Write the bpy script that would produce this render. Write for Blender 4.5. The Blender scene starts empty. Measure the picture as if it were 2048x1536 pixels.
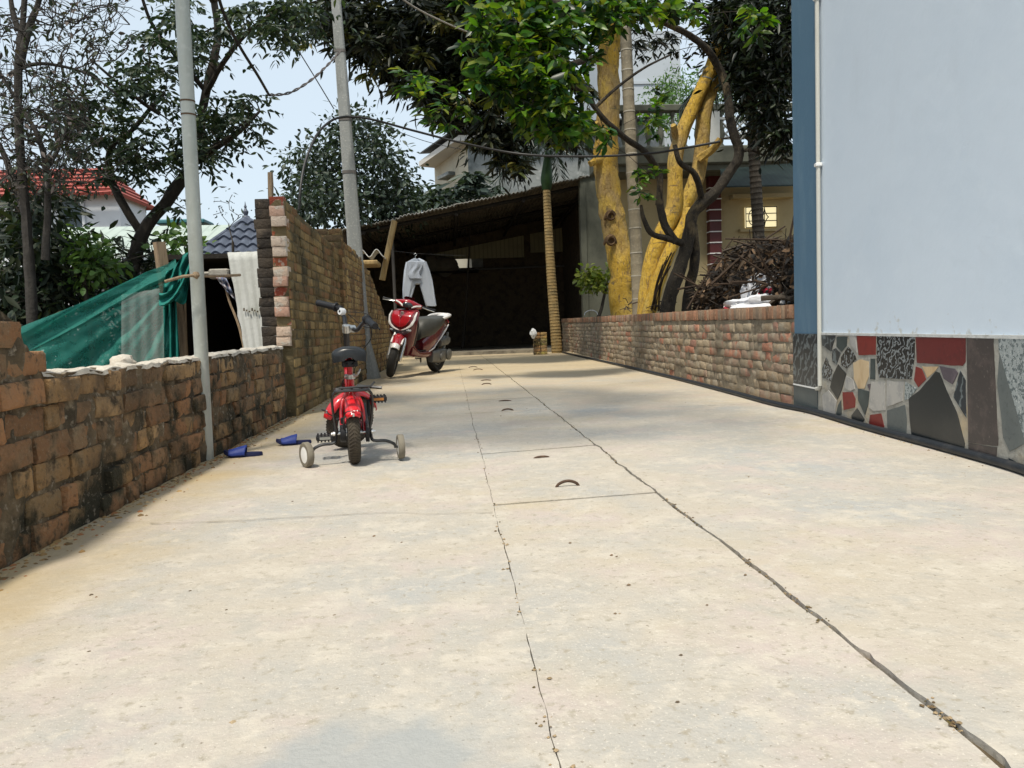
import bpy, bmesh, math, random
import numpy as np
from mathutils import Vector, Matrix, Euler, noise as mn

C = bpy.context.scene.collection
S = bpy.context.scene
R = math.radians
PI = math.pi
rnd = random.Random(7)

# ---------------------------------------------------------------- camera
FOC, EYE = 1539.0, 0.62                       # focal length in photo pixels, lens height
_a, _p, _r = R(4.45), R(4.1), 0.036           # yaw, pitch, roll
_f = Vector((math.sin(_a) * math.cos(_p), math.cos(_a) * math.cos(_p), -math.sin(_p)))
_r0 = Vector((math.cos(_a), -math.sin(_a), 0))
_u0 = _r0.cross(_f)
_rt = _r0 * math.cos(_r) - _u0 * math.sin(_r)
_up = _u0 * math.cos(_r) + _r0 * math.sin(_r)
cam_d = bpy.data.cameras.new('camera')
cam = bpy.data.objects.new('camera', cam_d)
C.objects.link(cam)
cam_d.sensor_width = 36
cam_d.lens = 36 * FOC / 2048
cam_d.clip_start = 0.02
cam_d.clip_end = 2000
cam.matrix_world = Matrix(((_rt.x, _up.x, -_f.x, 0), (_rt.y, _up.y, -_f.y, 0), (_rt.z, _up.z, -_f.z, EYE), (0, 0, 0, 1)))
S.camera = cam


def ray(px, py):
    return _f + _rt * ((px - 1024) / FOC) - _up * ((py - 768) / FOC)


def P(px, py, Y):
    """world point seen at photo pixel (px, py), standing Y metres down the drive"""
    d = ray(px, py)
    return Vector((0, 0, EYE)) + d * (Y / d.y)


def G(px, py, z=0.0):
    d = ray(px, py)
    return Vector((0, 0, EYE)) + d * ((z - EYE) / d.z)


# ---------------------------------------------------------------- light
SUN_EL, SUN_AZ = R(63), R(203)                # azimuth clockwise from +Y : left, slightly behind the camera
W = bpy.data.worlds.new('World')
S.world = W
W.use_nodes = True
nt = W.node_tree
bg = nt.nodes['Background']
sky = nt.nodes.new('ShaderNodeTexSky')
sky.sky_type = 'NISHITA'
sky.sun_disc = False
sky.sun_elevation = SUN_EL
sky.sun_rotation = SUN_AZ
sky.air_density = 1.0
sky.dust_density = 3.0
sky.ozone_density = 1.0
hz = nt.nodes.new('ShaderNodeMix')             # milky humid air: an even veil over the clear-sky model
hz.data_type = 'RGBA'
hz.inputs[0].default_value = 0.72
hz.inputs[7].default_value = (4.6, 5.25, 5.65, 1)
nt.links.new(sky.outputs[0], hz.inputs[6])
nt.links.new(hz.outputs[2], bg.inputs[0])
bg.inputs[1].default_value = 0.12
sl = bpy.data.lights.new('sun', 'SUN')
sl.energy = 2.8
sl.angle = R(6)
sl.color = (1.0, 0.93, 0.80)
so = bpy.data.objects.new('sun', sl)
C.objects.link(so)
sd = Vector((math.sin(SUN_AZ) * math.cos(SUN_EL), math.cos(SUN_AZ) * math.cos(SUN_EL), math.sin(SUN_EL)))
so.rotation_euler = sd.to_track_quat('Z', 'Y').to_euler()
so.location = (-6, -2, 12)
S.view_settings.view_transform = 'Standard'
S.view_settings.look = 'None'
S.view_settings.gamma = 1
S.view_settings.exposure = 0.63
S.cycles.max_bounces = 6
S.cycles.transparent_max_bounces = 12


# ---------------------------------------------------------------- materials
def mat(name, base, rough=0.8, layers=(), bump=None, bumpd=0.02, metal=0.0, spec=0.3, attr=False, coat=0.0, coord='Object', alpha=None,
        trans=None, emit=None, wave=None):
    """layers: (scale, colour, lo, hi[, detail[, stretch]]) blended over base through a noise"""
    m = bpy.data.materials.new(name)
    m.use_nodes = True
    n = m.node_tree
    N, L = n.nodes, n.links
    b = N['Principled BSDF']
    b.inputs['Roughness'].default_value = rough
    b.inputs['Metallic'].default_value = metal
    b.inputs['Specular IOR Level'].default_value = spec
    b.inputs['Coat Weight'].default_value = coat
    b.inputs['Coat Roughness'].default_value = 0.08
    tc = N.new('ShaderNodeTexCoord')
    cur = None

    def vec(stretch):
        if stretch is None:
            return tc.outputs[coord]
        mp = N.new('ShaderNodeMapping')
        mp.inputs['Scale'].default_value = stretch
        L.new(tc.outputs[coord], mp.inputs[0])
        return mp.outputs[0]

    def mix(a, bcol, fac, mode='MIX'):
        x = N.new('ShaderNodeMix')
        x.data_type = 'RGBA'
        x.blend_type = mode
        if fac is None:
            x.inputs[0].default_value = 1
        else:
            L.new(fac, x.inputs[0])
        for sock, v in ((x.inputs[6], a), (x.inputs[7], bcol)):
            if hasattr(v, 'links'):
                L.new(v, sock)
            else:
                sock.default_value = (*v, 1)
        return x.outputs[2]
    cur = base
    if attr:
        at = N.new('ShaderNodeAttribute')
        at.attribute_name = 'col'
        cur = mix(base, at.outputs[0], None, 'MULTIPLY')
    for ly in layers:
        sc, colr, lo, hi = ly[:4]
        nz = N.new('ShaderNodeTexNoise')
        nz.inputs['Scale'].default_value = sc
        nz.inputs['Detail'].default_value = ly[4] if len(ly) > 4 else 5
        nz.inputs['Roughness'].default_value = 0.62
        L.new(vec(ly[5] if len(ly) > 5 else None), nz.inputs['Vector'])
        mr = N.new('ShaderNodeMapRange')
        mr.inputs[1].default_value = lo
        mr.inputs[2].default_value = hi
        src = nz.outputs[0]
        if len(ly) > 6:                        # growth or splash that climbs from the ground: (height, gain)
            sp_ = N.new('ShaderNodeSeparateXYZ')
            L.new(tc.outputs[coord], sp_.inputs[0])
            m1_ = N.new('ShaderNodeMath')
            m1_.operation = 'MULTIPLY_ADD'
            L.new(sp_.outputs[2], m1_.inputs[0])
            m1_.inputs[1].default_value = -ly[6][1]
            m1_.inputs[2].default_value = ly[6][0] * ly[6][1]
            m1_.use_clamp = False
            m3_ = N.new('ShaderNodeMath')
            m3_.operation = 'ADD'
            L.new(m1_.outputs[0], m3_.inputs[0])
            L.new(src, m3_.inputs[1])
            src = m3_.outputs[0]
        L.new(src, mr.inputs[0])
        cur = mix(cur, colr, mr.outputs[0])
    if wave:
        wv = N.new('ShaderNodeTexWave')
        wv.bands_direction = wave[0]
        wv.inputs['Scale'].default_value = wave[1]
        wv.inputs['Distortion'].default_value = wave[2]
        wv.inputs['Detail'].default_value = 3
        wv.inputs['Detail Scale'].default_value = 2
        L.new(tc.outputs[coord], wv.inputs['Vector'])
        mr = N.new('ShaderNodeMapRange')
        mr.inputs[1].default_value = wave[4]
        mr.inputs[2].default_value = wave[5]
        L.new(wv.outputs[0], mr.inputs[0])
        cur = mix(cur, wave[3], mr.outputs[0])
    if hasattr(cur, 'links'):
        L.new(cur, b.inputs['Base Color'])
    else:
        b.inputs['Base Color'].default_value = (*cur, 1)
    if bump:
        nz = N.new('ShaderNodeTexNoise')
        nz.inputs['Scale'].default_value = bump[0]
        nz.inputs['Detail'].default_value = 6
        nz.inputs['Roughness'].default_value = 0.65
        L.new(vec(bump[2] if len(bump) > 2 else None), nz.inputs['Vector'])
        bp = N.new('ShaderNodeBump')
        bp.inputs['Strength'].default_value = bump[1]
        bp.inputs['Distance'].default_value = bumpd
        L.new(nz.outputs[0], bp.inputs['Height'])
        L.new(bp.outputs[0], b.inputs['Normal'])
    if alpha is not None:
        b.inputs['Alpha'].default_value = alpha
    if emit:
        b.inputs['Emission Color'].default_value = (*emit[:3], 1)
        b.inputs['Emission Strength'].default_value = emit[3]
    if trans is not None:                      # light coming through thin leaves or cloth
        tb = N.new('ShaderNodeBsdfTranslucent')
        if hasattr(cur, 'links'):
            tint = mix(cur, trans[1], None, 'MULTIPLY')
            L.new(tint, tb.inputs[0])
        else:
            tb.inputs[0].default_value = (*[c * t for c, t in zip(cur, trans[1])], 1)
        ms = N.new('ShaderNodeMixShader')
        ms.inputs[0].default_value = trans[0]
        L.new(b.outputs[0], ms.inputs[1])
        L.new(tb.outputs[0], ms.inputs[2])
        L.new(ms.outputs[0], N['Material Output'].inputs[0])
    return m


# ---------------------------------------------------------------- mesh helpers
class MB:
    def __init__(s):
        s.v, s.f, s.mi, s.c = [], [], [], []

    def add(s, vs, fs, mi=0, col=(1, 1, 1)):
        o = len(s.v)
        s.v += [tuple(x) for x in vs]
        s.f += [tuple(i + o for i in f) for f in fs]
        s.mi += [mi] * len(fs)
        s.c += [col] * len(vs)
        return s

    def box(s, c, d, rot=None, mi=0, col=(1, 1, 1), bev=0.0):
        x, y, z = d[0] / 2, d[1] / 2, d[2] / 2
        if bev:
            e = min(bev, x * .9, y * .9, z * .9)
            vs, fs = [], []
            for sz in (-1, 1):
                for ring in (0, 1):
                    ex = e if ring == (0 if sz < 0 else 1) else 0
                    zz = sz * (z if ring == (0 if sz < 0 else 1) else z - e)
                    a, b2 = x - ex, y - ex
                    k = e if not ex else e * .4
                    vs += [(-a + k, -b2, zz), (a - k, -b2, zz), (a, -b2 + k, zz), (a, b2 - k, zz), (a - k, b2, zz), (-a + k, b2, zz), (-a, b2 - k, zz), (-a, -b2 + k, zz)]
            for r in range(3):
                for i in range(8):
                    j = (i + 1) % 8
                    fs.append((r * 8 + i, r * 8 + j, r * 8 + 8 + j, r * 8 + 8 + i))
            fs.append(tuple(range(7, -1, -1)))
            fs.append(tuple(range(24, 32)))
        else:
            vs = [(sx * x, sy * y, sz * z) for sz in (-1, 1) for sy in (-1, 1) for sx in (-1, 1)]
            fs = [(0, 2, 3, 1), (4, 5, 7, 6), (0, 1, 5, 4), (2, 6, 7, 3), (0, 4, 6, 2), (1, 3, 7, 5)]
        mtx = rot if isinstance(rot, Matrix) else (Euler(rot).to_matrix() if rot else Matrix.Identity(3))
        c = Vector(c)
        return s.add([mtx @ Vector(p) + c for p in vs], fs, mi, col)

    def tube(s, pts, rad, n=8, mi=0, col=(1, 1, 1), cap=True, jit=0.0):
        pts = [Vector(p) for p in pts]
        if not hasattr(rad, '__len__'):
            rad = [rad] * len(pts)
        vs, fs = [], []
        prev = None
        for i, p in enumerate(pts):
            t = (pts[min(i + 1, len(pts) - 1)] - pts[max(i - 1, 0)]).normalized()
            if prev is None:
                a = Vector((0, 0, 1)) if abs(t.z) < .9 else Vector((1, 0, 0))
                u = t.cross(a).normalized()
            else:
                u = (prev - t * prev.dot(t)).normalized()
            prev = u
            w = t.cross(u)
            for k in range(n):
                an = 2 * PI * k / n
                r = rad[i] * (1 + (jit * mn.noise(p * 6 + Vector((math.cos(an), math.sin(an), 0)) * 1.7) if jit else 0))
                vs.append(p + (u * math.cos(an) + w * math.sin(an)) * r)
        for i in range(len(pts) - 1):
            for k in range(n):
                l = (k + 1) % n
                fs.append((i * n + k, i * n + l, i * n + n + l, i * n + n + k))
        if cap:
            fs.append(tuple(range(n - 1, -1, -1)))
            fs.append(tuple(range((len(pts) - 1) * n, len(pts) * n)))
        return s.add(vs, fs, mi, col)

    def lathe(s, prof, c=(0, 0, 0), axis='Z', n=24, mi=0, closed=False, rot=None, col=(1, 1, 1)):
        """prof: (radius, height) pairs"""
        vs, fs = [], []
        c = Vector(c)
        for r, h in prof:
            for k in range(n):
                a = 2 * PI * k / n
                x, y = r * math.cos(a), r * math.sin(a)
                v = Vector((x, y, h)) if axis == 'Z' else (Vector((h, x, y)) if axis == 'X' else Vector((y, h, x)))
                if rot is not None:
                    v = rot @ v
                vs.append(v + c)
        m = len(prof)
        for i in range(m if closed else m - 1):
            j = (i + 1) % m
            for k in range(n):
                l = (k + 1) % n
                fs.append((i * n + k, i * n + l, j * n + l, j * n + k))
        if not closed:
            fs.append(tuple(range(n - 1, -1, -1)))
            fs.append(tuple(range((m - 1) * n, m * n)))
        return s.add(vs, fs, mi, col)

    def loft(s, rings, mi=0, cap=True, closed=True, col=(1, 1, 1)):
        n = len(rings[0])
        vs = [p for r in rings for p in r]
        fs = []
        for i in range(len(rings) - 1):
            for k in range(n if closed else n - 1):
                l = (k + 1) % n
                fs.append((i * n + k, i * n + l, i * n + n + l, i * n + n + k))
        if cap and closed:
            fs.append(tuple(range(n - 1, -1, -1)))
            fs.append(tuple(range((len(rings) - 1) * n, len(rings) * n)))
        return s.add(vs, fs, mi, col)

    def prism(s, poly, off, mi=0, col=(1, 1, 1)):
        off = Vector(off)
        n = len(poly)
        vs = [Vector(p) for p in poly] + [Vector(p) + off for p in poly]
        fs = [tuple(range(n - 1, -1, -1)), tuple(range(n, 2 * n))] + [(i, (i + 1) % n, (i + 1) % n + n, i + n) for i in range(n)]
        return s.add(vs, fs, mi, col)

    def grid(s, fn, nu, nv, mi=0, col=(1, 1, 1)):
        vs = [fn(i / nu, j / nv) for j in range(nv + 1) for i in range(nu + 1)]
        fs = [(j * (nu + 1) + i, j * (nu + 1) + i + 1, (j + 1) * (nu + 1) + i + 1, (j + 1) * (nu + 1) + i) for j in range(nv) for i in range(nu)]
        return s.add(vs, fs, mi, col)

    def xform(s, m, start=0):
        for i in range(start, len(s.v)):
            s.v[i] = tuple(m @ Vector(s.v[i]))
        return s

    def build(s, name, mats, parent=None, smooth=False, recalc=True, solid=0.0):
        me = bpy.data.meshes.new(name)
        me.from_pydata(s.v, [], s.f)
        mats = mats if isinstance(mats, (list, tuple)) else [mats]
        for m in mats:
            me.materials.append(m)
        me.polygons.foreach_set('material_index', s.mi)
        if any(c != (1, 1, 1) for c in s.c):
            at = me.color_attributes.new('col', 'FLOAT_COLOR', 'POINT')
            at.data.foreach_set('color', np.hstack([np.array(s.c, dtype=np.float32), np.ones((len(s.c), 1), np.float32)]).ravel())
        if recalc:
            bm = bmesh.new()
            bm.from_mesh(me)
            bmesh.ops.recalc_face_normals(bm, faces=bm.faces)
            bm.to_mesh(me)
            bm.free()
        if smooth:
            me.polygons.foreach_set('use_smooth', [True] * len(me.polygons))
            try:
                me.set_sharp_from_angle(angle=R(42))
            except Exception:
                pass
        me.update()
        o = bpy.data.objects.new(name, me)
        C.objects.link(o)
        if parent is not None:
            attach(o, parent)
        if solid:
            md = o.modifiers.new('solid', 'SOLIDIFY')
            md.thickness = solid
            md.offset = 0
        return o


ROOTM = {}


def attach(o, parent):
    o.parent = parent
    if parent.name in ROOTM:
        o.matrix_parent_inverse = ROOTM[parent.name]


def thing(name, label, cat, loc=(0, 0, 0), rotz=0.0, group=None, local=False):
    """an Empty at the base of a thing; local=True: its parts are modelled about its own origin"""
    o = bpy.data.objects.new(name, None)
    C.objects.link(o)
    o.location = loc
    o.rotation_euler = (0, 0, rotz)
    o['label'] = label
    o['category'] = cat
    if group:
        o['group'] = group
    if not local:
        ROOTM[o.name] = (Matrix.Translation(Vector(loc)) @ Matrix.Rotation(rotz, 4, 'Z')).inverted()
    return o


def tag(o, label, cat, group=None, kind=None):
    o['label'] = label
    o['category'] = cat
    if group:
        o['group'] = group
    if kind:
        o['kind'] = kind
    return o


def struct(o):
    o['kind'] = 'structure'
    return o


def curve(pts, n=6):
    """Catmull-Rom through pts"""
    pts = [Vector(p) for p in pts]
    out = []
    for i in range(len(pts) - 1):
        a, b, c, d = pts[max(i - 1, 0)], pts[i], pts[i + 1], pts[min(i + 2, len(pts) - 1)]
        for k in range(n):
            t = k / n
            out.append(0.5 * ((2 * b) + (c - a) * t + (2 * a - 5 * b + 4 * c - d) * t * t + (3 * b - a - 3 * c + d) * t ** 3))
    out.append(pts[-1])
    return out


def lerp(a, b, t):
    return a + (b - a) * t


def interp(xs, ys, x):
    return float(np.interp(x, xs, ys))


# ================================================================ materials in use
M_soil = mat('soil', (0.16, 0.12, 0.075), 0.95, [(2.5, (0.09, 0.07, 0.045), .45, .65), (14, (0.24, 0.19, 0.12), .55, .75)], (30, .6))
M_gap = mat('joint_dirt', (0.10, 0.075, 0.045), 0.95, [(9, (0.20, 0.16, 0.09), .5, .7)], (60, .6))
M_galv = mat('galvanised_steel', (0.42, 0.44, 0.40), 0.42, [(6, (0.30, 0.31, 0.27), .45, .7, 6, (1, 1, .25)), (30, (0.50, 0.51, 0.47), .55, .8)], (40, .15), metal=.35)
M_concpole = mat('pole_concrete', (0.27, 0.28, 0.27), 0.85, [(5, (0.18, 0.185, 0.17), .5, .75, 6, (1, 1, .3)), (40, (0.45, 0.45, 0.41), .55, .75)], (50, .3))
M_black = mat('black_rubber', (0.022, 0.021, 0.02), 0.6, [(20, (0.05, 0.045, 0.04), .55, .8)])
M_blackgl = mat('black_gloss', (0.012, 0.012, 0.013), 0.25, spec=.5)
M_cable = mat('cable_sheath', (0.02, 0.02, 0.02), 0.5)
M_wood = mat('weathered_wood', (0.30, 0.22, 0.14), 0.85, [(6, (0.17, 0.12, 0.08), .45, .7, 6, (6, 6, .5))], (30, .4, (5, 5, .6)))
M_woodyel = mat('fresh_timber', (0.36, 0.25, 0.11), 0.8, [(6, (0.22, 0.15, 0.07), .5, .7, 5, (6, 6, .5))], (30, .3, (5, 5, .6)))
M_silver = mat('bright_metal', (0.62, 0.62, 0.60), 0.3, metal=.9)
M_white = mat('white_plastic', (0.75, 0.75, 0.74), 0.45)

# ================================================================ ground
def concrete(name, shift):
    m = mat(name, (0.43, 0.385, 0.32), 0.86, [
        (1.0, (0.35, 0.352, 0.34), .43, .62, 8),
        (0.55, (0.45, 0.385, 0.285), .50, .62, 8),
        (2.3, (0.445, 0.385, 0.345), .50, .64, 9),
        (5.5, (0.50, 0.455, 0.385), .50, .70, 12),
        (8, (0.38, 0.355, 0.31), .55, .70, 11),
        (22, (0.50, 0.455, 0.385), .54, .72, 10),
        (34, (0.33, 0.295, 0.235), .56, .68, 9),
        (70, (0.24, 0.21, 0.165), .63, .71, 4),
        (190, (0.58, 0.54, 0.47), .60, .70, 3)], (55, .32))
    n = m.node_tree
    for nd in n.nodes:
        if nd.type == 'TEX_NOISE' and not nd.inputs['Vector'].links[0].from_node.type == 'MAPPING':
            pass
    b = n.nodes['Principled BSDF']
    src = b.inputs['Base Color'].links[0].from_socket
    tc = [x for x in n.nodes if x.type == 'TEX_COORD'][0]
    # ochre soil washed along the left wall, following where it has drifted
    sep = n.nodes.new('ShaderNodeSeparateXYZ')
    n.links.new(tc.outputs['Object'], sep.inputs[0])
    nz = n.nodes.new('ShaderNodeTexNoise')
    nz.inputs['Scale'].default_value = 2.3
    nz.inputs['Detail'].default_value = 8
    n.links.new(tc.outputs['Object'], nz.inputs['Vector'])
    ad = n.nodes.new('ShaderNodeMath')
    ad.operation = 'MULTIPLY_ADD'
    n.links.new(nz.outputs[0], ad.inputs[0])
    ad.inputs[1].default_value = 0.9
    n.links.new(sep.outputs[0], ad.inputs[2])
    mr = n.nodes.new('ShaderNodeMapRange')
    n.links.new(ad.outputs[0], mr.inputs[0])
    mr.inputs[1].default_value = -0.35
    mr.inputs[2].default_value = -0.85
    mr.inputs[3].default_value = 0
    mr.inputs[4].default_value = 0.85
    mx = n.nodes.new('ShaderNodeMix')
    mx.data_type = 'RGBA'
    n.links.new(mr.outputs[0], mx.inputs[0])
    n.links.new(src, mx.inputs[6])
    mx.inputs[7].default_value = (0.40, 0.30, 0.155, 1)
    # colour turns yellower towards the far end of the drive
    mr2 = n.nodes.new('ShaderNodeMapRange')
    ad2 = n.nodes.new('ShaderNodeMath')
    ad2.operation = 'MULTIPLY_ADD'
    n.links.new(nz.outputs[0], ad2.inputs[0])
    ad2.inputs[1].default_value = 6.0
    n.links.new(sep.outputs[1], ad2.inputs[2])
    n.links.new(ad2.outputs[0], mr2.inputs[0])
    mr2.inputs[1].default_value = 8
    mr2.inputs[2].default_value = 15
    mr2.inputs[3].default_value = 0
    mr2.inputs[4].default_value = 0.75
    mx2 = n.nodes.new('ShaderNodeMix')
    mx2.data_type = 'RGBA'
    n.links.new(mr2.outputs[0], mx2.inputs[0])
    n.links.new(mx.outputs[2], mx2.inputs[6])
    mx2.inputs[7].default_value = (0.44, 0.345, 0.20, 1)
    # foreground shade painted into the concrete colour as a grey patch
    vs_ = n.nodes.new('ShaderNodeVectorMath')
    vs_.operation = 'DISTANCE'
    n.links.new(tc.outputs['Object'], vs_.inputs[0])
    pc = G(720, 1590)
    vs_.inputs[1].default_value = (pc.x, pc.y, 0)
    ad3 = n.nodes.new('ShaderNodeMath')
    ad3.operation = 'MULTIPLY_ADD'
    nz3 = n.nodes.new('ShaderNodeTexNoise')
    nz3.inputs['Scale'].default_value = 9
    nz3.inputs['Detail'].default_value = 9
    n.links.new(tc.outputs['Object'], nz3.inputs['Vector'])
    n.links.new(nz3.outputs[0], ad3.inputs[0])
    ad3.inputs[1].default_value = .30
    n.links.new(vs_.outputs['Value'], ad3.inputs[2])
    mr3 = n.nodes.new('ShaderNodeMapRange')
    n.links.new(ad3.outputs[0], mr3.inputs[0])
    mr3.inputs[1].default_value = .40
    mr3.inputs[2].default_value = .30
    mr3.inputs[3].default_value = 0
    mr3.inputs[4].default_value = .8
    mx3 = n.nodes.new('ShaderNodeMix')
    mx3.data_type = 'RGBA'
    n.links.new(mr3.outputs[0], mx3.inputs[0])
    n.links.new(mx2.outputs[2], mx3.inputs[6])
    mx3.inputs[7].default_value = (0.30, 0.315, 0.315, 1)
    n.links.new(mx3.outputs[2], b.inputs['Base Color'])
    return m


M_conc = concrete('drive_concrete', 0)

g = MB()
g.grid(lambda u, v: (lerp(-400, 400, u), lerp(-60, 900, v), -0.06), 8, 8)
struct(g.build('ground', M_soil))
g = MB()
g.grid(lambda u, v: (lerp(-1.5, 3.3, u), lerp(-2, 19.6, v), -0.013), 4, 8)
struct(g.build('drive_bed', M_gap))

XL, XR = 0.13, 0.735                          # the two long joints either side of the drain covers
jl = np.random.RandomState(3)


def wob(y, seed, amp):
    return amp * (mn.noise(Vector((y * 2.2, seed, 0))) + .6 * mn.noise(Vector((y * 9, seed, 5))) + .5 * mn.noise(Vector((y * 27, seed, 9))))


def jointL(y, side):
    w = 0.0006 + 0.0016 * abs(mn.noise(Vector((y * 1.7, 3, 3)))) + 0.002 * abs(mn.noise(Vector((y * 40, 1, 8))))
    return XL + wob(y, 1.5, .007) + side * w


def jointR(y, side):
    w = 0.0026 + 0.0045 * abs(mn.noise(Vector((y * 1.4, 8, 3)))) + 0.003 * abs(mn.noise(Vector((y * 35, 4, 8))))
    ch = mn.noise(Vector((y * 6.5, 2 + side, 14)))
    w += .016 * max(0, ch - .22) + .006 * max(0, mn.noise(Vector((y * 23, 5 + side, 3))))
    if 0.9 < y < 1.35:
        w += .003
    return XR + wob(y, 7.5, .010) + side * w


ys = list(np.concatenate([np.arange(-2, 0.6, .2), np.arange(.6, 6, .025), np.arange(6, 12, .06), np.arange(12, 19.61, .2)]))


def strip(name, fx0, fx1, yy, ztop=0.0, th=.03):
    m = MB()
    n = len(yy)
    vs = []
    for y in yy:
        a, b = fx0(y), fx1(y)
        vs += [(a, y, ztop - th), (a, y, ztop), (b, y, ztop), (b, y, ztop - th)]
    fs = []
    for i in range(n - 1):
        for k in (0, 1, 2):
            fs.append((i * 4 + k, i * 4 + k + 1, i * 4 + 5 + k, i * 4 + 4 + k))
    fs += [(0, 1, 2, 3), ((n - 1) * 4 + 3, (n - 1) * 4 + 2, (n - 1) * 4 + 1, (n - 1) * 4)]
    m.add(vs, fs)
    return m.build(name, M_conc)


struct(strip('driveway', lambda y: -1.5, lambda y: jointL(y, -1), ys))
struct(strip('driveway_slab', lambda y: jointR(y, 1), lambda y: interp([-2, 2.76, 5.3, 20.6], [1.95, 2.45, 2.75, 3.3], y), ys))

# hairline cracks: thin raised-nothing ribbons of dirt settled in the concrete
M_crack = mat('crack_dirt', (0.13, 0.10, 0.065), 0.95, [(25, (0.26, 0.21, 0.14), .45, .65)])
def crack(name, pts, w, z=0.004):
    c = curve([Vector((p[0], p[1], z)) for p in pts], 14)
    m = MB()
    vs, fs = [], []
    for i, p in enumerate(c):
        j = Vector((mn.noise(p * 8) * .008, mn.noise(p * 8 + Vector((9, 0, 0))) * .012, 0))
        ww = w * (0.35 + 1.2 * abs(mn.noise(p * 13)))
        t = (c[min(i + 1, len(c) - 1)] - c[max(i - 1, 0)]).normalized()
        nn = Vector((-t.y, t.x, 0))
        vs += [p + j + nn * ww, p + j - nn * ww]
    fs = [(2 * i, 2 * i + 1, 2 * i + 3, 2 * i + 2) for i in range(len(c) - 1)]
    m.add(vs, fs)
    return struct(m.build(name, M_crack))


crack('driveway_crack', [G(300, 1048), G(420, 1045), G(600, 1036), G(780, 1027), G(870, 1030), G(985, 1027)], .0022)
crack('driveway_crack', [G(1320, 815), G(1420, 812), G(1500, 808)], .005)
crack('driveway_crack', [G(930, 828), G(1020, 823), G(1095, 820)], .006)

# drain covers between the joints, each a slab with two rebar handles
M_rebar = mat('rusty_rebar', (0.075, 0.045, 0.03), 0.8, [(30, (0.16, 0.10, 0.065), .5, .75)])
tr = [(-2.0, -2.0), (G(985, 1010).y, G(1305, 985).y), (G(962, 908).y, G(1190, 890).y), (G(937, 800).y, G(1065, 795).y), (G(925, 757).y, G(1025, 755).y), (12.4, 12.5), (15.4, 15.5), (19.3, 19.4)]


def drain_cover(i, label):
    (a0, a1), (b0, b1) = tr[i], tr[i + 1]
    gp = 0.009
    root = thing('drain_cover', label, 'drain cover', (0.43, a0 + .3, 0), 0, 'concrete drain covers along the drive')
    m = MB()
    n = 60
    nx = 12
    vs = []

    def yrow(t, which):
        A = lerp(a0, a1, t) + gp + abs(wob(t * 3, i + 20.3, .012)) * .5
        B = lerp(b0, b1, t) - gp - abs(wob(t * 3, i + 40.3, .010)) * .5
        return A, B
    for j in range(n + 1):
        for k in range(nx + 1):
            t = k / nx
            A, B = yrow(t, 0)
            y = lerp(A, B, j / n)
            x = lerp(jointL(y, 1), jointR(y, -1), t)
            vs.append((x, y, -0.001))
    fs = [(j * (nx + 1) + k, j * (nx + 1) + k + 1, (j + 1) * (nx + 1) + k + 1, (j + 1) * (nx + 1) + k) for j in range(n) for k in range(nx)]
    loop = [k for k in range(nx + 1)] + [j * (nx + 1) + nx for j in range(1, n + 1)] + [n * (nx + 1) + k for k in range(nx - 1, -1, -1)] + [j * (nx + 1) for j in range(n - 1, 0, -1)]
    o = len(vs)
    vs += [(vs[q][0], vs[q][1], -.032) for q in loop]
    for q in range(len(loop)):
        r2 = (q + 1) % len(loop)
        fs.append((loop[q], o + q, o + r2, loop[r2]))
    m.add(vs, fs)
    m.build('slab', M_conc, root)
    return root


lab = ['long pale concrete drain cover nearest, running out of the bottom of the photo',
       'concrete drain cover with the high arched rebar handle nearest the camera',
       'concrete drain cover lying across the blue-grey shade patch of the drive',
       'concrete drain cover beyond the shade, level with the scooter front wheel',
       'concrete drain cover level with the rear of the red scooter',
       'concrete drain cover just before the dark carport',
       'last concrete drain cover, running into the carport floor']
covers = [drain_cover(i, lab[i]) for i in range(7)]


def handle(root, c, w, h, ang, bend=0.0):
    m = MB()
    pts = []
    for k in range(13):
        t = k / 12
        x = (t - .5) * w
        z = h * (math.sin(PI * t) ** .55) - .004
        p = Vector((x, bend * math.sin(PI * t), z))
        pts.append(Matrix.Rotation(ang, 3, 'Z') @ p + Vector((c.x, c.y, 0)))
    m.tube(pts, .0058, 8)
    m.build('handle', M_rebar, root, True)


for ci, (px, py), w, h, ang in [(1, (1135, 972), .092, .024, R(6)), (1, (1083, 915), .075, .008, R(10)), (2, (1015, 821), .09, .016, R(4)), (2, (1010, 802), .11, .008, R(-4)),
                                (3, (973, 769), .11, .018, 0), (3, (972, 761), .13, .012, 0), (4, (956, 740), .15, .02, 0), (4, (946, 735), .15, .02, 0)]:
    handle(covers[ci], G(px, py), w, h, ang)

# pebbles, leaf crumbs and mortar bits: far too many to count
M_peb = mat('pebble_mix', (0.22, 0.18, 0.13), 0.9, attr=True)
m = MB()
rs = random.Random(11)


def pebble(m, c, r, col):
    vs = []
    for (x, y, z) in [(1, 0, 0), (-1, 0, 0), (0, 1, 0), (0, -1, 0), (0, 0, 1), (0, 0, -.4), (.6, .6, .4), (-.6, -.6, .5)]:
        q = r * rs.uniform(.7, 1.2)
        vs.append((c[0] + x * q, c[1] + y * q, c[2] + max(z * q * .6, -.3 * r)))
    m.add(vs, [(0, 6, 4), (6, 2, 4), (2, 1, 4), (1, 7, 4), (7, 3, 4), (3, 0, 4), (0, 2, 6), (1, 3, 7), (0, 5, 2), (2, 5, 1), (1, 5, 3), (3, 5, 0)], 0, col)


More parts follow.
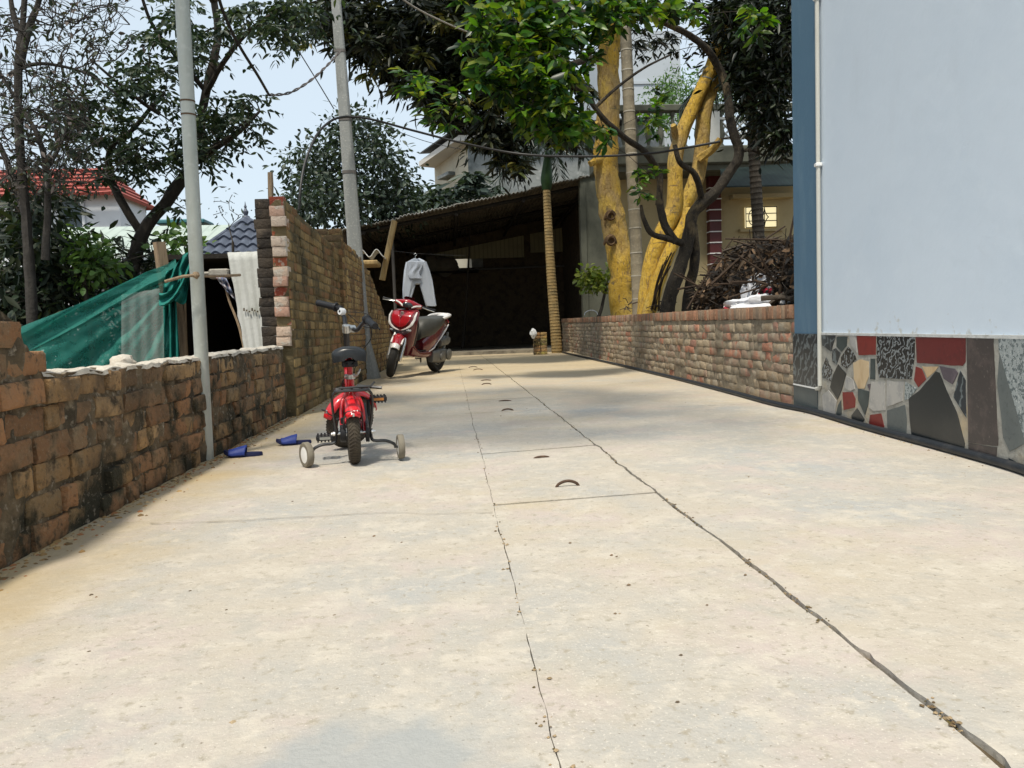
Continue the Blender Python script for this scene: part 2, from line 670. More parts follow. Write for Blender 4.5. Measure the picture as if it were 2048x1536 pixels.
for _ in range(36):
    x, y = rs.uniform(-1.2, 2.2), rs.uniform(1.0, 9) ** 1.0
    pebble(m, (x, y, 0), rs.choice([.003, .004, .004, .006]), rs.choice([(1, 1, 1), (.5, .45, .4), (1.6, 1.5, 1.3), (.7, .5, .3)]))
for px, py in [(585, 1003), (182, 1190), (178, 1303), (803, 1085), (1233, 1113), (1140, 1086), (1414, 1210), (1490, 1150), (1497, 954), (690, 1075), (1257, 1170), (1362, 1310), (1230, 1227), (380, 1182)]:
    p = G(px, py)
    pebble(m, p, rs.uniform(.004, .006), rs.choice([(.5, .45, .4), (.8, .7, .6)]))
for _ in range(900):                          # crumbs in and beside the right-hand joint
    y = 1 + 6 * rs.random() ** 1.7
    j = jointR(y, 0) if rs.random() < .72 else jointL(y, 0)
    dens = abs(mn.noise(Vector((y * 1.8, j * 3, 2))))
    if dens < .12:
        continue
    pebble(m, (j + rs.gauss(0, .009), y, rs.choice([-.008, -.003, .001])), rs.choice([.0025, .0035, .005]), rs.choice([(1.1, 1, .8), (.6, .5, .35), (1.5, 1.35, 1.1), (.45, .42, .2)]))
o = m.build('gravel', M_peb)
o['kind'] = 'stuff'
tag(o, 'small pebbles and crumbs scattered over the pale concrete drive', 'gravel', kind='stuff')
m = MB()
for _ in range(1500):
    y = rs.uniform(1.4, 9)
    x = -1.27 + abs(rs.gauss(0, .05)) * (1.4 if rs.random() < .3 else .6)
    r = rs.choice([.003, .005, .006, .008, .012])
    pebble(m, (x + .004, y, 0), r, rs.choice([(1.5, 1.2, .7), (1.2, .9, .5), (.7, .55, .35), (1.9, 1.7, 1.3), (1.3, .7, .4)]))
for _ in range(420):
    y = rs.uniform(2.8, 15)
    x = interp([2.76, 5.3, 20.6], [2.12, 2.40, 2.96], y) - abs(rs.gauss(0, .04))
    pebble(m, (x, y, 0), rs.choice([.003, .005, .007]), rs.choice([(1.5, 1.2, .7), (.7, .55, .35), (1.9, 1.7, 1.3)]))
o = m.build('rubble', M_peb)
tag(o, 'brick crumbs and dry soil gathered along the foot of the walls', 'rubble', kind='stuff')

# ================================================================ brick walls
M_brick = mat('brick', (1, 1, 1), 0.94, [(8, (0.27, 0.195, 0.115), .50, .66, 10), (38, (0.13, 0.085, 0.05), .54, .70, 9), (3.0, (0.16, 0.105, 0.06), .48, .62, 10), (16, (0.07, 0.05, 0.03), .57, .68, 10), (4.6, (0.042, 0.038, 0.022), .50, .62, 11, None, (.20, .36)), (110, (0.34, 0.26, 0.17), .60, .74, 4)], (34, 1.0), bumpd=.03, attr=True)
M_brickold = mat('mossy_brick', (1, 1, 1), 0.92, [(30, (0.17, 0.13, 0.06), .55, .75, 6), (2.6, (0.055, 0.047, 0.024), .46, .62, 9), (10, (0.28, 0.21, 0.10), .60, .74, 7)], (40, .8), attr=True)
M_brickpale = mat('mortar_smeared_brick', (1, 1, 1), 0.92, [(7, (0.36, 0.31, 0.235), .48, .62, 8), (2.2, (0.21, 0.175, 0.125), .52, .68, 8), (40, (0.17, 0.14, 0.095), .62, .75, 5)], (45, .7), attr=True)
M_mortar = mat('mortar', (0.17, 0.125, 0.075), 0.95, [(5, (0.06, 0.047, 0.03), .40, .60, 10), (14, (0.27, 0.21, 0.135), .54, .68, 9), (4.6, (0.035, 0.032, 0.02), .50, .62, 11, None, (.20, .36)), (40, (0.40, 0.34, 0.26), .55, .75)], (60, .8))
M_mortarlt = mat('lime_mortar', (0.58, 0.53, 0.45), 0.95, [(12, (0.42, 0.36, 0.28), .5, .7, 7)], (50, .8))
M_mortarold = mat('mossy_mortar', (0.16, 0.125, 0.065), 0.95, [(4, (0.055, 0.047, 0.026), .45, .62, 8), (30, (0.26, 0.2, 0.11), .56, .75)], (50, .8))


def brick(m, org, du, dn, L, H, D, col, rg, rough=.004, tilt=0.0):
    """one brick: org = lower near corner of its face, du along the wall, dn out of the face"""
    up = Vector((0, 0, 1))
    nx, nz = 5, 4
    rr = min(.0042, H * .07)
    us = [0, .05, .5, .95, 1]
    vsn = [0, .12, .88, 1]
    sd = rg.random() * 50
    vs = []
    for j in range(nz):
        for i in range(nx):
            edge = (i in (0, nx - 1)) + (j in (0, nz - 1))
            q = Vector((us[i] * L, vsn[j] * H, sd))
            d = mn.noise(q * 22) * rough * 1.6 - (rr if edge else 0) - (rr * .8 if edge == 2 else 0)
            a = us[i] * L + mn.noise(q * 31) * rough + (rr * .5 if i == 0 else -rr * .5 if i == nx - 1 else 0)
            b = vsn[j] * H + mn.noise(q * 27 + Vector((7, 0, 0))) * rough + a * tilt
            vs.append(org + du * a + up * b + dn * d)
    fs = [(j * nx + i, j * nx + i + 1, (j + 1) * nx + i + 1, (j + 1) * nx + i) for j in range(nz - 1) for i in range(nx - 1)]
    loop = [i for i in range(nx)] + [j * nx + nx - 1 for j in range(1, nz)] + [(nz - 1) * nx + i for i in range(nx - 2, -1, -1)] + [j * nx for j in range(nz - 2, 0, -1)]
    o = len(vs)
    vs += [vs[q] - dn * D for q in loop]
    for q in range(len(loop)):
        r2 = (q + 1) % len(loop)
        fs.append((loop[q], o + q, o + r2, loop[r2]))
    fs.append(tuple(o + q for q in range(len(loop))))
    m.add(vs, fs, 0, col)


def brick_face(m, p0, p1, top, dn, cols, rg, course=.082, L=.215, gap=.014, D=.09, header=0.15, jit=.004, skip=0.0, base=0.0, sag=.006, rough=.004):
    p0, p1 = Vector(p0), Vector(p1)
    du = (p1 - p0)
    ln = du.length
    du.normalize()
    z, row = base, 0
    zmax = max(top(s) for s in np.linspace(0, ln, 60))
    while z < zmax:
        s = -rg.uniform(0, L)
        h = course - gap + rg.uniform(-.003, .003)
        while s < ln:
            l = (L if rg.random() > header else L * .48) - gap + rg.uniform(-.012, .012)
            mid = min(max(s + l / 2, 0), ln)
            if z + h * .75 <= top(mid) and rg.random() > skip:
                a, b = max(s, 0), min(s + l, ln)
                if b - a > .03:
                    brick(m, p0 + du * a + Vector((0, 0, z + sag * mn.noise(Vector((s * 1.3, row * .7, 4))))) + dn * rg.uniform(-jit, jit), du, dn, b - a, h, D, cols(mid, z, rg), rg, rough, tilt=rg.uniform(-.02, .02) * (1 + rough * 150))
            s += l + gap * rg.uniform(.6, 1.5)
        z += course
        row += 1


def core(m, p0, p1, top, dn, th, ins=.010, step=.06, base=-.05, mi=0, rough=.006):
    """mortar body behind the bricks, with a lumpy top"""
    p0, p1 = Vector(p0), Vector(p1)
    du = p1 - p0
    ln = du.length
    du.normalize()
    n = max(2, int(ln / step))
    nz = 10
    rings = []
    for i in range(n + 1):
        s = ln * i / n
        t = top(s)
        ring = []
        for j in range(nz + 1):
            z = lerp(base, t, j / nz)
            d = -ins + rough * mn.noise(Vector((s * 14, z * 14, 3))) * 1.5
            ring.append(p0 + du * s + dn * d + Vector((0, 0, z)))
        for q in (.3, .65):
            ring.append(p0 + du * s - dn * (th * q) + Vector((0, 0, t + .008 * mn.noise(Vector((s * 9, q * 3, 1))) + .004)))
        ring.append(p0 + du * s - dn * th + Vector((0, 0, t)))
        ring.append(p0 + du * s - dn * th + Vector((0, 0, base)))
        rings.append(ring)
    m.loft(rings, mi)


def pal(*cs, var=.18):
    def fn(s, z, rg):
        c = rg.choice(cs)
        k = 1 + rg.uniform(-var, var)
        return tuple(min(1, x * k) for x in c)
    return fn


EX = Vector((1, 0, 0))
rg = random.Random(5)
# --- the low broken wall at left
def lowtop(s):                                 # s from y = -1.5
    y = s - 1.5
    t = interp([-1.5, 1.95, 2.05, 2.22, 2.33, 2.36, 2.41, 2.43, 2.48, 2.50, 3.2, 4.2, 5.2, 6.02], [.45, .47, .77, .755, .735, .705, .69, .635, .62, .535, .525, .535, .545, .55], y)
    return t + .012 * mn.noise(Vector((y * 7, 2, 0))) + .008 * mn.noise(Vector((y * 22, 5, 0)))


XW = -1.27
root = thing('low_brick_wall', 'low broken brick wall along the left edge of the drive, mossy at its foot', 'wall', (XW, 3, 0))
m = MB()
brick_face(m, (XW, -1.5, 0), (XW, 6.02, 0), lowtop, EX, pal((.37, .19, .09), (.33, .18, .09), (.41, .25, .115), (.29, .175, .095), (.41, .265, .13), (.26, .14, .07), var=.28), rg, course=.088, L=.225, jit=.012, header=.28, gap=.013, rough=.009, skip=.03, sag=.012)
m.build('bricks', M_brick, root, True)
m = MB()
core(m, (XW, -1.5, 0), (XW, 6.02, 0), lambda s: lowtop(s) - .004, EX, .12, ins=.010, rough=.016, step=.03)
m.build('mortar', M_mortar, root, True)
m = MB()                                       # crust of lime mortar left on top where courses have gone
def crust(u, v):
    y = lerp(2.51, 6.0, u)
    a = v * PI
    w = .058 + .012 * mn.noise(Vector((y * 6, 1, 2)))
    z = lowtop(y + 1.5)
    return (XW - .06 + math.cos(a) * w, y, z - .004 + max(0, math.sin(a)) * (.010 + .012 * mn.noise(Vector((y * 9, v * 3, 7)))) - (.012 if v in (0, 1) else 0))
m.grid(crust, 140, 8)
m.build('mortar_crust', M_mortarlt, root, True)
m = MB()
p = Vector((XW - .05, 3.32, lowtop(4.82)))
for k in range(6):
    pass
def lump(m, c, r, seed, mi=0, sq=.6, nu=14, nv=9, col=(1, 1, 1), am=.25):
    c = Vector(c)
    def fn(u, v):
        th, ph = u * 2 * PI, v * PI
        d = Vector((math.cos(th) * math.sin(ph), math.sin(th) * math.sin(ph), math.cos(ph)))
        k = 1 + am * mn.noise(d * 1.6 + Vector((seed, 0, 0))) + am * .5 * mn.noise(d * 4 + Vector((seed, 3, 0)))
        return c + Vector((d.x * r[0], d.y * r[1], d.z * r[2])) * k
    m.grid(fn, nu, nv, mi, col)


root_m = MB()
lump(root_m, P(265, 722, 3.30) + Vector((-.04, 0, -.012)), (.045, .075, .040), 3.3)
tag(root_m.build('rock', M_mortarlt, None, True), 'pale rounded lump of mortar lying on top of the low brick wall', 'rock')

# --- the tall wall with toothed end
TT = 1.66
def talltop(s):
    return interp([0, .2, 1.2, 2.6, 2.85], [TT, TT - .01, TT - .05, TT - .08, TT - .09], s) + .012 * mn.noise(Vector((s * 5, 3, 3)))


root = thing('tall_brick_wall', 'tall mossy brick wall beside the scooter with a toothed broken end', 'wall', (XW + .02, 7, 0))
X2 = XW + .062
m = MB()
old = pal((.25, .165, .07), (.28, .195, .085), (.20, .135, .06), (.31, .215, .095), (.24, .13, .06), var=.25)
brick_face(m, (X2, 6.06, 0), (X2, 8.85, 0), talltop, EX, old, rg, course=.076, L=.215, gap=.012, jit=.004)
m.build('bricks', M_brickold, root, True)
m = MB()
core(m, (X2, 6.06, 0), (X2, 8.85, 0), lambda s: talltop(s) - .003, EX, .115, ins=.007, rough=.007)
m.build('mortar', M_mortarold, root, True)
m = MB()
DN = Vector((0, -1, 0))
z, k = .55, 0
while z < TT - .03:
    h = .068
    c = rg.choice([(.55, .36, .27), (.62, .50, .40), (.50, .30, .22), (.60, .45, .34)]) if k % 3 != 2 else rg.choice([(.26, .06, .035), (.34, .10, .05)])
    out = rg.uniform(.015, .04) if k % 3 != 2 else -.01
    brick(m, Vector((X2 - .118 + rg.uniform(-.006, .006), 6.05 - out, z)), EX, DN, .112, h + .006, .09 + out, c, rg, .006)
    z += .076
    k += 1
m.build('toothed_end', mat('broken_brick_end', (1, 1, 1), .9, [(18, (.56, .50, .42), .50, .62, 9), (9, (.30, .16, .11), .54, .66, 8), (50, (.24, .15, .10), .60, .72, 6)], (50, .8), attr=True), root, True)
m = MB()
z = -.05                                       # blackened pier behind the end
while z < TT:
    h = .074
    brick(m, Vector((X2 - .272 + rg.uniform(-.010, .010), 6.20 + rg.uniform(-.006, .006), z)), EX, DN, .150 + rg.uniform(-.008, .008), h, .24, (lambda k_: (.085 * k_, .068 * k_, .052 * k_))(rg.uniform(.55, 1.35)), rg, .006)
    z += .076
m.build('pier', mat('sooty_brick', (1, 1, 1), .95, [(6, (.035, .03, .026), .42, .6, 8), (22, (.13, .10, .075), .6, .75)], (40, .8), attr=True), root, True)

# --- far pier and the collapsing far wall
root = thing('brick_pier', 'square dark-topped brick pier at the far end of the tall mossy wall', 'wall', (XW - .1, 8.9, 0))
m = MB()
def pt(s):
    return 1.80
brick_face(m, (X2 - .27, 8.88, 0), (X2 + .03, 8.88, 0), pt, DN, pal((.16, .10, .05), (.20, .12, .06), (.12, .08, .045)), rg, course=.076, gap=.010)
brick_face(m, (X2 + .03, 8.88, 0), (X2 + .03, 9.10, 0), pt, EX, old, rg, course=.076, gap=.010)
m.build('bricks', M_brickold, root, True)
m = MB()
m.box((X2 - .12, 8.99, .88), (.285, .205, 1.82))
m.build('mortar', M_mortarold, root)

root = thing('far_brick_wall', 'sunlit ochre brick wall stepping down behind the concrete pole', 'wall', (XW, 12, 0))
def fartop(s):
    return interp([0, 1.9, 2.0, 2.7, 3.2, 4.6, 5.9], [1.70, 1.66, 1.60, 1.50, 1.35, .95, .75], s) + .05 * mn.noise(Vector((s * 4, 6, 3)))
yel = pal((.42, .29, .12), (.36, .235, .095), (.46, .34, .15), (.33, .19, .085))
m = MB()
brick_face(m, (X2 + .02, 9.22, 0), (X2 + .10, 15.2, 0), fartop, EX, yel, rg, course=.078, gap=.012)
brick_face(m, (X2 - .10, 9.2, 0), (X2 + .02, 9.2, 0), lambda s: 1.70, DN, yel, rg, course=.078, gap=.012)
m.build('bricks', M_brick, root, True)
m = MB()
core(m, (X2 + .02, 9.22, 0), (X2 + .10, 15.2, 0), lambda s: fartop(s) - .01, EX, .11, ins=.008)
m.build('mortar', M_mortar, root, True)

# --- right-hand garden wall
root = thing('garden_wall', 'long brick retaining wall on the right with an orange brick-on-edge coping', 'wall', (2.6, 9, 0))
q0, q1 = Vector((2.425, 5.22, 0)), Vector((3.02, 20.7, 0))
du = (q1 - q0).normalized()
dnR = Vector((-du.y, du.x, 0))
lnR = (q1 - q0).length
def rtop(s):
    return lerp(.615, .735, s / lnR)
m = MB()
def rcols(s, z, rg):
    near = max(0, 1 - s / 4.5)
    if rg.random() < .10 + .35 * near * (z > .25):
        c = rg.choice([(.38, .17, .11), (.42, .20, .13), (.34, .19, .14)])
    else:
        c = rg.choice([(.36, .285, .195), (.31, .235, .155), (.40, .32, .22), (.33, .235, .17)])
    k = rg.uniform(.85, 1.15)
    return tuple(x * k for x in c)
brick_face(m, q0, q1, rtop, dnR, rcols, rg, course=.075, L=.22, gap=.009, jit=.006, header=.25, rough=.006)
m.build('bricks', M_brickpale, root, True)
m = MB()
core(m, q0, q1, rtop, dnR, .20, ins=.006, step=.12, rough=.006)
m.build('mortar', mat('grey_mortar', (.25, .21, .15), .95, [(5, (.15, .125, .09), .45, .65, 8), (35, (.38, .34, .27), .55, .75)], (55, .8)), root, True)
m = MB()
s = 0.01
while s < lnR - .02:
    w = rg.uniform(.056, .068)
    c = rg.choice([(.36, .18, .11), (.38, .21, .13), (.28, .16, .10), (.36, .25, .17), (.30, .21, .15), (.24, .18, .13)])
    kk = rg.uniform(.8, 1.15)
    brick(m, q0 + du * s + dnR * rg.uniform(0, .008) + Vector((0, 0, rtop(s) + .004 + rg.uniform(-.004, .004))), du, dnR, w, .098, .21, tuple(x * kk for x in c), rg, .003)
    s += w + .012
m.build('coping', mat('coping_brick', (1, 1, 1), .9, [(24, (.26, .20, .14), .56, .72, 6), (6, (.20, .15, .10), .56, .70, 7)], (50, .7), attr=True), root, True)

# planting bed behind it
m = MB()
def bed(u, v):
    y = lerp(5.3, 20.5, v)
    x0 = interp([5.2, 20.7], [2.62, 3.20], y)
    x = lerp(x0, 12, u)
    return (x, y, interp([5.2, 20.7], [.60, .72], y) + .03 * mn.noise(Vector((x * 2, y * 2, 0))) * (u > 0))
m.grid(bed, 40, 60)
struct(m.build('garden_ground', M_soil))

# ================================================================ painted building at right
root = thing('painted_building', 'pale blue painted building at right with a blue corner column and crazy-stone plinth', 'building', (2.3, 3, 0))
B0, B1 = Vector((2.16, 2.76, 0)), Vector((2.33, 4.72, 0))
bd = (B1 - B0).normalized()
bn = Vector((-bd.y, bd.x, 0))                  # out of the wall, towards the drive
M_paint = mat('pale_blue_paint', (0.62, 0.70, 0.79), 0.55, [(1.2, (0.585, 0.67, 0.765), .45, .7, 4), (5, (0.635, 0.715, 0.80), .55, .75, 6), (90, (0.45, 0.53, 0.62), .76, .80, 2), (3, (0.59, 0.665, 0.75), .56, .72, 8, (1.0, 1.0, .5)), (14, (0.46, 0.45, 0.40), .62, .74, 9, None, (.60, .8))], (9, .10))
M_blue = mat('column_blue', (0.085, 0.165, 0.245), 0.5, [(2.5, (0.115, 0.20, 0.275), .5, .72, 6, (1, 3, .8)), (40, (0.075, 0.14, 0.21), .6, .8)], (30, .08))
def onwall(s, out, z):
    return B0 + bd * s + bn * out + Vector((0, 0, z))
L1 = (B1 - B0).length
def slab(m, s0, s1, z0, z1, front, back, mi=0):
    m.prism([onwall(s0, front, z0), onwall(s1, front, z0), onwall(s1, front, z1), onwall(s0, front, z1)], -bn * (front - back), mi)
m = MB()
slab(m, -5.0, L1 - .02, .52, 3.9, -.012, -4.2)
m.build('wall', M_paint, root)
m = MB()
slab(m, L1 - .018, L1 + .44, .518, 3.9, -.004, -.42)
m.build('corner_column', M_blue, root)
# plinth ground
M_grout = mat('plinth_grout', (0.33, 0.32, 0.285), 0.9, [(14, (0.22, 0.21, 0.185), .48, .66, 8), (3, (0.42, 0.345, 0.235), .56, .7)], (50, .4))
m = MB()
slab(m, -5.0, L1 + .02, -.05, .519, .0, -.3)
pl = m.build('plinth', M_grout, root)
stone_m = {}
def SM(k):
    if k not in stone_m:
        d = {
            'zebra': lambda: mat('black_veined_marble', (.014, .017, .02), .25, wave=('DIAGONAL', 9, 16, (.21, .23, .24), .66, .92)),
            'vein': lambda: mat('dark_veined_marble', (.02, .027, .034), .28, wave=('DIAGONAL', 6, 11, (.12, .145, .155), .70, .95)),
            'black': lambda: mat('black_granite', (.016, .02, .022), .3, [(3, (.035, .037, .036), .5, .7), (60, (.03, .034, .036), .6, .75)]),
            'green': lambda: mat('dark_green_stone', (.035, .05, .052), .4, [(8, (.06, .08, .08), .5, .7)]),
            'slate': lambda: mat('grey_slate', (.10, .115, .115), .5, [(5, (.14, .155, .15), .45, .7), (60, (.075, .085, .085), .55, .7)]),
            'red': lambda: mat('red_tile_stone', (.18, .022, .018), .45, [(20, (.13, .018, .016), .5, .7), (70, (.26, .07, .055), .66, .78)]),
            'maroon': lambda: mat('maroon_granite', (.12, .020, .020), .4, [(18, (.085, .016, .017), .5, .7), (80, (.22, .07, .06), .62, .75)]),
            'brown': lambda: mat('brown_granite', (.055, .047, .045), .4, [(14, (.095, .075, .07), .5, .68), (70, (.15, .125, .115), .60, .72)]),
            'granite': lambda: mat('speckled_granite', (.30, .33, .33), .5, [(60, (.10, .125, .13), .50, .56, 4), (110, (.50, .52, .51), .58, .66, 3)]),
            'cream': lambda: mat('cream_stone', (.55, .42, .26), .5, [(7, (.42, .28, .15), .5, .66, 5, (1, 1, .4)), (12, (.62, .53, .40), .55, .7)]),
            'pale': lambda: mat('pale_stone', (.40, .385, .36), .6, [(9, (.28, .28, .275), .48, .66, 7), (50, (.50, .48, .44), .58, .7)]),
            'mauve': lambda: mat('mauve_stone', (.085, .07, .085), .45, [(14, (.14, .115, .13), .5, .7)]),
        }[k]
        stone_m[k] = d()
    return stone_m[k]


def wallpt(px, py):
    """where the plinth plane is at that photo pixel -> (s, z)"""
    d = ray(px, py)
    o = Vector((0, 0, EYE))
    t = (B0 - o).dot(bn) / d.dot(bn)
    p = o + d * t
    return (p - B0).dot(bd), p.z


stones = [('vein', [(350, 300), (465, 300), (430, 430), (360, 380)]), ('green', [(480, 310), (565, 310), (560, 385), (520, 430), (478, 390)]),
          ('vein', [(440, 420), (470, 405), (510, 450), (475, 540), (440, 510)]), ('zebra', [(515, 480), (575, 395), (630, 460), (640, 500), (560, 570), (515, 545)]),
          ('pale', [(585, 300), (636, 300), (650, 440), (600, 380)]), ('red', [(648, 292), (803, 292), (803, 455), (665, 460)]),
          ('zebra', [(822, 292), (1130, 300), (1125, 480), (1100, 660), (840, 645), (820, 500)]), ('maroon', [(1150, 295), (1555, 300), (1555, 515), (1530, 550), (1160, 525)]),
          ('brown', [(1575, 292), (1790, 285), (1830, 1210), (1590, 1180)]), ('granite', [(1850, 300), (2600, 300), (2600, 1600), (2060, 1150), (1850, 420)]),
          ('slate', [(1850, 460), (2065, 1190), (1930, 1260), (1880, 1150), (1830, 700)]), ('zebra', [(390, 480), (440, 590), (430, 680), (360, 650), (355, 580)]),
          ('black', [(490, 545), (555, 620), (520, 750), (485, 830), (425, 730), (450, 630)]), ('cream', [(620, 530), (680, 500), (745, 520), (745, 640), (710, 740), (660, 740), (625, 660)]),
          ('green', [(765, 495), (800, 495), (800, 665), (760, 660)]), ('pale', [(360, 800), (410, 760), (478, 850), (460, 960), (370, 980)]),
          ('red', [(530, 775), (610, 775), (635, 830), (630, 900), (540, 920)]), ('green', [(660, 745), (750, 770), (740, 880), (715, 960), (660, 840)]),
          ('pale', [(770, 690), (880, 690), (885, 920), (790, 930), (752, 900)]), ('cream', [(1200, 560), (1330, 560), (1300, 600), (1240, 650)]),
          ('pale', [(905, 680), (1040, 690), (1030, 845), (900, 895)]), ('granite', [(1055, 690), (1150, 745), (1085, 830), (1050, 840)]),
          ('red', [(1145, 560), (1190, 580), (1225, 665), (1165, 730), (1130, 670)]),
          ('black', [(1310, 610), (1340, 620), (1400, 770), (1480, 940), (1545, 1190), (1540, 1240), (1115, 1150), (1095, 960), (1090, 830), (1180, 760)]),
          ('mauve', [(1345, 558), (1470, 580), (1495, 610), (1450, 705), (1380, 660)]), ('vein', [(1515, 595), (1558, 680), (1564, 980), (1460, 810)]),
          ('slate', [(905, 930), (1050, 885), (1065, 1000), (1060, 1130), (910, 1090)]), ('black', [(650, 910), (710, 1000), (680, 1050), (610, 1020), (605, 970)]),
          ('red', [(760, 965), (850, 955), (875, 1060), (850, 1090), (750, 1070)]), ('green', [(515, 840), (520, 960), (470, 970), (488, 885)]),
          ('mauve', [(735, 710), (762, 704), (755, 760)]), ('brown', [(1590, 1200), (1820, 1240), (1815, 1310), (1590, 1262)]), ('vein', [(1930, 1330), (2500, 1640), (2500, 1700), (1950, 1390)]),
          ('pale', [(560, 640), (615, 670), (630, 745), (590, 760), (545, 735)])]
more_ = []
qs = random.Random(44)
s_ = -.62
while s_ > -4.8:                                # the cladding goes on past the photo's edge
    w_ = qs.uniform(.16, .34)
    cuts = [0.0] + sorted(qs.uniform(.12, .42) for _ in range(qs.choice([1, 2]))) + [.515]
    for z0_, z1_ in zip(cuts, cuts[1:]):
        if z1_ - z0_ > .05:
            jj = lambda: qs.uniform(-.014, .014)
            more_.append((qs.choice(['vein', 'black', 'slate', 'red', 'granite', 'pale', 'brown', 'maroon', 'green', 'zebra']),
                          [(s_ - w_ + .012 + jj(), z0_ + .010 + abs(jj())), (s_ - .012 + jj(), z0_ + .010 + abs(jj())), (s_ - .012 + jj(), z1_ - .012 - abs(jj())), (s_ - w_ + .012 + jj(), z1_ - .012 - abs(jj()))]))
    s_ -= w_
keys = []
m = MB()
for k, poly in stones + more_:
    if k not in keys:
        keys.append(k)
    sz = [wallpt(1560 + x / 4.197, 600 + y / 4.197) for x, y in poly] if (k, poly) not in more_ else list(poly)
    cs_, cz_ = sum(q[0] for q in sz) / len(sz), sum(q[1] for q in sz) / len(sz)
    sz = [(cs_ + (a_ - cs_) * 1.035, min(.5165, cz_ + (b_ - cz_) * 1.035)) for a_, b_ in sz]
    sz = [(s, max(z, -.03)) for s, z in sz]
    # chipped outline
    out = []
    n = len(sz)
    for i in range(n):
        a, b = Vector(sz[i]), Vector(sz[(i + 1) % n])
        k2 = max(1, int((b - a).length / .03))
        for j in range(k2):
            q = a.lerp(b, j / k2)
            out.append((q.x + .003 * mn.noise(Vector((q.x * 40, q.y * 40, 1))), q.y + .003 * mn.noise(Vector((q.x * 40, q.y * 40, 7)))))
    thick = .0014 + rg.uniform(0, .0012)
    m.prism([onwall(s, .0005, z) for s, z in out], bn * thick, keys.index(k))
m.build('crazy_stone', [SM(k) for k in keys], pl)
m = MB()
slab(m, L1 + .022, L1 + .445, .17, .517, .006, -.4, 0)
slab(m, L1 + .022, L1 + .445, -.05, .166, .004, -.4, 1)
m.build('column_tiles', [SM('vein'), mat('grey_column_tile', (.075, .095, .10), .4, [(6, (.10, .12, .12), .5, .7)])], root)
m = MB()
slab(m, L1 + .0, L1 + .44, .163, .172, .010, -.01)
m.build('tile_trim', M_white, root)
# conduit down the corner
pr = root
m = MB()
ps = L1 - .035
m.tube([onwall(ps, .010, .19), onwall(ps, .010, 3.8)], .0135, 10)
m.tube([onwall(ps, .010, .19), onwall(ps + .01, .012, .172), onwall(ps + .05, .012, .168)], .0125, 10)
m.build('conduit', mat('grey_conduit', (.50, .50, .46), .5, [(8, (.40, .39, .34), .5, .75, 5, (1, 1, .2))]), root, True)
for z in (1.565, 2.565):
    m = MB()
    m.box(onwall(ps, .010, z), (.04, .04, .022), rot=Matrix.Rotation(-math.atan2(bd.x, bd.y), 3, 'Z'), bev=.004)
    m.build('conduit_clip', M_white, root)
m = MB()
slab(m, -5, L1 - .02, .512, .526, .004, -.02)
m.build('plinth_cap', mat('cap_mortar', (.52, .53, .52), .9, [(16, (.38, .38, .36), .5, .7)], (40, .5)), root)

# black water pipe along the foot of the right-hand walls
m = MB()
pts = [Vector((1.80, -1.5, .02)), Vector((1.93, .2, .02)), Vector((2.02, 1.4, .02))]
for (px, py) in [(2200, 990), (2048, 936), (1900, 895), (1750, 853), (1640, 822), (1560, 806), (1460, 782), (1360, 757), (1290, 741), (1230, 727), (1160, 712), (1126, 704)]:
    q = G(px, py, .02)
    q.x -= .045 if 1500 < px < 1800 else .02
    pts.append(q)
m.tube(curve(pts, 10), .0195, 10)
tag(m.build('water_pipe', mat('black_pe_pipe', (.018, .021, .026), .45, [(7, (.05, .05, .05), .55, .75)]), None, True), 'black plastic water pipe lying along the foot of the right-hand walls', 'pipe')

# ================================================================ poles and cables
M_rustwire = mat('rusty_wire', (.10, .065, .04), .8)
root = thing('steel_pole', 'slim galvanised steel pole standing against the low brick wall', 'pole', G(415, 922))
m = MB()
a, b = G(414, 919), P(361, -60, 3.98)
m.tube([lerp(a, b, t) for t in (0, .1, .3, .5, .7, .85, 1)], .034, 20)
m.build('shaft', M_galv, root, True)
for t in (.745, .718):
    m = MB()
    c = lerp(a, b, t)
    m.tube([c - (b - a).normalized() * .004, c + (b - a).normalized() * .004], .0358, 20)
    m.build('wire_band', M_rustwire, root, True)
m = MB()
m.tube([P(330, 563, 3.93), P(365, 553, 3.93), P(392, 550, 3.95)], .0075, 8)
m.tube([P(405, 552, 4.05), P(440, 552, 4.2), P(480, 550, 4.4)], .0075, 8)
lump(m, P(392, 550, 3.955), (.018, .018, .018), 2.2)
m.build('tied_rod', M_wood, root, True)

root = thing('utility_pole', 'tapering concrete utility pole behind the bicycle with painted letters', 'pole', G(728, 757))
m = MB()
a, b = G(730, 757), P(666, -80, 10.75)
ax = (b - a)
rings = []
for t in np.linspace(0, 1, 12):
    c = lerp(a, b, t)
    hw = lerp(.112, .062, min(1, t * 1.1)) + (.10 * max(0, 1 - t / .10) ** 1.2)
    hd = hw * .8
    bv = .72
    rings.append([c + Vector((x * hw, y * hd, 0)) for x, y in [(-bv, -1), (bv, -1), (1, -bv), (1, bv), (bv, 1), (-bv, 1), (-1, bv), (-1, -bv)]])
m.loft(rings)
m.build('shaft', M_concpole, root)
for (t) in (.505, .63, .79):
    m = MB()
    c = lerp(a, b, t)
    hw = lerp(.112, .062, min(1, t * 1.1)) + .006
    r2 = []
    for dz in (-.02, .02):
        r2.append([c + Vector((x * hw, y * hw * .8, dz)) for x, y in [(-.75, -1), (.75, -1), (1, -.75), (1, .75), (.75, 1), (-.75, 1), (-1, .75), (-1, -.75)]])
    m.loft(r2)
    m.build('cable_band', mat('band_metal', (.12, .11, .10), .6), root)
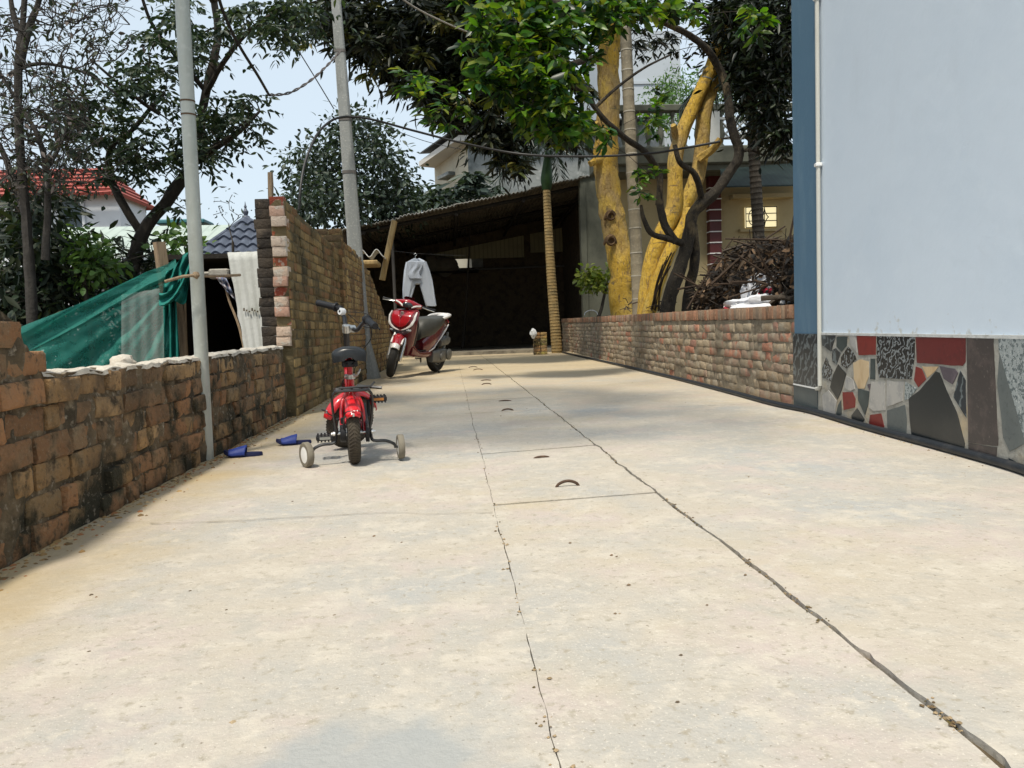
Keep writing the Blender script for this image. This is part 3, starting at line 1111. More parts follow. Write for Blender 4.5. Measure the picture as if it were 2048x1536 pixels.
# stencilled letters: strokes standing 1 mm proud of the pole face
M_sten = mat('stencil_paint', (.03, .03, .028), .8)
def strokes(ch):
    return {'T': [((0, 1), (1, 1)), ((.5, 0), (.5, 1))], 'L': [((0, 1), (0, 0)), ((0, 0), (.9, 0))],
            '3': [((0, 1), (.9, 1)), ((.9, 1), (.45, .56)), ((.45, .56), (.9, .3)), ((.9, .3), (.5, 0)), ((.5, 0), (0, .1))], '1': [((.2, .8), (.55, 1)), ((.55, 1), (.55, 0)), ((.2, 0), (.9, 0))]}[ch]
m = MB()
def face_at(z):
    t = (z - a.z) / (b.z - a.z)
    c = lerp(a, b, t)
    hw = lerp(.112, .062, min(1, t * 1.1)) + (.10 * max(0, 1 - t / .10) ** 1.2)
    return c, hw * .8
def letter(ch, xo, z0, w, h):
    for (x0, y0), (x1, y1) in strokes(ch):
        pp = []
        for x, y in ((x0, y0), (x1, y1)):
            c, hd = face_at(z0 + y * h)
            pp.append(Vector((c.x + xo + x * w, c.y - hd - .001, z0 + y * h)))
        d = (pp[1] - pp[0]).normalized()
        sx = d.cross(Vector((0, 1, 0))).normalized() * .011
        e = d * .008
        m.prism([pp[0] - sx - e, pp[1] - sx + e, pp[1] + sx + e, pp[0] + sx - e], (0, -.002, 0))
letter('T', -.01, P(732, 617, 10.8).z, .055, .095)
letter('L', -.072, P(732, 630, 10.8).z, .05, .082)
letter('3', .006, P(732, 630, 10.8).z, .055, .082)
letter('1', -.0, P(732, 650, 10.8).z, .055, .09)
m.build('lettering', M_sten, root)


def cable(name, label, pts, r, mat_=None, sag=0.0, n=8, twist=False):
    m = MB()
    c = curve(pts, n)
    if twist:
        for ph in (0, PI):
            cc = []
            for i, p in enumerate(c):
                an = i * .9 + ph
                cc.append(p + Vector((math.cos(an), 0, math.sin(an))) * r * 1.0)
            m.tube(cc, r * .8, 6)
    else:
        m.tube(c, r, 8)
    return tag(m.build(name, mat_ or M_cable, None, True), label, 'cable')


cable('power_cable', 'thick black cable drooping from the top of the photo to the twisted joint', [P(425, -60, 6.5), P(445, 20, 6.8), P(478, 90, 7.2), P(515, 150, 7.6), P(538, 190, 8)], .014)
cable('power_cable', 'twisted pale cable rising from the joint to the concrete pole', [P(538, 190, 8), P(580, 185, 8.8), P(622, 160, 9.6), P(655, 130, 10.2), P(681, 102, 10.6)], .010, mat('grey_sheath', (.10, .085, .08), .6), twist=True, n=10)
cable('power_cable', 'black cable running from the concrete pole across the drive to the trees', [P(690, 233, 10.6), P(740, 238, 10.7), P(830, 262, 10.9), P(930, 287, 11), P(1040, 308, 11), P(1160, 313, 10.5), P(1290, 308, 10), P(1375, 295, 9.6), P(1440, 283, 9.5)], .016)
cable('power_cable', 'black cable arching down left of the concrete pole behind the tall wall', [P(694, 233, 10.6), P(665, 240, 10.4), P(635, 268, 10), P(612, 320, 9.7), P(602, 370, 9.5), P(598, 420, 9.4)], .016)
cable('power_cable', 'pale thin cable crossing high under the dark canopy', [P(780, -20, 9), P(830, 15, 9.3), P(885, 43, 9.6), P(940, 66, 9.9)], .010, mat('pale_sheath', (.32, .29, .25), .6))
cable('power_cable', 'thin grey wire slanting down from the leaves to the concrete pole', [P(548, 20, 12), P(590, 90, 12), P(630, 155, 12), P(668, 218, 12)], .008)
cable('power_cable', 'faint thin wire running down right past the concrete pole', [P(700, 235, 14), P(780, 258, 16), P(860, 285, 19), P(930, 300, 22)], .008)

# ================================================================ foliage and trees
def leaf_mesh(name, verts, tris, cols, material, parent=None):
    me = bpy.data.meshes.new(name)
    nv, nf = len(verts), len(tris)
    me.vertices.add(nv)
    me.vertices.foreach_set('co', verts.astype(np.float32).ravel())
    me.loops.add(nf * 3)
    me.loops.foreach_set('vertex_index', tris.astype(np.int32).ravel())
    me.polygons.add(nf)
    me.polygons.foreach_set('loop_start', np.arange(nf, dtype=np.int32) * 3)
    try:
        me.polygons.foreach_set('loop_total', np.full(nf, 3, np.int32))
    except Exception:
        pass
    at = me.color_attributes.new('col', 'FLOAT_COLOR', 'POINT')
    at.data.foreach_set('color', np.hstack([cols, np.ones((nv, 1))]).astype(np.float32).ravel())
    me.materials.append(material)
    me.update(calc_edges=True)
    me.validate()
    o = bpy.data.objects.new(name, me)
    C.objects.link(o)
    if parent is not None:
        attach(o, parent)
    return o


def leaves_at(rs, pos, dirs, length, width, palette, curl=.25, shape='lance'):
    """one leaf per position, growing along dirs; rounder 8-vertex blades"""
    n = len(pos)
    d = dirs / np.linalg.norm(dirs, axis=1, keepdims=True)
    rv = rs.normal(size=(n, 3))
    rv[:, 2] += 1.2                             # blades tend to face the sky
    w = np.cross(d, rv)
    w /= np.linalg.norm(w, axis=1, keepdims=True) + 1e-9
    up = np.cross(w, d)
    L = length * rs.uniform(.45, 1.35, (n, 1))
    Wd = width * rs.uniform(.75, 1.2, (n, 1))
    if shape == 'lance':
        prof = [(.0, 0), (.35, 1), (.72, .72), (1, 0)]
    else:
        prof = [(.0, 0), (.38, .95), (.74, .85), (1, 0)]
    cu = curl * rs.uniform(.2, 1.3, (n, 1))
    V = []
    for t, ww in prof:
        ctr = pos + d * L * t - up * L * cu * t * t
        if ww == 0:
            V.append(ctr)
        else:
            V.append(ctr + w * Wd * ww * .5 + up * Wd * .16 * ww)
            V.append(ctr - w * Wd * ww * .5 + up * Wd * .16 * ww)
            V.append(ctr)
    # 0 base | 1 l 2 r 3 m | 4 l 5 r 6 m | 7 tip
    V = np.stack(V, axis=1)
    T = np.array([(0, 1, 3), (0, 3, 2), (1, 4, 6), (1, 6, 3), (3, 6, 5), (3, 5, 2), (4, 7, 6), (6, 7, 5)])
    tris = (T[None] + (np.arange(n) * 8)[:, None, None]).reshape(-1, 3)
    pc = np.array(palette)[rs.randint(0, len(palette), n)] * rs.uniform(.7, 1.3, (n, 1))
    cols = np.repeat(pc[:, None, :], 8, axis=1).reshape(-1, 3)
    return V.reshape(-1, 3), tris, cols


class Leaves:
    def __init__(s, seed):
        s.rs = np.random.RandomState(seed)
        s.V, s.T, s.C, s.n = [], [], [], 0

    def put(s, pos, dirs, *a, **k):
        V, T, Cc = leaves_at(s.rs, np.asarray(pos, float), np.asarray(dirs, float), *a, **k)
        s.V.append(V)
        s.T.append(T + s.n)
        s.C.append(Cc)
        s.n += len(V)

    def spray(s, c, r, n, length, width, palette, droop=.4, outward=1.0, **k):
        """leaves around a cluster centre"""
        p = s.rs.normal(size=(n, 3)) * np.array([r, r, r * .8]) * .55
        d = p * outward / (r + 1e-6) + s.rs.normal(size=(n, 3)) * .6
        d[:, 2] -= droop
        s.put(np.asarray(c) + p, d, length, width, palette, **k)

    def rosette(s, c, ax, n, length, width, palette, droop=.3, **k):
        """whorl of leaves at a twig tip"""
        ax = np.asarray(ax, float)
        an = s.rs.uniform(0, 2 * PI, n)
        d = np.stack([np.cos(an), np.sin(an), s.rs.uniform(-.2, .5, n) - droop], 1) + ax * .5
        p = np.asarray(c) + s.rs.normal(size=(n, 3)) * length * .12 - ax * s.rs.uniform(0, .4, (n, 1)) * length
        s.put(p, d, length, width, palette, **k)

    def pinnate(s, c, d, ln, pairs, length, width, palette, droop=.5, **k):
        """a compound leaf: leaflets either side of a drooping stalk"""
        d = np.asarray(d, float)
        d = d / np.linalg.norm(d)
        t = np.repeat(np.linspace(.12, 1, pairs), 2)
        sgn = np.tile([1, -1], pairs)
        side = np.cross(d, [0, 0, 1.0])
        side /= np.linalg.norm(side) + 1e-6
        p = np.asarray(c) + d * ln * t[:, None] - np.array([0, 0, 1]) * (droop * ln * t ** 2)[:, None]
        dd = d * .55 + side * sgn[:, None] - np.array([0, 0, .55]) + s.rs.normal(size=(len(t), 3)) * .25
        s.put(p, dd, length, width, palette, **k)

    def build(s, name, material, parent=None):
        return leaf_mesh(name, np.vstack(s.V), np.vstack(s.T), np.vstack(s.C), material, parent)


def leafmat(name, rough=.5, tr=.25, tint=(1.3, 1.5, .5), spec=.35):
    return mat(name, (1, 1, 1), rough, attr=True, spec=spec, trans=(tr, tint))


def clear_of(p, x0, y0, rad=.75, z0=.8, z1=5.2):
    """False where a clump high overhead would stand between the sun and a trunk"""
    h = Vector((sd.x, sd.y)).normalized()
    q = Vector((p[0] - x0, p[1] - y0))
    along = q.dot(h)
    if along < 0 or abs(q.x * h.y - q.y * h.x) > rad:
        return True
    return not (z0 < p[2] - along * math.tan(SUN_EL) < z1)


class Skel:
    """growing branch skeleton: clusters join the nearest wood"""
    def __init__(s, seed):
        s.rs = random.Random(seed)
        s.pts, s.rad = [], []
        s.m = MB()

    def limb(s, pts, r0, r1, n=6, sides=10, jit=.25, joinable=True):
        c = curve(pts, n)
        rr = [lerp(r0, r1, i / (len(c) - 1)) for i in range(len(c))]
        s.m.tube(c, rr, sides, jit=jit)
        if joinable:
            s.pts += c
            s.rad += rr

    def twig_to(s, target, rt=.006, bow=.12, maxr=.03):
        A = np.array([tuple(p) for p in s.pts])
        T = np.array(tuple(target))
        dist = np.linalg.norm(A - T, axis=1) + .35 * np.maximum(0, A[:, 2] - T[2])
        i = int(dist.argmin())
        a = s.pts[i]
        t = Vector(target)
        ln = (t - a).length
        if ln < .02:
            return (t - a)
        mid = a.lerp(t, .5) + Vector((s.rs.uniform(-1, 1), s.rs.uniform(-1, 1), s.rs.uniform(-.3, .9))) * ln * bow
        r0 = min(s.rad[i] * .65, maxr, .006 + ln * .016)
        c = curve([a, mid, t], 4)
        rr = [lerp(r0, rt, k / (len(c) - 1)) for k in range(len(c))]
        s.m.tube(c, rr, 5)
        s.pts += c[2:]
        s.rad += rr[2:]
        return (c[-1] - c[-2]).normalized()


def blob_pts(rs, px, py, Y, rx, ry, dep, n):
    """n points in an ellipsoid that the photo shows round (px,py) with half-size (rx,ry) pixels"""
    out = []
    for _ in range(n):
        while True:
            a, b, c = rs.uniform(-1, 1), rs.uniform(-1, 1), rs.uniform(-1, 1)
            if a * a + b * b + c * c <= 1:
                break
        out.append(P(px + a * rx, py + b * ry, Y + c * dep))
    return out


def crown(sk, pts):
    """twigs to every cluster, nearest to the wood first; yields (point, direction)"""
    A = np.array([tuple(p) for p in sk.pts])
    pts = sorted(pts, key=lambda p: float(np.linalg.norm(A - np.array(tuple(p)), axis=1).min()))
    return [(p, sk.twig_to(p)) for p in pts]


M_barkdark = mat('dark_bark', (0.040, 0.034, 0.027), 0.9, [(9, (0.085, 0.07, 0.055), .5, .7, 6, (1, 1, .4))], (22, .7))
M_barkgrey = mat('grey_bark', (0.05, 0.045, 0.04), 0.9, [(9, (0.028, 0.025, 0.022), .45, .7, 6, (1, 1, .4))], (22, .7))
M_barkyel = mat('ochre_bark', (0.50, 0.315, 0.045), 0.92, [(.9, (0.36, 0.255, 0.11), .48, .62, 9, (1, 1, .7)), (4, (0.53, 0.37, 0.085), .52, .66, 9, (1, 1, .5)), (22, (0.26, 0.17, 0.055), .55, .64, 10, (1, 1, .25)), (7, (0.21, 0.14, 0.06), .59, .67, 10, (1, 1, .6)), (3.2, (0.13, 0.10, 0.06), .61, .68, 9), (60, (0.58, 0.43, 0.16), .58, .70, 6, (1, 1, .4)), (5, (0.20, 0.13, 0.05), .62, .66, 8, (.5, .5, 5))], (22, .9, (1, 1, .35)), bumpd=.06)

# ---- far-left bare tree
rt = thing('bare_tree', 'thin half-bare grey tree at the far left with tangled twigs', 'tree', P(70, 640, 7.2) * Vector((1, 1, 0)) if False else (P(70, 640, 7.2).x, 7.2, -.05))
sk = Skel(21)
Y = 7.2
sk.limb([Vector((P(60, 640, Y).x, Y, -.06)), P(60, 560, Y), P(52, 430, Y), P(40, 300, Y), P(36, 190, Y), P(38, 110, Y), P(46, 40, Y), P(55, -70, Y)], .046, .022)
sk.limb([P(40, 130, Y), P(60, 50, Y), P(75, 10, Y), P(95, -60, Y)], .035, .018)
sk.limb([P(36, 60, Y), P(25, 20, Y), P(15, -50, Y)], .028, .014)
sk.limb([P(55, 440, Y), P(30, 370, Y + .2), P(8, 310, Y + .3), P(-30, 240, Y + .3)], .036, .018)
sk.limb([P(90, 520, Y), P(95, 420, Y), P(93, 340, Y), P(75, 270, Y - .1), P(45, 220, Y), P(-10, 130, Y)], .034, .012)
sk.limb([P(20, 150, Y), P(60, 130, Y + .2), P(110, 130, Y + .3), P(180, 150, Y + .4), P(235, 190, Y + .4)], .022, .008)
sk.limb([P(93, 340, Y), P(120, 290, Y + .2), P(140, 220, Y + .3), P(130, 160, Y + .2)], .022, .006)
rr = random.Random(4)
L = Leaves(31)
M_leafdull = leafmat('dull_leaf', .6, .15)
tw = blob_pts(rr, 60, 130, Y, 150, 200, .9, 150) + blob_pts(rr, 90, 250, Y, 120, 110, .9, 70) + blob_pts(rr, 180, 60, Y, 90, 80, .8, 40) + blob_pts(rr, 100, 350, Y, 120, 50, .8, 80)
PD = [(.05, .065, .05), (.035, .05, .04), (.075, .06, .055), (.06, .075, .045)]
for p, d in crown(sk, tw):
    for k in range(2):                          # bare end twigs
        e = p + Vector((rr.uniform(-1, 1), rr.uniform(-1, 1), rr.uniform(-.2, 1))).normalized() * rr.uniform(.12, .38)
        sk.m.tube([p, p.lerp(e, .5) + Vector((rr.uniform(-.03, .03), 0, rr.uniform(-.02, .04))), e], [.0036, .0028, .0016], 4)
    if rr.random() < .7:
        L.spray(p, .12, rr.randint(3, 9), .065, .026, PD, droop=.5)
sk.m.build('trunk', M_barkgrey, rt, True)
L.build('crown', M_leafdull, rt)

# ---- leafy tree left of the steel pole
Y = 9.0
rt = thing('leafy_tree', 'leaning dark-trunked tree with feathery leaves behind the steel pole', 'tree', (P(262, 640, Y).x, Y, -.05))
sk = Skel(22)
sk.limb([Vector((P(258, 640, Y).x, Y, -.06)), P(262, 560, Y), P(275, 500, Y), P(292, 455, Y), P(335, 400, Y), P(378, 335, Y), P(398, 260, Y), P(415, 170, Y), P(435, 80, Y), P(428, 0, Y), P(415, -90, Y)], .085, .03)
sk.limb([P(285, 470, Y), P(250, 415, Y), P(222, 360, Y), P(218, 320, Y - .2), P(225, 290, Y - .3), P(262, 262, Y - .3), P(300, 218, Y - .4), P(330, 185, Y - .4)], .05, .015)
sk.limb([P(320, 228, Y - .4), P(285, 205, Y - .5), P(235, 165, Y - .7), P(180, 118, Y - .9)], .025, .010)
sk.limb([P(385, 325, Y), P(430, 295, Y - .3), P(480, 262, Y - .5), P(520, 222, Y - .6)], .05, .012)
sk.limb([P(410, 190, Y), P(450, 120, Y - .4), P(500, 60, Y - .6), P(570, 10, Y - .8), P(640, -60, Y - .8)], .03, .012)
sk.limb([P(410, 180, Y), P(350, 110, Y - .3), P(300, 40, Y - .6), P(270, -60, Y - .8)], .03, .012)
sk.limb([P(428, 0, Y), Vector((-2.4, 7.6, 4.7)), Vector((-1.6, 5.6, 4.9)), Vector((-.9, 3.6, 4.9)), Vector((-.4, 1.8, 4.8))], .05, .02)
rr = random.Random(5)
pts = []
for b in [(310, 110, 8.6, 100, 75, .8, 34), (285, 180, 8.5, 85, 55, .8, 30), (385, 60, 8.8, 85, 75, .9, 30), (470, 235, 8.5, 75, 48, .7, 34), (200, 260, 8.4, 110, 60, .8, 42), (400, 280, 8.8, 60, 60, .6, 34), (300, 290, 8.6, 80, 55, .7, 30),
          (560, 50, 8.2, 55, 60, .6, 26), (500, 40, 8.3, 60, 40, .6, 16), (250, 335, 8.6, 70, 28, .7, 10), (340, 400, 8.8, 60, 35, .5, 6), (130, 190, 8.3, 60, 60, .6, 10), (600, 10, 8.2, 60, 40, .5, 16)]:
    pts += blob_pts(rr, *b)
up = []
for _ in range(360):                            # the crown goes on above the photo
    up.append(Vector((rr.uniform(-2.2, .9), rr.uniform(1.7, 5.6), rr.uniform(4.5, 5.6))))
pts = [p for p in pts if rr.random() < .78]
L = Leaves(32)
PG = [(.030, .052, .030), (.023, .042, .027), (.042, .068, .034), (.018, .034, .023), (.06, .08, .04)]
for p, d in crown(sk, pts + up):
    for k in range(3):
        dd = np.array([rr.uniform(-1, 1), rr.uniform(-1, 1), rr.uniform(-.35, .5)])
        L.pinnate(p, dd, rr.uniform(.20, .34), rr.randint(4, 6), .095, .034, PG, droop=.35)
sk.m.build('trunk', M_barkdark, rt, True)
L.build('crown', leafmat('feathery_leaf', .5, .2), rt)

# ---- undergrowth behind the net
M_leafbush = leafmat('bush_leaf', .5, .2)
rr = random.Random(6)
def bush(name, label, cat, blobs, length, width, palette, material, seed, nleaf=14, r=.22, base=None, droop=.5, shape='lance', stems=True, group=None, rosette=False):
    cx, cy = base[0], base[1]
    rt = thing(name, label, cat, (cx, cy, base[2]), group=group)
    sk = Skel(seed)
    L = Leaves(seed + 100)
    rg2 = random.Random(seed)
    pts = []
    for b in blobs:
        pts += blob_pts(rg2, *b)
    top = max(pts, key=lambda p: p.z)
    sk.limb([Vector(base), Vector(base).lerp(top, .3) + Vector((.03, 0, 0)), Vector(base).lerp(top, .75)], .05, .02)
    for p, d in crown(sk, pts):
        if rosette:
            L.rosette(p, d, nleaf, length, width, palette, droop=droop, shape=shape)
        else:
            L.spray(p, r, nleaf, length, width, palette, droop=droop, shape=shape)
    sk.m.build('stems' if cat != 'tree' else 'trunk', M_barkdark, rt, True)
    L.build('foliage' if cat != 'tree' else 'crown', material, rt)
    return rt


PB = [(.018, .03, .017), (.026, .04, .021), (.013, .023, .015), (.04, .05, .028), (.03, .048, .032)]
bush('shrub', 'dense dark bush filling the left edge above the broken wall', 'shrub', [(40, 470, 8.2, 90, 90, .7, 60), (30, 580, 8.0, 90, 60, .6, 40), (70, 400, 8.4, 50, 50, .5, 12), (10, 640, 7.8, 70, 50, .4, 24)], .17, .045, PB, M_leafbush, 41, base=(P(40, 600, 8.2).x, 8.2, -.06), nleaf=16)
bush('shrub', 'dark long-leaved bush behind the green net', 'shrub', [(130, 540, 8.6, 90, 60, .6, 44), (230, 560, 9.0, 80, 50, .6, 34), (300, 520, 9.4, 60, 40, .5, 18), (90, 590, 8.4, 80, 50, .6, 26), (150, 680, 8.6, 110, 70, .5, 60)], .17, .04, PB, M_leafbush, 42, base=(P(170, 600, 8.8).x, 8.8, -.06), nleaf=16)
bush('shrub', 'bright green leafy shrub lit among the dark bushes at left', 'shrub', [(165, 480, 8.0, 22, 22, .2, 8), (180, 545, 8.0, 40, 40, .25, 22), (365, 490, 8.2, 28, 22, .2, 9)], .11, .05, [(.10, .19, .05), (.07, .14, .04), (.13, .21, .06)], leafmat('light_leaf', .45, .3), 43, base=(P(175, 620, 8.0).x, 8.0, -.06), nleaf=12, r=.15, droop=.2, shape='round')
bush('shrub', 'sparse wispy shrub between the steel pole and the tiled roof', 'shrub', [(455, 420, 13, 45, 35, .4, 16)], .08, .025, PB, M_leafdull, 44, base=(P(455, 560, 13).x, 13, -.06), nleaf=2, r=.2)

# ---- trees behind the tall wall and before the far house
bush('garden_tree', 'round dark-leaved tree standing behind the tall mossy wall', 'tree', [(640, 330, 20, 75, 45, 1.2, 54), (715, 285, 20, 60, 40, 1.2, 36), (775, 335, 20, 48, 45, 1.2, 36), (700, 400, 20, 120, 55, 1.5, 100), (620, 410, 19, 50, 40, 1, 36), (790, 410, 21, 70, 45, 1, 60), (700, 255, 20, 50, 30, .8, 20)], .17, .075, [(.030, .048, .032), (.022, .036, .027), (.045, .065, .042), (.055, .08, .06)], M_leafbush, 45, base=(P(715, 640, 20).x, 20, -.06), nleaf=20, r=.42, droop=.3, shape='round')
bush('loquat_tree', 'drooping broad-leaved dark tree against the stained white house', 'tree', [(880, 396, 23, 40, 22, .8, 18), (950, 386, 23, 55, 30, .8, 30), (935, 350, 23, 20, 25, .6, 8), (840, 400, 23, 40, 28, .8, 16)], .48, .11, [(.026, .042, .032), (.04, .058, .045), (.06, .085, .07)], M_leafbush, 46, base=(P(920, 600, 23).x, 23, -.06), nleaf=10, droop=.6, rosette=True)

bush('hedge_tree', 'bushy tree seen through the slot at the back of the carport', 'tree', [(930, 524, 29.5, 70, 20, .6, 26)], .25, .08, [(.06, .10, .03), (.10, .14, .04), (.04, .07, .03)], M_leafbush, 49, base=(P(930, 600, 29.5).x, 29.5, -.06), nleaf=14, r=.35)
# ---- big ochre-trunked tree and its overhanging canopy
Y = 14.3
b0 = P(1246, 640, Y)
rt = thing('mango_tree', 'big tree with a stout ochre trunk whose dark canopy overhangs the drive', 'tree', (b0.x, Y, .62))
sk = Skel(23)
trk = [Vector((b0.x + .02, Y, .55)), P(1243, 600, Y), P(1243, 540, Y), P(1232, 470, Y), P(1218, 400, Y), P(1212, 330, Y), P(1215, 260, Y), P(1218, 190, Y), P(1216, 120, Y), P(1228, 50, Y), P(1240, -40, Y), P(1245, -150, Y)]
c = curve(trk, 6)
rads = [interp([0, .06, .25, .45, .6, .8, 1], [.30, .225, .225, .225, .205, .185, .12], i / (len(c) - 1)) for i in range(len(c))]
TB = MB()
TB.tube(c, rads, 18, jit=.22)
TB.tube(curve([P(1205, 318, Y - .1), P(1192, 322, Y - .25), P(1180, 328, Y - .3)], 4), [.10, .075, .07, .07, .065, .065, .06, .06, .055], 10, jit=.3)
TB.tube(curve([P(1200, 262, Y - .1), P(1192, 245, Y - .2)], 4), [.07, .06, .06, .055, .05], 8, jit=.3)
trunkA = TB.build('trunk', M_barkyel, rt, True)
M_scar = mat('branch_scar', (.09, .055, .03), .9, [(14, (.24, .16, .08), .52, .68)], (30, .8))
for (px, py, r) in [(1222, 432, .085), (1222, 482, .09)]:
    m = MB()
    q = P(px, py, Y - .24)
    m.lathe([(r * 1.0, .035), (r * .95, -.01), (r * .75, -.03), (r * .6, .015), (r * .35, .03), (.01, .03)], q, 'Y', 14)
    bw = q + Vector((0, .02, r * .35))
    m.tube(curve([bw + Vector((-r * 1.35, .05, -r * 1.1)), bw + Vector((-r * .8, -.01, r * .25)), bw + Vector((0, -.03, r * .75)), bw + Vector((r * .8, -.01, r * .25)), bw + Vector((r * 1.35, .05, -r * 1.1))], 5), [.008] + [.024] * 19 + [.008], 6, jit=.5)
    m.build('branch_scar', M_scar, trunkA, True)
sk.pts += c[-24:]
sk.rad += rads[-24:]
sk.limb([P(1218, 60, Y), P(1120, 10, Y - .3), P(1000, 0, Y - .4), P(880, 30, Y - .3), P(780, 60, Y - .2)], .10, .03)
sk.limb([P(1216, 110, Y), P(1140, 130, Y - .4), P(1060, 170, Y - .6), P(980, 230, Y - .8)], .07, .02)
sk.limb([P(1235, -20, Y), P(1330, -60, Y - .3), P(1450, -30, Y - .3)], .09, .03)
rr = random.Random(8)
pts = []
for b in [(690, 40, 12.6, 60, 60, .8, 34), (760, 60, 12.8, 90, 60, 1.0, 60), (850, 60, 12.9, 110, 90, 1.2, 90), (850, 150, 12.8, 80, 60, .9, 44), (950, 60, 13, 110, 100, 1.2, 90), (920, 190, 12.8, 100, 70, 1, 64), (1040, 90, 13, 100, 100, 1.2, 80), (1030, 215, 12.8, 100, 70, 1, 66), (1130, 60, 13.2, 80, 80, 1.1, 60), (1125, 190, 13, 66, 100, .8, 70), (985, 265, 12.6, 55, 45, .7, 24), (1020, 322, 12.5, 34, 34, .5, 12), (740, 130, 12.5, 40, 40, .5, 10), (890, 225, 12.6, 50, 35, .6, 12)]:
    pts += blob_pts(rr, *b)
for _ in range(260):
    pts.append(Vector((rr.uniform(-2.6, 4.5), rr.uniform(10.8, 15.5), rr.uniform(5.9, 7.9))))
pts = [p for p in pts if p.z < 4.2 or clear_of(p, 3.15, 14.3)]
pts = [p for p in pts if p.z < 4.2 or clear_of(p, 3.4, 11.6)]
L = Leaves(33)
PM = [(.011, .016, .007), (.007, .012, .006), (.015, .021, .007), (.024, .028, .008), (.010, .016, .008)]
PMY = [(.09, .10, .02), (.12, .11, .025), (.07, .09, .02)]
for p, d in crown(sk, pts):
    L.rosette(p, d, rr.randint(13, 20), .25, .056, PM if rr.random() < .86 else PMY, droop=.55)
    L.spray(p, .28, 7, .20, .05, PM, droop=.5)
br = sk.m.build('branches', M_barkdark, rt, True)
L.build('crown', leafmat('mango_leaf', .45, .12, (1.3, 1.3, .5)), rt)

# ---- forked ochre tree (litchi) behind the wall
Y = 11.6
b0 = P(1300, 640, Y)
rt = thing('litchi_tree', 'forked ochre-barked tree leaning right in front of the house', 'tree', (b0.x, Y, .62))
sk = Skel(24)
m1 = [Vector((P(1290, 640, Y).x, Y, .52)), P(1297, 575, Y), P(1306, 520, Y), P(1325, 465, Y), P(1346, 420, Y), P(1350, 370, Y), P(1352, 310, Y), P(1366, 262, Y), P(1393, 200, Y), P(1421, 137, Y), P(1434, 90, Y), P(1452, 40, Y), P(1475, -80, Y)]
m2 = [P(1330, 470, Y + .1), P(1362, 420, Y + .12), P(1388, 370, Y + .1), P(1400, 325, Y + .1), P(1406, 265, Y + .1), P(1412, 210, Y + .1), P(1434, 150, Y + .3), P(1452, 90, Y + .4), P(1463, 10, Y + .5), P(1500, -90, Y + .6)]
m3 = [P(1296, 632, Y - .25), P(1318, 560, Y - .2), P(1340, 500, Y - .15), P(1366, 455, Y - .05), P(1380, 420, Y)]
sk.limb(m1, .145, .075, 6, 16, .13)
sk.limb(m2, .125, .09, 6, 16, .13)
sk.limb(m3, .10, .09, 6, 14, .15)
sk.limb([P(1398, 320, Y - .05), P(1422, 300, Y - .15), P(1440, 278, Y - .2)], .06, .05, jit=.4)
sk.limb([P(1352, 275, Y - .05), P(1348, 258, Y - .15), P(1346, 250, Y - .2)], .05, .04, jit=.4)
tk = sk.m.build('trunk', M_barkyel, rt, True)
sk.m = MB()
sk.limb([P(1460, -80, Y), P(1520, -40, Y - .4), P(1560, 40, Y - .6)], .06, .02)
sk.limb([P(1432, 90, Y + .3), P(1480, 60, Y), P(1530, 110, Y - .2), P(1560, 190, Y - .2)], .07, .015)
rr = random.Random(9)
pts = []
for b in [(1520, 60, 10.6, 65, 80, .9, 60), (1530, 160, 10.6, 55, 60, .7, 44), (1490, 130, 11, 50, 60, .6, 30), (1420, 10, 11, 90, 40, .8, 34), (1330, 60, 11, 55, 60, .5, 20), (1350, 100, 11.2, 50, 48, .4, 26), (1310, 70, 11.4, 40, 45, .4, 14), (1500, 110, 10.9, 40, 90, .5, 26), (1550, 250, 10.6, 35, 60, .5, 26), (1470, 50, 11, 40, 70, .5, 26), (1500, 200, 10.8, 30, 40, .4, 14), (1410, 60, 11.4, 25, 60, .4, 10), (1572, 90, 10.2, 30, 110, .5, 44), (1515, 140, 11.6, 70, 150, .6, 80), (1450, 60, 11.8, 40, 90, .5, 30), (1570, 270, 10.2, 24, 50, .4, 18)]:
    pts += blob_pts(rr, *b)
for _ in range(260):
    pts.append(Vector((rr.uniform(2.6, 9.5), rr.uniform(10.2, 16.3), rr.uniform(5.7, 8.2))))
pts = [p for p in pts if clear_of(p, 3.4, 11.6) and clear_of(p, 3.15, 14.3)]
L = Leaves(34)
PLt = [(.007, .012, .005), (.005, .009, .004), (.010, .016, .006), (.020, .034, .010), (.006, .010, .005)]
for p, d in crown(sk, pts):
    L.rosette(p, d, 13, .17, .045, PLt, droop=.5)
    L.spray(p, .25, 6, .16, .042, PLt, droop=.5)
sk.m.build('branches', M_barkdark, rt, True)
L.build('crown', leafmat('litchi_leaf', .45, .12), rt)

# ---- crooked dark fruit tree in front, with bright leaves over the drive
Y = 10.4
b0 = P(1345, 640, Y)
rt = thing('fruit_tree', 'crooked dark-branched tree with bright green leaves hanging over the drive', 'tree', (b0.x, Y, .62))
sk = Skel(25)
sk.limb([Vector((P(1330, 640, Y).x, Y, .5)), P(1340, 590, Y), P(1362, 530, Y), P(1378, 470, Y), P(1388, 425, Y), P(1430, 385, Y), P(1462, 340, Y), P(1478, 305, Y), P(1462, 250, Y), P(1455, 190, Y), P(1440, 140, Y), P(1410, 95, Y - .2), P(1360, 60, Y - .4), P(1290, 35, Y - .6), P(1230, 55, Y - .8)], .10, .03, 6, 12)
sk.limb([Vector((P(1368, 640, Y + .2).x, Y + .2, .5)), P(1378, 580, Y + .2), P(1390, 520, Y + .1), P(1386, 450, Y)], .075, .06, 6, 10)
sk.limb([P(1372, 490, Y), P(1340, 478, Y - .1), P(1305, 468, Y - .2), P(1288, 440, Y - .2), P(1282, 410, Y - .2)], .055, .02)
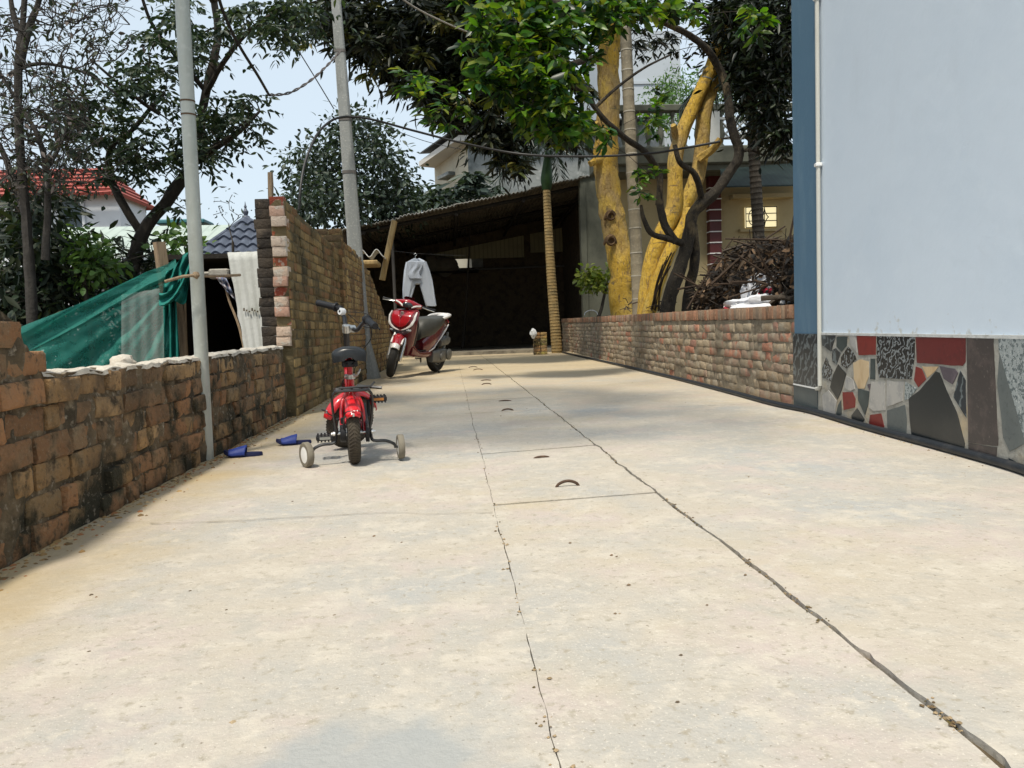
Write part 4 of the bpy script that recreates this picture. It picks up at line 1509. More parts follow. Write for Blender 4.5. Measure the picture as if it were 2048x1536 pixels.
sk.limb([P(1352, 484, Y - .08), P(1332, 455, Y - .1), P(1322, 425, Y - .1), P(1319, 398, Y - .1)], .055, .05)
sk.limb([P(1388, 430, Y), P(1402, 400, Y), P(1390, 350, Y - .2), P(1360, 325, Y - .3), P(1350, 290, Y - .3)], .05, .03)
sk.limb([P(1318, 410, Y - .1), P(1318, 350, Y - .1), P(1290, 305, Y - .3), P(1245, 272, Y - .5), P(1205, 235, Y - .7), P(1170, 190, Y - .8), P(1120, 150, Y - 1), P(1070, 110, Y - 1.1)], .05, .02, 6, 10)
sk.limb([P(1190, 215, Y - .7), P(1240, 170, Y - .6), P(1290, 135, Y - .5), P(1340, 110, Y - .4)], .022, .012)
sk.limb([P(1475, 305, Y), P(1500, 300, Y), P(1530, 312, Y)], .03, .01)
rr = random.Random(10)
pts = []
for b in [(1040, 60, 8.5, 80, 70, .5, 44), (1010, 150, 8.4, 70, 55, .5, 36), (1110, 40, 8.6, 70, 60, .5, 34), (1080, 130, 8.4, 70, 60, .5, 34), (1130, 110, 8.6, 70, 60, .5, 26), (1070, 225, 8.4, 60, 50, .4, 26), (1130, 200, 8.5, 45, 60, .4, 20), (1110, 270, 8.5, 45, 30, .3, 12), (1200, 40, 8.8, 60, 45, .4, 18), (1290, 20, 9, 60, 34, .4, 26), (1220, 10, 8.8, 50, 34, .4, 14), (1370, 15, 9.2, 50, 30, .4, 12), (950, 110, 8.5, 50, 60, .4, 12), (960, 25, 8.5, 60, 45, .5, 18), (1160, 260, 8.6, 40, 30, .3, 8), (1500, 40, 8.6, 40, 45, .3, 8), (860, 190, 8.6, 60, 30, .3, 7), (840, 150, 8.8, 50, 30, .3, 5), (900, 225, 8.6, 60, 30, .3, 7), (1200, 270, 8.8, 20, 20, .2, 3)]:
    pts += blob_pts(rr, *b)
L = Leaves(35)
PF = [(.06, .16, .014), (.026, .075, .010), (.10, .20, .018), (.012, .036, .010), (.12, .20, .02), (.03, .095, .03), (.016, .045, .02), (.15, .19, .025)]
for p, d in crown(sk, pts):
    L.rosette(p, d, rr.randint(7, 11), .165, .068, PF, droop=.35, shape='round')
for b in [(1285, 370, 9.2, 22, 45, .15, 12), (1310, 345, 9.2, 20, 20, .1, 4), (1215, 262, 8.9, 16, 14, .1, 3), (1300, 235, 8.9, 24, 30, .2, 7), (1320, 200, 9, 22, 28, .2, 9), (1312, 250, 9.4, 16, 36, .15, 7)]:
    for p in blob_pts(rr, *b):
        d = sk.twig_to(p, .003)
        L.rosette(p, d, 6, .11, .045, PF, droop=.3, shape='round')
sk.m.build('trunk', mat('mottled_bark', (0.038, 0.031, 0.023), .92, [(2.2, (0.12, 0.09, 0.05), .56, .66, 9), (14, (0.018, 0.015, 0.012), .50, .64, 9, (1, 1, .4)), (40, (0.09, 0.075, 0.05), .58, .7, 6)], (22, 1.0, (1, 1, .4)), bumpd=.05), rt, True)
L.build('crown', leafmat('bright_leaf', .38, .42, (1.6, 1.5, .5), .5), rt)

rp = random.Random(13)
# ---- areca palms: ringed trunks
def ringed_trunk(pts, r0, r1, step, bulge=.06, sides=14, scars=0):
    c = curve(pts, 10)
    d = [0]
    for i in range(1, len(c)):
        d.append(d[-1] + (c[i] - c[i - 1]).length)
    tot = d[-1]
    n = int(tot / step)
    m = MB()
    cp, cr = [], []
    for i in range(n):
        for q, k in ((0, 1 + bulge), (.12, 1 + bulge), (.2, 1), (.9, .985)):
            s = (i + q) * step
            t = s / tot
            j = min(len(c) - 2, int(np.searchsorted(d, s) - 1) if s > 0 else 0)
            u = (s - d[j]) / max(1e-6, d[j + 1] - d[j])
            cp.append(c[j].lerp(c[j + 1], u))
            cr.append(lerp(r0, r1, t) * k)
    m.tube(cp, cr, sides)
    if scars:
        s = scars * .5
        while s < tot - .02:
            t = s / tot
            j = max(0, min(len(c) - 2, int(np.searchsorted(d, s) - 1)))
            u = (s - d[j]) / max(1e-6, d[j + 1] - d[j])
            q = c[j].lerp(c[j + 1], u)
            ax_ = (c[j + 1] - c[j]).normalized()
            m.tube([q - ax_ * .009, q + ax_ * .009], lerp(r0, r1, t) * (1 + bulge) + .003, sides, mi=1)
            s += scars * rp.uniform(.75, 1.2)
    return m


def frond(L, m, base, d, ln, droop, nl, lw, pal_, seed):
    base = Vector(base)
    d = Vector(d).normalized()
    pts = [base + d * ln * t - Vector((0, 0, droop * ln * t * t)) for t in np.linspace(0, 1, 12)]
    m.tube(pts, [lerp(.014, .003, i / 11) for i in range(12)], 5)
    ts = np.linspace(.12, 1, nl)
    pos, dr = [], []
    side = Vector((-d.y, d.x, 0)).normalized()
    for t in ts:
        p = base + d * ln * t - Vector((0, 0, droop * ln * t * t))
        tang = (d - Vector((0, 0, 2 * droop * t))).normalized()
        for sg in (1, -1):
            pos.append(tuple(p))
            dr.append(tuple(tang * .6 + side * sg * .8 - Vector((0, 0, .55))))
    L.put(pos, dr, lw[0], lw[1], pal_, curl=.35)


M_areca = mat('areca_bark', (0.30, 0.205, 0.085), 0.85, [(6, (0.20, 0.15, 0.07), .45, .65, 6), (25, (0.38, 0.28, 0.13), .55, .72)], (30, .5))
M_arecagrey = mat('grey_areca_bark', (0.25, 0.215, 0.15), 0.85, [(4, (0.17, 0.15, 0.11), .45, .65, 7, (1, 1, .3)), (25, (0.33, 0.28, 0.20), .55, .72)], (30, .5))
M_scarring = mat('pale_leaf_scar', (0.42, 0.39, 0.32), .9, [(12, (.28, .25, .19), .5, .7)])
M_shaft = mat('crownshaft', (0.022, 0.055, 0.014), 0.5, [(6, (0.014, 0.038, 0.011), .5, .7)])
M_palm = leafmat('palm_leaf', .4, .2, (1.3, 1.4, .6), .5)
PP = [(.02, .034, .028), (.03, .05, .04), (.014, .026, .022)]
def areca(label, trunk_pts, r0, r1, shaft_pts, rs_, nf, fl, step, bark, droop, seed, name='areca_palm', scars=0):
    rt = thing(name, label, 'palm tree', trunk_pts[0], group=None)
    ringed_trunk(trunk_pts, r0, r1, step, scars=scars, bulge=.02 if scars else .06).build('trunk', [bark, M_scarring], rt, True)
    m = MB()
    sp = curve(shaft_pts, 6)
    m.tube(sp, [interp([0, .3, 1], [r1 * 1.1, rs_, r1 * .6], i / (len(sp) - 1)) for i in range(len(sp))], 12)
    m.build('crownshaft', M_shaft, rt, True)
    L = Leaves(seed)
    sm = MB()
    q = random.Random(seed)
    for k in range(nf):
        an = 2 * PI * k / nf + q.uniform(-.2, .2)
        frond(L, sm, sp[-1], (math.cos(an), math.sin(an), q.uniform(.25, .9)), fl * q.uniform(.8, 1.1), droop * q.uniform(.8, 1.2), 34, (.42, .034), PP, seed)
    lf = L.build('fronds', M_palm, rt)
    sm.build('frond_stalk', M_shaft, lf, True)
    return rt


Y = 18.4
areca('slim ringed palm standing before the carport with a green crownshaft', [Vector((P(1114, 700, Y).x, Y, -.02)), P(1111, 660, Y), P(1103, 560, Y), P(1097, 460, Y), P(1093, 378, Y)], .132, .088, [P(1093, 380, Y), P(1094, 340, Y), P(1098, 290, Y)], .15, 10, 1.5, .075, M_areca, .75, 61)
Y = 12.7
areca('straight pale ringed palm trunk between the two ochre trees', [Vector((P(1277, 640, Y).x, Y, .55)), P(1276, 590, Y), P(1270, 450, Y), P(1262, 300, Y), P(1255, 150, Y), P(1251, 40, Y), P(1250, -120, Y)], .102, .09, [P(1250, -120, Y), P(1250, -180, Y), P(1250, -260, Y)], .10, 8, 1.8, .21, M_arecagrey, .6, 62, scars=.36)
Y = 14.0
areca('dark thin palm trunk in front of the lit window', [Vector((P(1518, 640, Y).x, Y, .55)), P(1520, 560, Y), P(1516, 450, Y), P(1510, 340, Y), P(1504, 240, Y)], .115, .10, [P(1504, 240, Y), P(1502, 200, Y), P(1502, 150, Y)], .11, 9, 1.4, .10, M_barkdark, .7, 63)

# small potted shrub at the end of the garden wall
bush('shrub', 'small yellow-green shrub with bare stems at the far end of the garden wall', 'shrub', [(1180, 548, 16.5, 26, 14, .2, 10), (1195, 562, 16.5, 30, 18, .2, 14), (1222, 555, 16.4, 14, 40, .15, 7)], .14, .085, [(.16, .20, .03), (.11, .16, .03), (.20, .23, .045)], leafmat('lime_leaf', .45, .3), 47, base=(P(1192, 628, 16.5).x, 16.5, .68), nleaf=12, r=.16, droop=.15, shape='round')
# ferny bush on the terrace behind the palm trunk
bush('garden_tree', 'light green feathery tree behind the balcony', 'tree', [(1350, 190, 23, 45, 45, .9, 40), (1330, 230, 22.5, 40, 35, .7, 26), (1460, 200, 23, 50, 20, .7, 18), (1400, 170, 23.5, 60, 40, .9, 24)], .15, .05, [(.09, .17, .05), (.06, .12, .04), (.12, .20, .07)], leafmat('feather_light', .5, .3), 48, base=(P(1370, 560, 23).x, 23, -.06), nleaf=20, r=.4, droop=.2)

# ================================================================ lean-to with green net behind the low wall
M_net = mat('green_net', (0.028, 0.215, 0.18), 0.75, [(5, (0.06, 0.28, 0.235), .5, .7, 5), (14, (0.008, 0.14, 0.115), .52, .7, 4)], trans=(.35, (1, 1, 1)))
def see_through(m, k):
    n = m.node_tree
    out = n.nodes['Material Output']
    src = out.inputs[0].links[0].from_socket
    t = n.nodes.new('ShaderNodeBsdfTransparent')
    mx = n.nodes.new('ShaderNodeMixShader')
    mx.inputs[0].default_value = k
    n.links.new(src, mx.inputs[1])
    n.links.new(t.outputs[0], mx.inputs[2])
    n.links.new(mx.outputs[0], out.inputs[0])
see_through(M_net, .30)
root = thing('green_net', 'teal green shade net stretched down from a wooden post behind the low wall', 'net', (-2.6, 6.8, 0))
ex = [30, 60, 110, 170, 230, 290, 335, 372]
ey = [662, 648, 628, 602, 574, 546, 530, 506]
def net_edge(u):
    px = lerp(30, 350, u)
    return px, interp(ex, ey, px)
def net(u, v):
    px, py = net_edge(u)
    bx = lerp(95, 345, u)
    by = 800
    f = v
    # folds fan out of the knot
    an = math.atan2(by - 560, bx - 372)
    q = lerp(px, bx, f)
    r_ = lerp(py, by, f)
    dist = math.hypot(q - 360, r_ - 545)
    fan = math.atan2(r_ - 545, q - 372)
    fold = (.030 * math.sin(fan * 19) + .014 * math.sin(fan * 37 + 1)) * min(1, dist / 130) + .02 * mn.noise(Vector((q * .03, r_ * .03, 1)))
    return P(q, r_, lerp(6.3, 6.75, u) + fold)
m = MB()
m.grid(net, 220, 110)
m.build('net_sheet', M_net, root, True)
def hem(u, v):
    px, py = net_edge(u)
    w = lerp(58, 30, u)
    return P(px + v * 8 * u, py - 3 + v * w + 3 * math.sin(v * 9 + u * 3), lerp(6.3, 6.75, u) - .02 - .035 * math.sin(v * PI * 2.0 + u * 4))
m = MB()
m.grid(hem, 80, 14)
m.build('folded_hem', M_net, root, True)
M_netd = mat('bunched_net', (0.010, 0.15, 0.125), 0.75, [(8, (0.02, 0.23, 0.19), .5, .68), (20, (0.006, 0.09, 0.08), .55, .7)])
m = MB()
def bunch(u, v):
    x = lerp(lerp(332, 322, v), lerp(386, 372, v), u)
    y = lerp(lerp(542, 500, u), lerp(602, 604, u), v) + 5 * math.sin(u * 7 + v * 2)
    return P(x, y, 6.62 - .05 * math.sin(u * PI) - .045 * math.sin(u * 17 + v * 5 + 2 * math.sin(v * 6)) - .02 * math.sin(v * 15 + u * 9))
m.grid(bunch, 44, 28)
def tail(u, v):
    x = lerp(lerp(326, 330, v), lerp(352, 364, v), u)
    return P(x, lerp(590, 800, v), 6.72 - .04 * math.sin(u * 14 + v * 3) - .02 * math.sin(v * 9))
m.grid(tail, 26, 24)
def swag(u, v):
    return P(lerp(318, 385, u), lerp(585, 510, u ** 1.4) + v * 26 + 14 * math.sin(u * PI), 6.52 - .03 * math.sin(v * 8 + u * 5))
m.grid(swag, 30, 12)
m.build('knotted_bunch', M_netd, root, True)
root = thing('wooden_post', 'weathered plank post that holds up the green net', 'post', P(345, 720, 6.85))
m = MB()
m.tube([P(318, 484, 6.8), P(326, 540, 6.82), P(334, 600, 6.85)], [.052, .055, .05], 4)
m.build('plank', M_wood, root)
m = MB()
m.tube(curve([P(350, 585, 6.85), P(360, 640, 6.85), P(366, 680, 6.85), P(374, 800, 6.85)], 4), [.045] * 4 + [.038] * 4 + [.035] * 5, 8, jit=.3)
m.tube([P(368, 560, 6.9), P(376, 800, 6.9)], .012, 6)
m.build('prop', M_wood, root, True)
M_fibro = mat('fibre_cement_sheet', (0.46, 0.47, 0.45), 0.85, [(4, (0.38, 0.39, 0.36), .45, .68, 7, (1, 1, .4)), (30, (0.52, 0.53, 0.51), .56, .75), (2.5, (0.32, 0.33, 0.29), .60, .72, 8)], (40, .3))
def sheet(q, nw, amp, nu=60, nv=16, ragged=.0):
    a, b, c, d = q                              # top left, top right, bottom right, bottom left
    nrm = (b - a).cross(d - a).normalized()
    if nrm.y > 0:
        nrm = -nrm
    def fn(u, v):
        t = a.lerp(b, u)
        w = d.lerp(c, u)
        rg_ = ragged * mn.noise(Vector((v * 9, 3 if u < .5 else 8, 1))) * (1 if u in (0, 1) else 0)
        return t.lerp(w, v) + nrm * amp * math.sin(u * nw * 2 * PI) + (b - a).normalized() * rg_
    return fn, nu, nv
m = MB()
m.grid(*sheet([P(455, 505, 6.75), P(545, 502, 6.75), P(560, 760, 6.6), P(500, 760, 6.6)], 5, .0045, ragged=.02))
for k in range(9):
    q = P(488 + k * 5.4, 619 + (k % 3) * 2, 6.655)
    m.box(q, (.006, .012, .010 if k % 3 else .022), mi=1)
o = m.build('corrugated_sheet', [M_fibro, M_soil], None, True, solid=.006)
tag(o, 'grey corrugated sheet standing on end beside the blackened pier', 'corrugated sheet')
m = MB()
m.grid(*sheet([P(243, 590, 7.15), P(330, 575, 7.15), P(335, 800, 7.1), P(243, 800, 7.1)], 4, .010))
tag(m.build('corrugated_sheet', M_fibro, None, True, solid=.006), 'pale corrugated panel showing through the green net', 'corrugated sheet')

M_darkwood = mat('near_black_boards', (0.018, 0.015, 0.012), 0.9, [(6, (0.03, 0.025, 0.02), .5, .7, 5, (4, 4, .4))], (20, .4))  # shade of the lean-to hollow put into the near-black board colour
root = thing('lean_to', 'dark open-fronted lean-to between the net and the corrugated sheet', 'shelter', (-2.1, 8, 0))
x0, x1 = P(366, 600, 7.0).x, P(545, 600, 7.0).x - .02
zt = P(430, 527, 7.0).z
m = MB()
m.box(((x0 + x1) / 2, 9.6, zt / 2), (x1 - x0 + .3, .04, zt + .3))
m.box((x0 - .12, 8.35, zt / 2), (.03, 2.5, zt + .2))
m.box((x1 + .10, 8.45, zt / 2), (.03, 2.3, zt + .2))
m.build('wall', M_darkwood, root)
m = MB()
m.box(((x0 + x1) / 2, 8.3, zt + .06), (x1 - x0 + .34, 2.7, .04))
m.build('roof', M_darkwood, root)
m = MB()
m.tube([P(385, 548, 6.98), P(470, 545, 6.98)], .018, 6)
m.box(P(440, 548, 6.95), (.17, .10, .085), bev=.012)
m.build('lintel', mat('lintel_concrete', (.33, .31, .27), .9, [(14, (.22, .20, .17), .5, .7)], (40, .5)), root)
m = MB()
m.tube(curve([P(447, 555, 6.9), P(458, 600, 6.9), P(480, 660, 6.85), P(500, 760, 6.8)], 4), .011, 6)
m.build('prop_stick', M_wood, root, True)
m = MB()
def rag(u, v):
    return P(lerp(430, 452, u) + lerp(0, 22, v), lerp(553, 556, u) + v * 48 - 20 * v * (1 - u), 6.86 - .03 * math.sin(u * 12 + v * 6) - .015 * math.sin(v * 14))
m.grid(rag, 20, 18)
tag(m.build('rag', mat('rag_cloth', (.42, .42, .44), .9, [(16, (.14, .17, .26), .48, .55, 3), (22, (.33, .14, .13), .60, .64, 3)]), None, True, solid=.004), 'crumpled patterned rag hanging from the lean-to lintel', 'cloth')

# ---- small building with blue tiles
M_tile = mat('blue_grey_tile', (0.085, 0.10, 0.135), 0.45, [(4, (0.06, 0.07, 0.10), .45, .7), (30, (0.12, 0.135, 0.17), .58, .78)])
root = thing('tiled_outbuilding', 'small outbuilding with a blue-grey tiled hip roof and pointed finial', 'building', (P(495, 600, 14).x, 15, -.05))
A, E0, E1 = P(492, 436, 15.2), P(366, 527, 13.6), P(640, 527, 13.6)
m = MB()
rows, wav = 6, 13
nrm = (E1 - E0).cross(A - E0).normalized()
if nrm.y > 0:
    nrm = -nrm
def roofface(u, v):
    k = v * rows
    fr = k - math.floor(k) if v < 1 else 1
    base = A.lerp(E0.lerp(E1, u), v)
    x = (base - E0).dot((E1 - E0).normalized())
    return base + nrm * (.030 * abs(math.sin(x * PI / .19)) + .045 * fr) + Vector((0, 0, -.012 * math.cos(x * 2 * PI / .19)))
vs = []
vlist = []
for r in range(rows):
    vlist += [r / rows + .0001, (r + .5) / rows, (r + .999) / rows]
nu = 150
vv = [roofface(i / nu, v) for v in vlist for i in range(nu + 1)]
m.add(vv, [(j * (nu + 1) + i, j * (nu + 1) + i + 1, (j + 1) * (nu + 1) + i + 1, (j + 1) * (nu + 1) + i) for j in range(len(vlist) - 1) for i in range(nu)])
E2, E3 = E0 + Vector((0, 3.2, 0)), E1 + Vector((0, 3.2, 0))
m.add([A, E0, E2, E3, E1], [(0, 2, 1), (0, 3, 2), (0, 4, 3)])
m.build('roof', M_tile, root)
m = MB()
m.tube([A, E0 + Vector((0, 0, .03))], .05, 8)
m.tube([A, E1 + Vector((0, 0, .03))], .05, 8)
m.lathe([(.09, -.02), (.07, .03), (.035, .05), (.05, .09), (.055, .12), (.03, .155), (.018, .19), (.03, .21), (.012, .25), (.003, .31)], A, 'Z', 10)
m.build('ridge', M_tile, root, True)
m = MB()
m.box(((E0.x + E1.x) / 2, 15.4, E0.z / 2 - .06), (E1.x - E0.x - .5, 2.8, E0.z))
m.build('wall', mat('outbuilding_wall', (.10, .095, .085), .9, [(3, (.06, .055, .05), .5, .7)]), root)

# ---- white house with red roof, far left
root = thing('white_house', 'white house with red tiled roof and arched window seen through the bare tree', 'house', (P(60, 600, 26).x, 27, -.05))
Y = 26
wl, wr = P(-220, 400, Y), P(238, 400, Y)
ez = P(100, 388, Y).z
M_wwall = mat('white_render', (0.62, 0.65, 0.68), 0.8, [(1.5, (0.54, 0.57, 0.60), .5, .7)])
m = MB()
m.box(((wl.x + wr.x) / 2, Y + 1.1, ez / 2), (wr.x - wl.x, 2.2, ez))
m.build('wall', M_wwall, root)
M_red = mat('red_roof_tile', (0.34, 0.085, 0.065), 0.7, [(2, (0.27, 0.07, 0.055), .5, .7), (20, (0.50, 0.15, 0.11), .6, .75)], wave=('X', 1.6, .4, (.26, .05, .04), .80, .95))
m = MB()
rt_ = P(100, 340, Y + 2)
rz_ = P(100, 338, Y + 1.1).z
for k in range(7):
    t0, t1 = k / 7, (k + 1) / 7
    a0 = lerp(Vector((0, Y - .5, ez - .12)), Vector((0, Y + 1.1, rz_)), t0)
    a1 = lerp(Vector((0, Y - .5, ez - .12)), Vector((0, Y + 1.1, rz_)), t1)
    m.prism([Vector((wl.x, a0.y, a0.z + .06)), Vector((wr.x + .2 - 1.0 * t0, a0.y, a0.z + .06)), Vector((wr.x + .2 - 1.0 * t1, a1.y, a1.z)), Vector((wl.x, a1.y, a1.z))], (0, .05, -.10))
    b0 = lerp(Vector((0, Y + 2.7, ez - .12)), Vector((0, Y + 1.1, rz_)), t0)
    b1 = lerp(Vector((0, Y + 2.7, ez - .12)), Vector((0, Y + 1.1, rz_)), t1)
    m.prism([Vector((wr.x + .2 - 1.0 * t0, a0.y, a0.z + .06)), Vector((wr.x + .2 - 1.0 * t0, b0.y, b0.z + .06)), Vector((wr.x + .2 - 1.0 * t1, b1.y, b1.z)), Vector((wr.x + .2 - 1.0 * t1, a1.y, a1.z))], (-.05, 0, -.10))
    m.prism([Vector((wl.x, b0.y, b0.z + .06)), Vector((wr.x + .2 - 1.0 * t0, b0.y, b0.z + .06)), Vector((wr.x + .2 - 1.0 * t1, b1.y, b1.z)), Vector((wl.x, b1.y, b1.z))], (0, -.05, -.10))
m.build('roof', M_red, root)
m = MB()
cx, cz0, cz1 = P(141, 400, Y).x, P(141, 460, Y).z, P(141, 415, Y).z
hw = (P(163, 400, Y).x - P(120, 400, Y).x) / 2
arch = [Vector((cx - hw, Y - .03, cz0)), Vector((cx + hw, Y - .03, cz0))] + [Vector((cx + hw * math.cos(t), Y - .03, cz1 + hw * .95 * math.sin(t))) for t in np.linspace(0, PI, 14)]
m.prism(arch, (0, .1, 0))
wn = m.build('window', mat('dark_glass', (.035, .055, .065), .2, spec=.5), root)
m = MB()
ar2 = [Vector((cx + (hw + .06) * math.cos(t), Y - .06, cz1 + (hw + .06) * .95 * math.sin(t))) for t in np.linspace(0, PI, 14)]
m.tube([Vector((cx + hw + .06, Y - .06, cz0))] + ar2 + [Vector((cx - hw - .06, Y - .06, cz0))], .05, 6)
m.box((cx, Y - .05, cz0 - .06), (hw * 2.5, .14, .10))
m.build('frame', M_wwall, wn)
# long low roof
root = thing('metal_roofed_building', 'low building with a pale green sheet roof behind the leafy tree', 'building', (P(300, 600, 19).x, 20, -.05))
m = MB()
a, b = P(120, 455, 21), P(490, 449, 21)
c_, d_ = P(500, 505, 18.5), P(130, 512, 18.5)
m.prism([a, b, c_, d_], (0, 0, -.06))
m.build('roof', mat('pale_green_sheet', (.36, .42, .38), .6, [(1.5, (.31, .37, .33), .5, .7)], wave=('X', 1.2, 0, (.29, .34, .31), .8, .98)), root)
m = MB()
m.box(((c_.x + d_.x) / 2, 20, d_.z / 2 - .15), (c_.x - d_.x - .4, 2.0, d_.z - .05))
m.build('wall', mat('grey_wall', (.22, .23, .22), .9), root)
root = thing('roof_canopy', 'small flat teal canopy on thin posts above the pale green roof', 'canopy', P(370, 460, 22))
m = MB()
c0 = P(370, 447, 22)
m.box(c0, (1.3, .9, .12), bev=.03)
m.build('roof', mat('teal_sheet', (.05, .16, .18), .5), root)
for dx in (-.5, .5):
    m = MB()
    m.tube([c0 + Vector((dx, 0, -.05)), c0 + Vector((dx, 0, -.75))], .03, 6)
    m.build('post', M_galv, root)

# ---- stained white house beyond the carport
root = thing('stained_house', 'weather-stained white house with a jutting eave behind the carport', 'house', (P(1000, 600, 27).x, 29, -.05))
c0, c1, c2 = P(936, 330, 26), P(869, 340, 30), P(1330, 330, 26.5)
zt = P(936, 262, 26).z
M_stain = mat('stained_render', (0.24, 0.255, 0.25), 0.9, [(.9, (0.11, 0.125, 0.12), .46, .60, 9), (2.6, (0.36, 0.37, 0.36), .54, .66, 8), (.5, (0.19, 0.21, 0.215), .5, .7)], (20, .3))
M_cream = mat('cream_render', (0.52, 0.475, 0.37), 0.9, [(1.6, (0.43, 0.38, 0.28), .5, .7, 7), (12, (0.56, 0.52, 0.42), .55, .75)])
def wallquad(m, a, b, z0, z1, th, mi=0):
    n = (b - a).cross(Vector((0, 0, 1))).normalized()
    if n.y < 0:
        n = -n
    m.prism([Vector((a.x, a.y, z0)), Vector((b.x, b.y, z0)), Vector((b.x, b.y, z1)), Vector((a.x, a.y, z1))], n * th, mi)
m = MB()
wallquad(m, c1, c0, 0, zt, .2)
m.build('side_wall', M_cream, root)
m = MB()
wallquad(m, c0 + Vector((.004, 0, 0)), c2, 0, zt, .2)
m.build('front_wall', M_stain, root)
m = MB()
e0, e1 = P(912, 281, 25.6), P(838, 333, 29.6)
m.prism([e1, e0, e0 + Vector((1.2, .2, 0)), Vector((c1.x + 1, c1.y + .5, e1.z))], (0, 0, .18))
m.build('eave', mat('eave_render', (.60, .58, .54), .9), root)
m = MB()
e0, e1 = P(905, 262, 25.4), P(840, 308, 29.2)
m.prism([e1, e0, e0 + Vector((7, .6, .5)), e1 + Vector((7, 1.2, .5))], (0, 0, .05))
m.build('roof', mat('dark_sheet_roof', (.05, .055, .055), .7), root)
m = MB()
m.box(P(898, 352, 27.9), (1.0, .5, .12), rot=(0, 0, -1.15))
m.build('window_hood', M_stain, root)
# pale blank building at the very back
m = MB()
q = P(1215, 90, 27)
q2 = P(1360, 90, 27)
m.box(((q.x + q2.x) / 2, 30, 5.0), (q2.x - q.x, 6, 11.5))
for k in range(3):
    m.box(((q.x + q2.x) / 2, 26.98, 3 + k * 3), (q2.x - q.x + .06, .04, .10))
tag(m.build('grey_building', mat('pale_grey_render', (.42, .46, .50), .85, [(.6, (.37, .41, .45), .5, .7)])), 'tall plain pale grey building glimpsed between the two ochre trunks', 'building')

# ---- villa behind the garden
root = thing('villa', 'cream villa with balcony balustrade and red-brown pillar behind the garden trees', 'house', (P(1400, 600, 17).x, 18, .6))
Y = 16.8
fl = P(1166, 600, 19)
zs0, zs1 = P(1400, 328, Y - .9).z, P(1400, 292, Y - .9).z
xr_ = P(1700, 400, Y).x
M_villa = mat('villa_cream', (0.42, 0.345, 0.195), 0.85, [(1.3, (0.33, 0.27, 0.145), .5, .7, 6), (14, (0.46, 0.38, 0.23), .56, .75)])
M_villag = mat('villa_grey_green', (0.11, 0.115, 0.09), 0.85, [(2, (0.07, 0.075, 0.062), .48, .68, 7)])
m = MB()
xl_ = P(1232, 500, Y).x
m.box(((xl_ + xr_) / 2, Y + .15, zs0 / 2), (xr_ - xl_, .3, zs0))
m.build('wall', M_villa, root)
m = MB()
m.box((fl.x + .9, 19.1, zs0 / 2 + .2), (1.8, .3, zs0 + .4))
m.box((fl.x + .05, 18.93, zs0 / 2 + .1), (.14, .06, zs0))
m.build('side_wall', M_villag, root)
m = MB()
m.box(((xl_ + xr_) / 2 - .2, Y - .35, (zs0 + zs1) / 2), (xr_ - xl_ + .6, 1.2, zs1 - zs0), bev=.03)
m.box(((xl_ + xr_) / 2 - .2, Y - .35, zs0 - .06), (xr_ - xl_ + .4, 1.0, .12))
m.build('balcony_slab', M_villag, root)
m = MB()
rz = P(1400, 218, Y - .7).z
m.box(((xl_ + xr_) / 2 - .2, Y - .75, rz), (xr_ - xl_ + .6, .2, .14), bev=.02)
rail = m.build('balcony_rail', M_villag, root)
m = MB()
xb = xl_ - .2
hb = rz - .07 - zs1
while xb < P(1432, 250, Y).x:
    m.lathe([(.055, 0), (.055, .05 * hb), (.03, .10 * hb), (.07, .35 * hb), (.062, .45 * hb), (.03, .7 * hb), (.028, .85 * hb), (.055, .93 * hb), (.055, hb)], (xb, Y - .75, zs1), 'Z', 10)
    xb += .26
m.build('balusters', M_villag, rail, True)
m = MB()
la, lb = P(1445, 236, Y - .8), P(1503, 274, Y - .8)
w_, h_ = lb.x - la.x, la.z - lb.z
m.box(((la.x + lb.x) / 2, Y - .75, la.z), (w_ + .1, .07, .05))
m.box(((la.x + lb.x) / 2, Y - .75, lb.z), (w_ + .1, .07, .05))
for x in (la.x - .22, lb.x + .18):
    m.box((x, Y - .75, (zs1 + rz) / 2 - .035), (.30, .16, rz - zs1 - .075))
for k in range(-3, 7):
    for sg in (1, -1):
        xs0 = la.x + k * w_ / 4
        p0 = Vector((xs0, Y - .75 + sg * .008, lb.z))
        p1 = Vector((xs0 + sg * h_ * .95, Y - .75 + sg * .008, la.z))
        # clip to the panel
        def clip(p, q):
            t0, t1 = 0, 1
            dx = q.x - p.x
            for lim, s_ in ((la.x, 1), (lb.x, -1)):
                f0, f1 = (p.x - lim) * s_, (q.x - lim) * s_
                if f0 < 0 and f1 < 0:
                    return None
                if f0 < 0:
                    t0 = max(t0, f0 / (f0 - f1))
                if f1 < 0:
                    t1 = min(t1, f0 / (f0 - f1))
            return (p.lerp(q, t0), p.lerp(q, t1)) if t1 - t0 > .05 else None
        cc = clip(p0, p1)
        if cc:
            m.tube(cc, .022, 4)
m.build('lattice_panel', mat('white_balustrade', (.50, .52, .51), .8), rail)
m = MB()
m.prism([P(1440, 338, Y - 1.0), P(1640, 322, Y - 1.0), P(1640, 368, Y - 2.0), P(1446, 372, Y - 2.0)], (0, 0, -.03))
m.build('awning', mat('green_awning', (.007, .016, .016), .6, wave=('X', 3, 0, (.01, .024, .023), .7, .95)), root)
m = MB()
pa, pb = P(1416, 380, Y - .12), P(1441, 500, Y - .12)
m.box(((pa.x + pb.x) / 2, Y - .1, zs0 / 2), (pb.x - pa.x, .2, zs0 - .15))
pil = m.build('pillar', mat('oxblood_tile', (.085, .018, .018), .4), root)
zz = .7
while zz < zs0 - .2:
    m = MB()
    m.box(((pa.x + pb.x) / 2, Y - .105, zz), (pb.x - pa.x + .02, .22, .022))
    m.build('pale_joint', M_white, pil)
    zz += .235
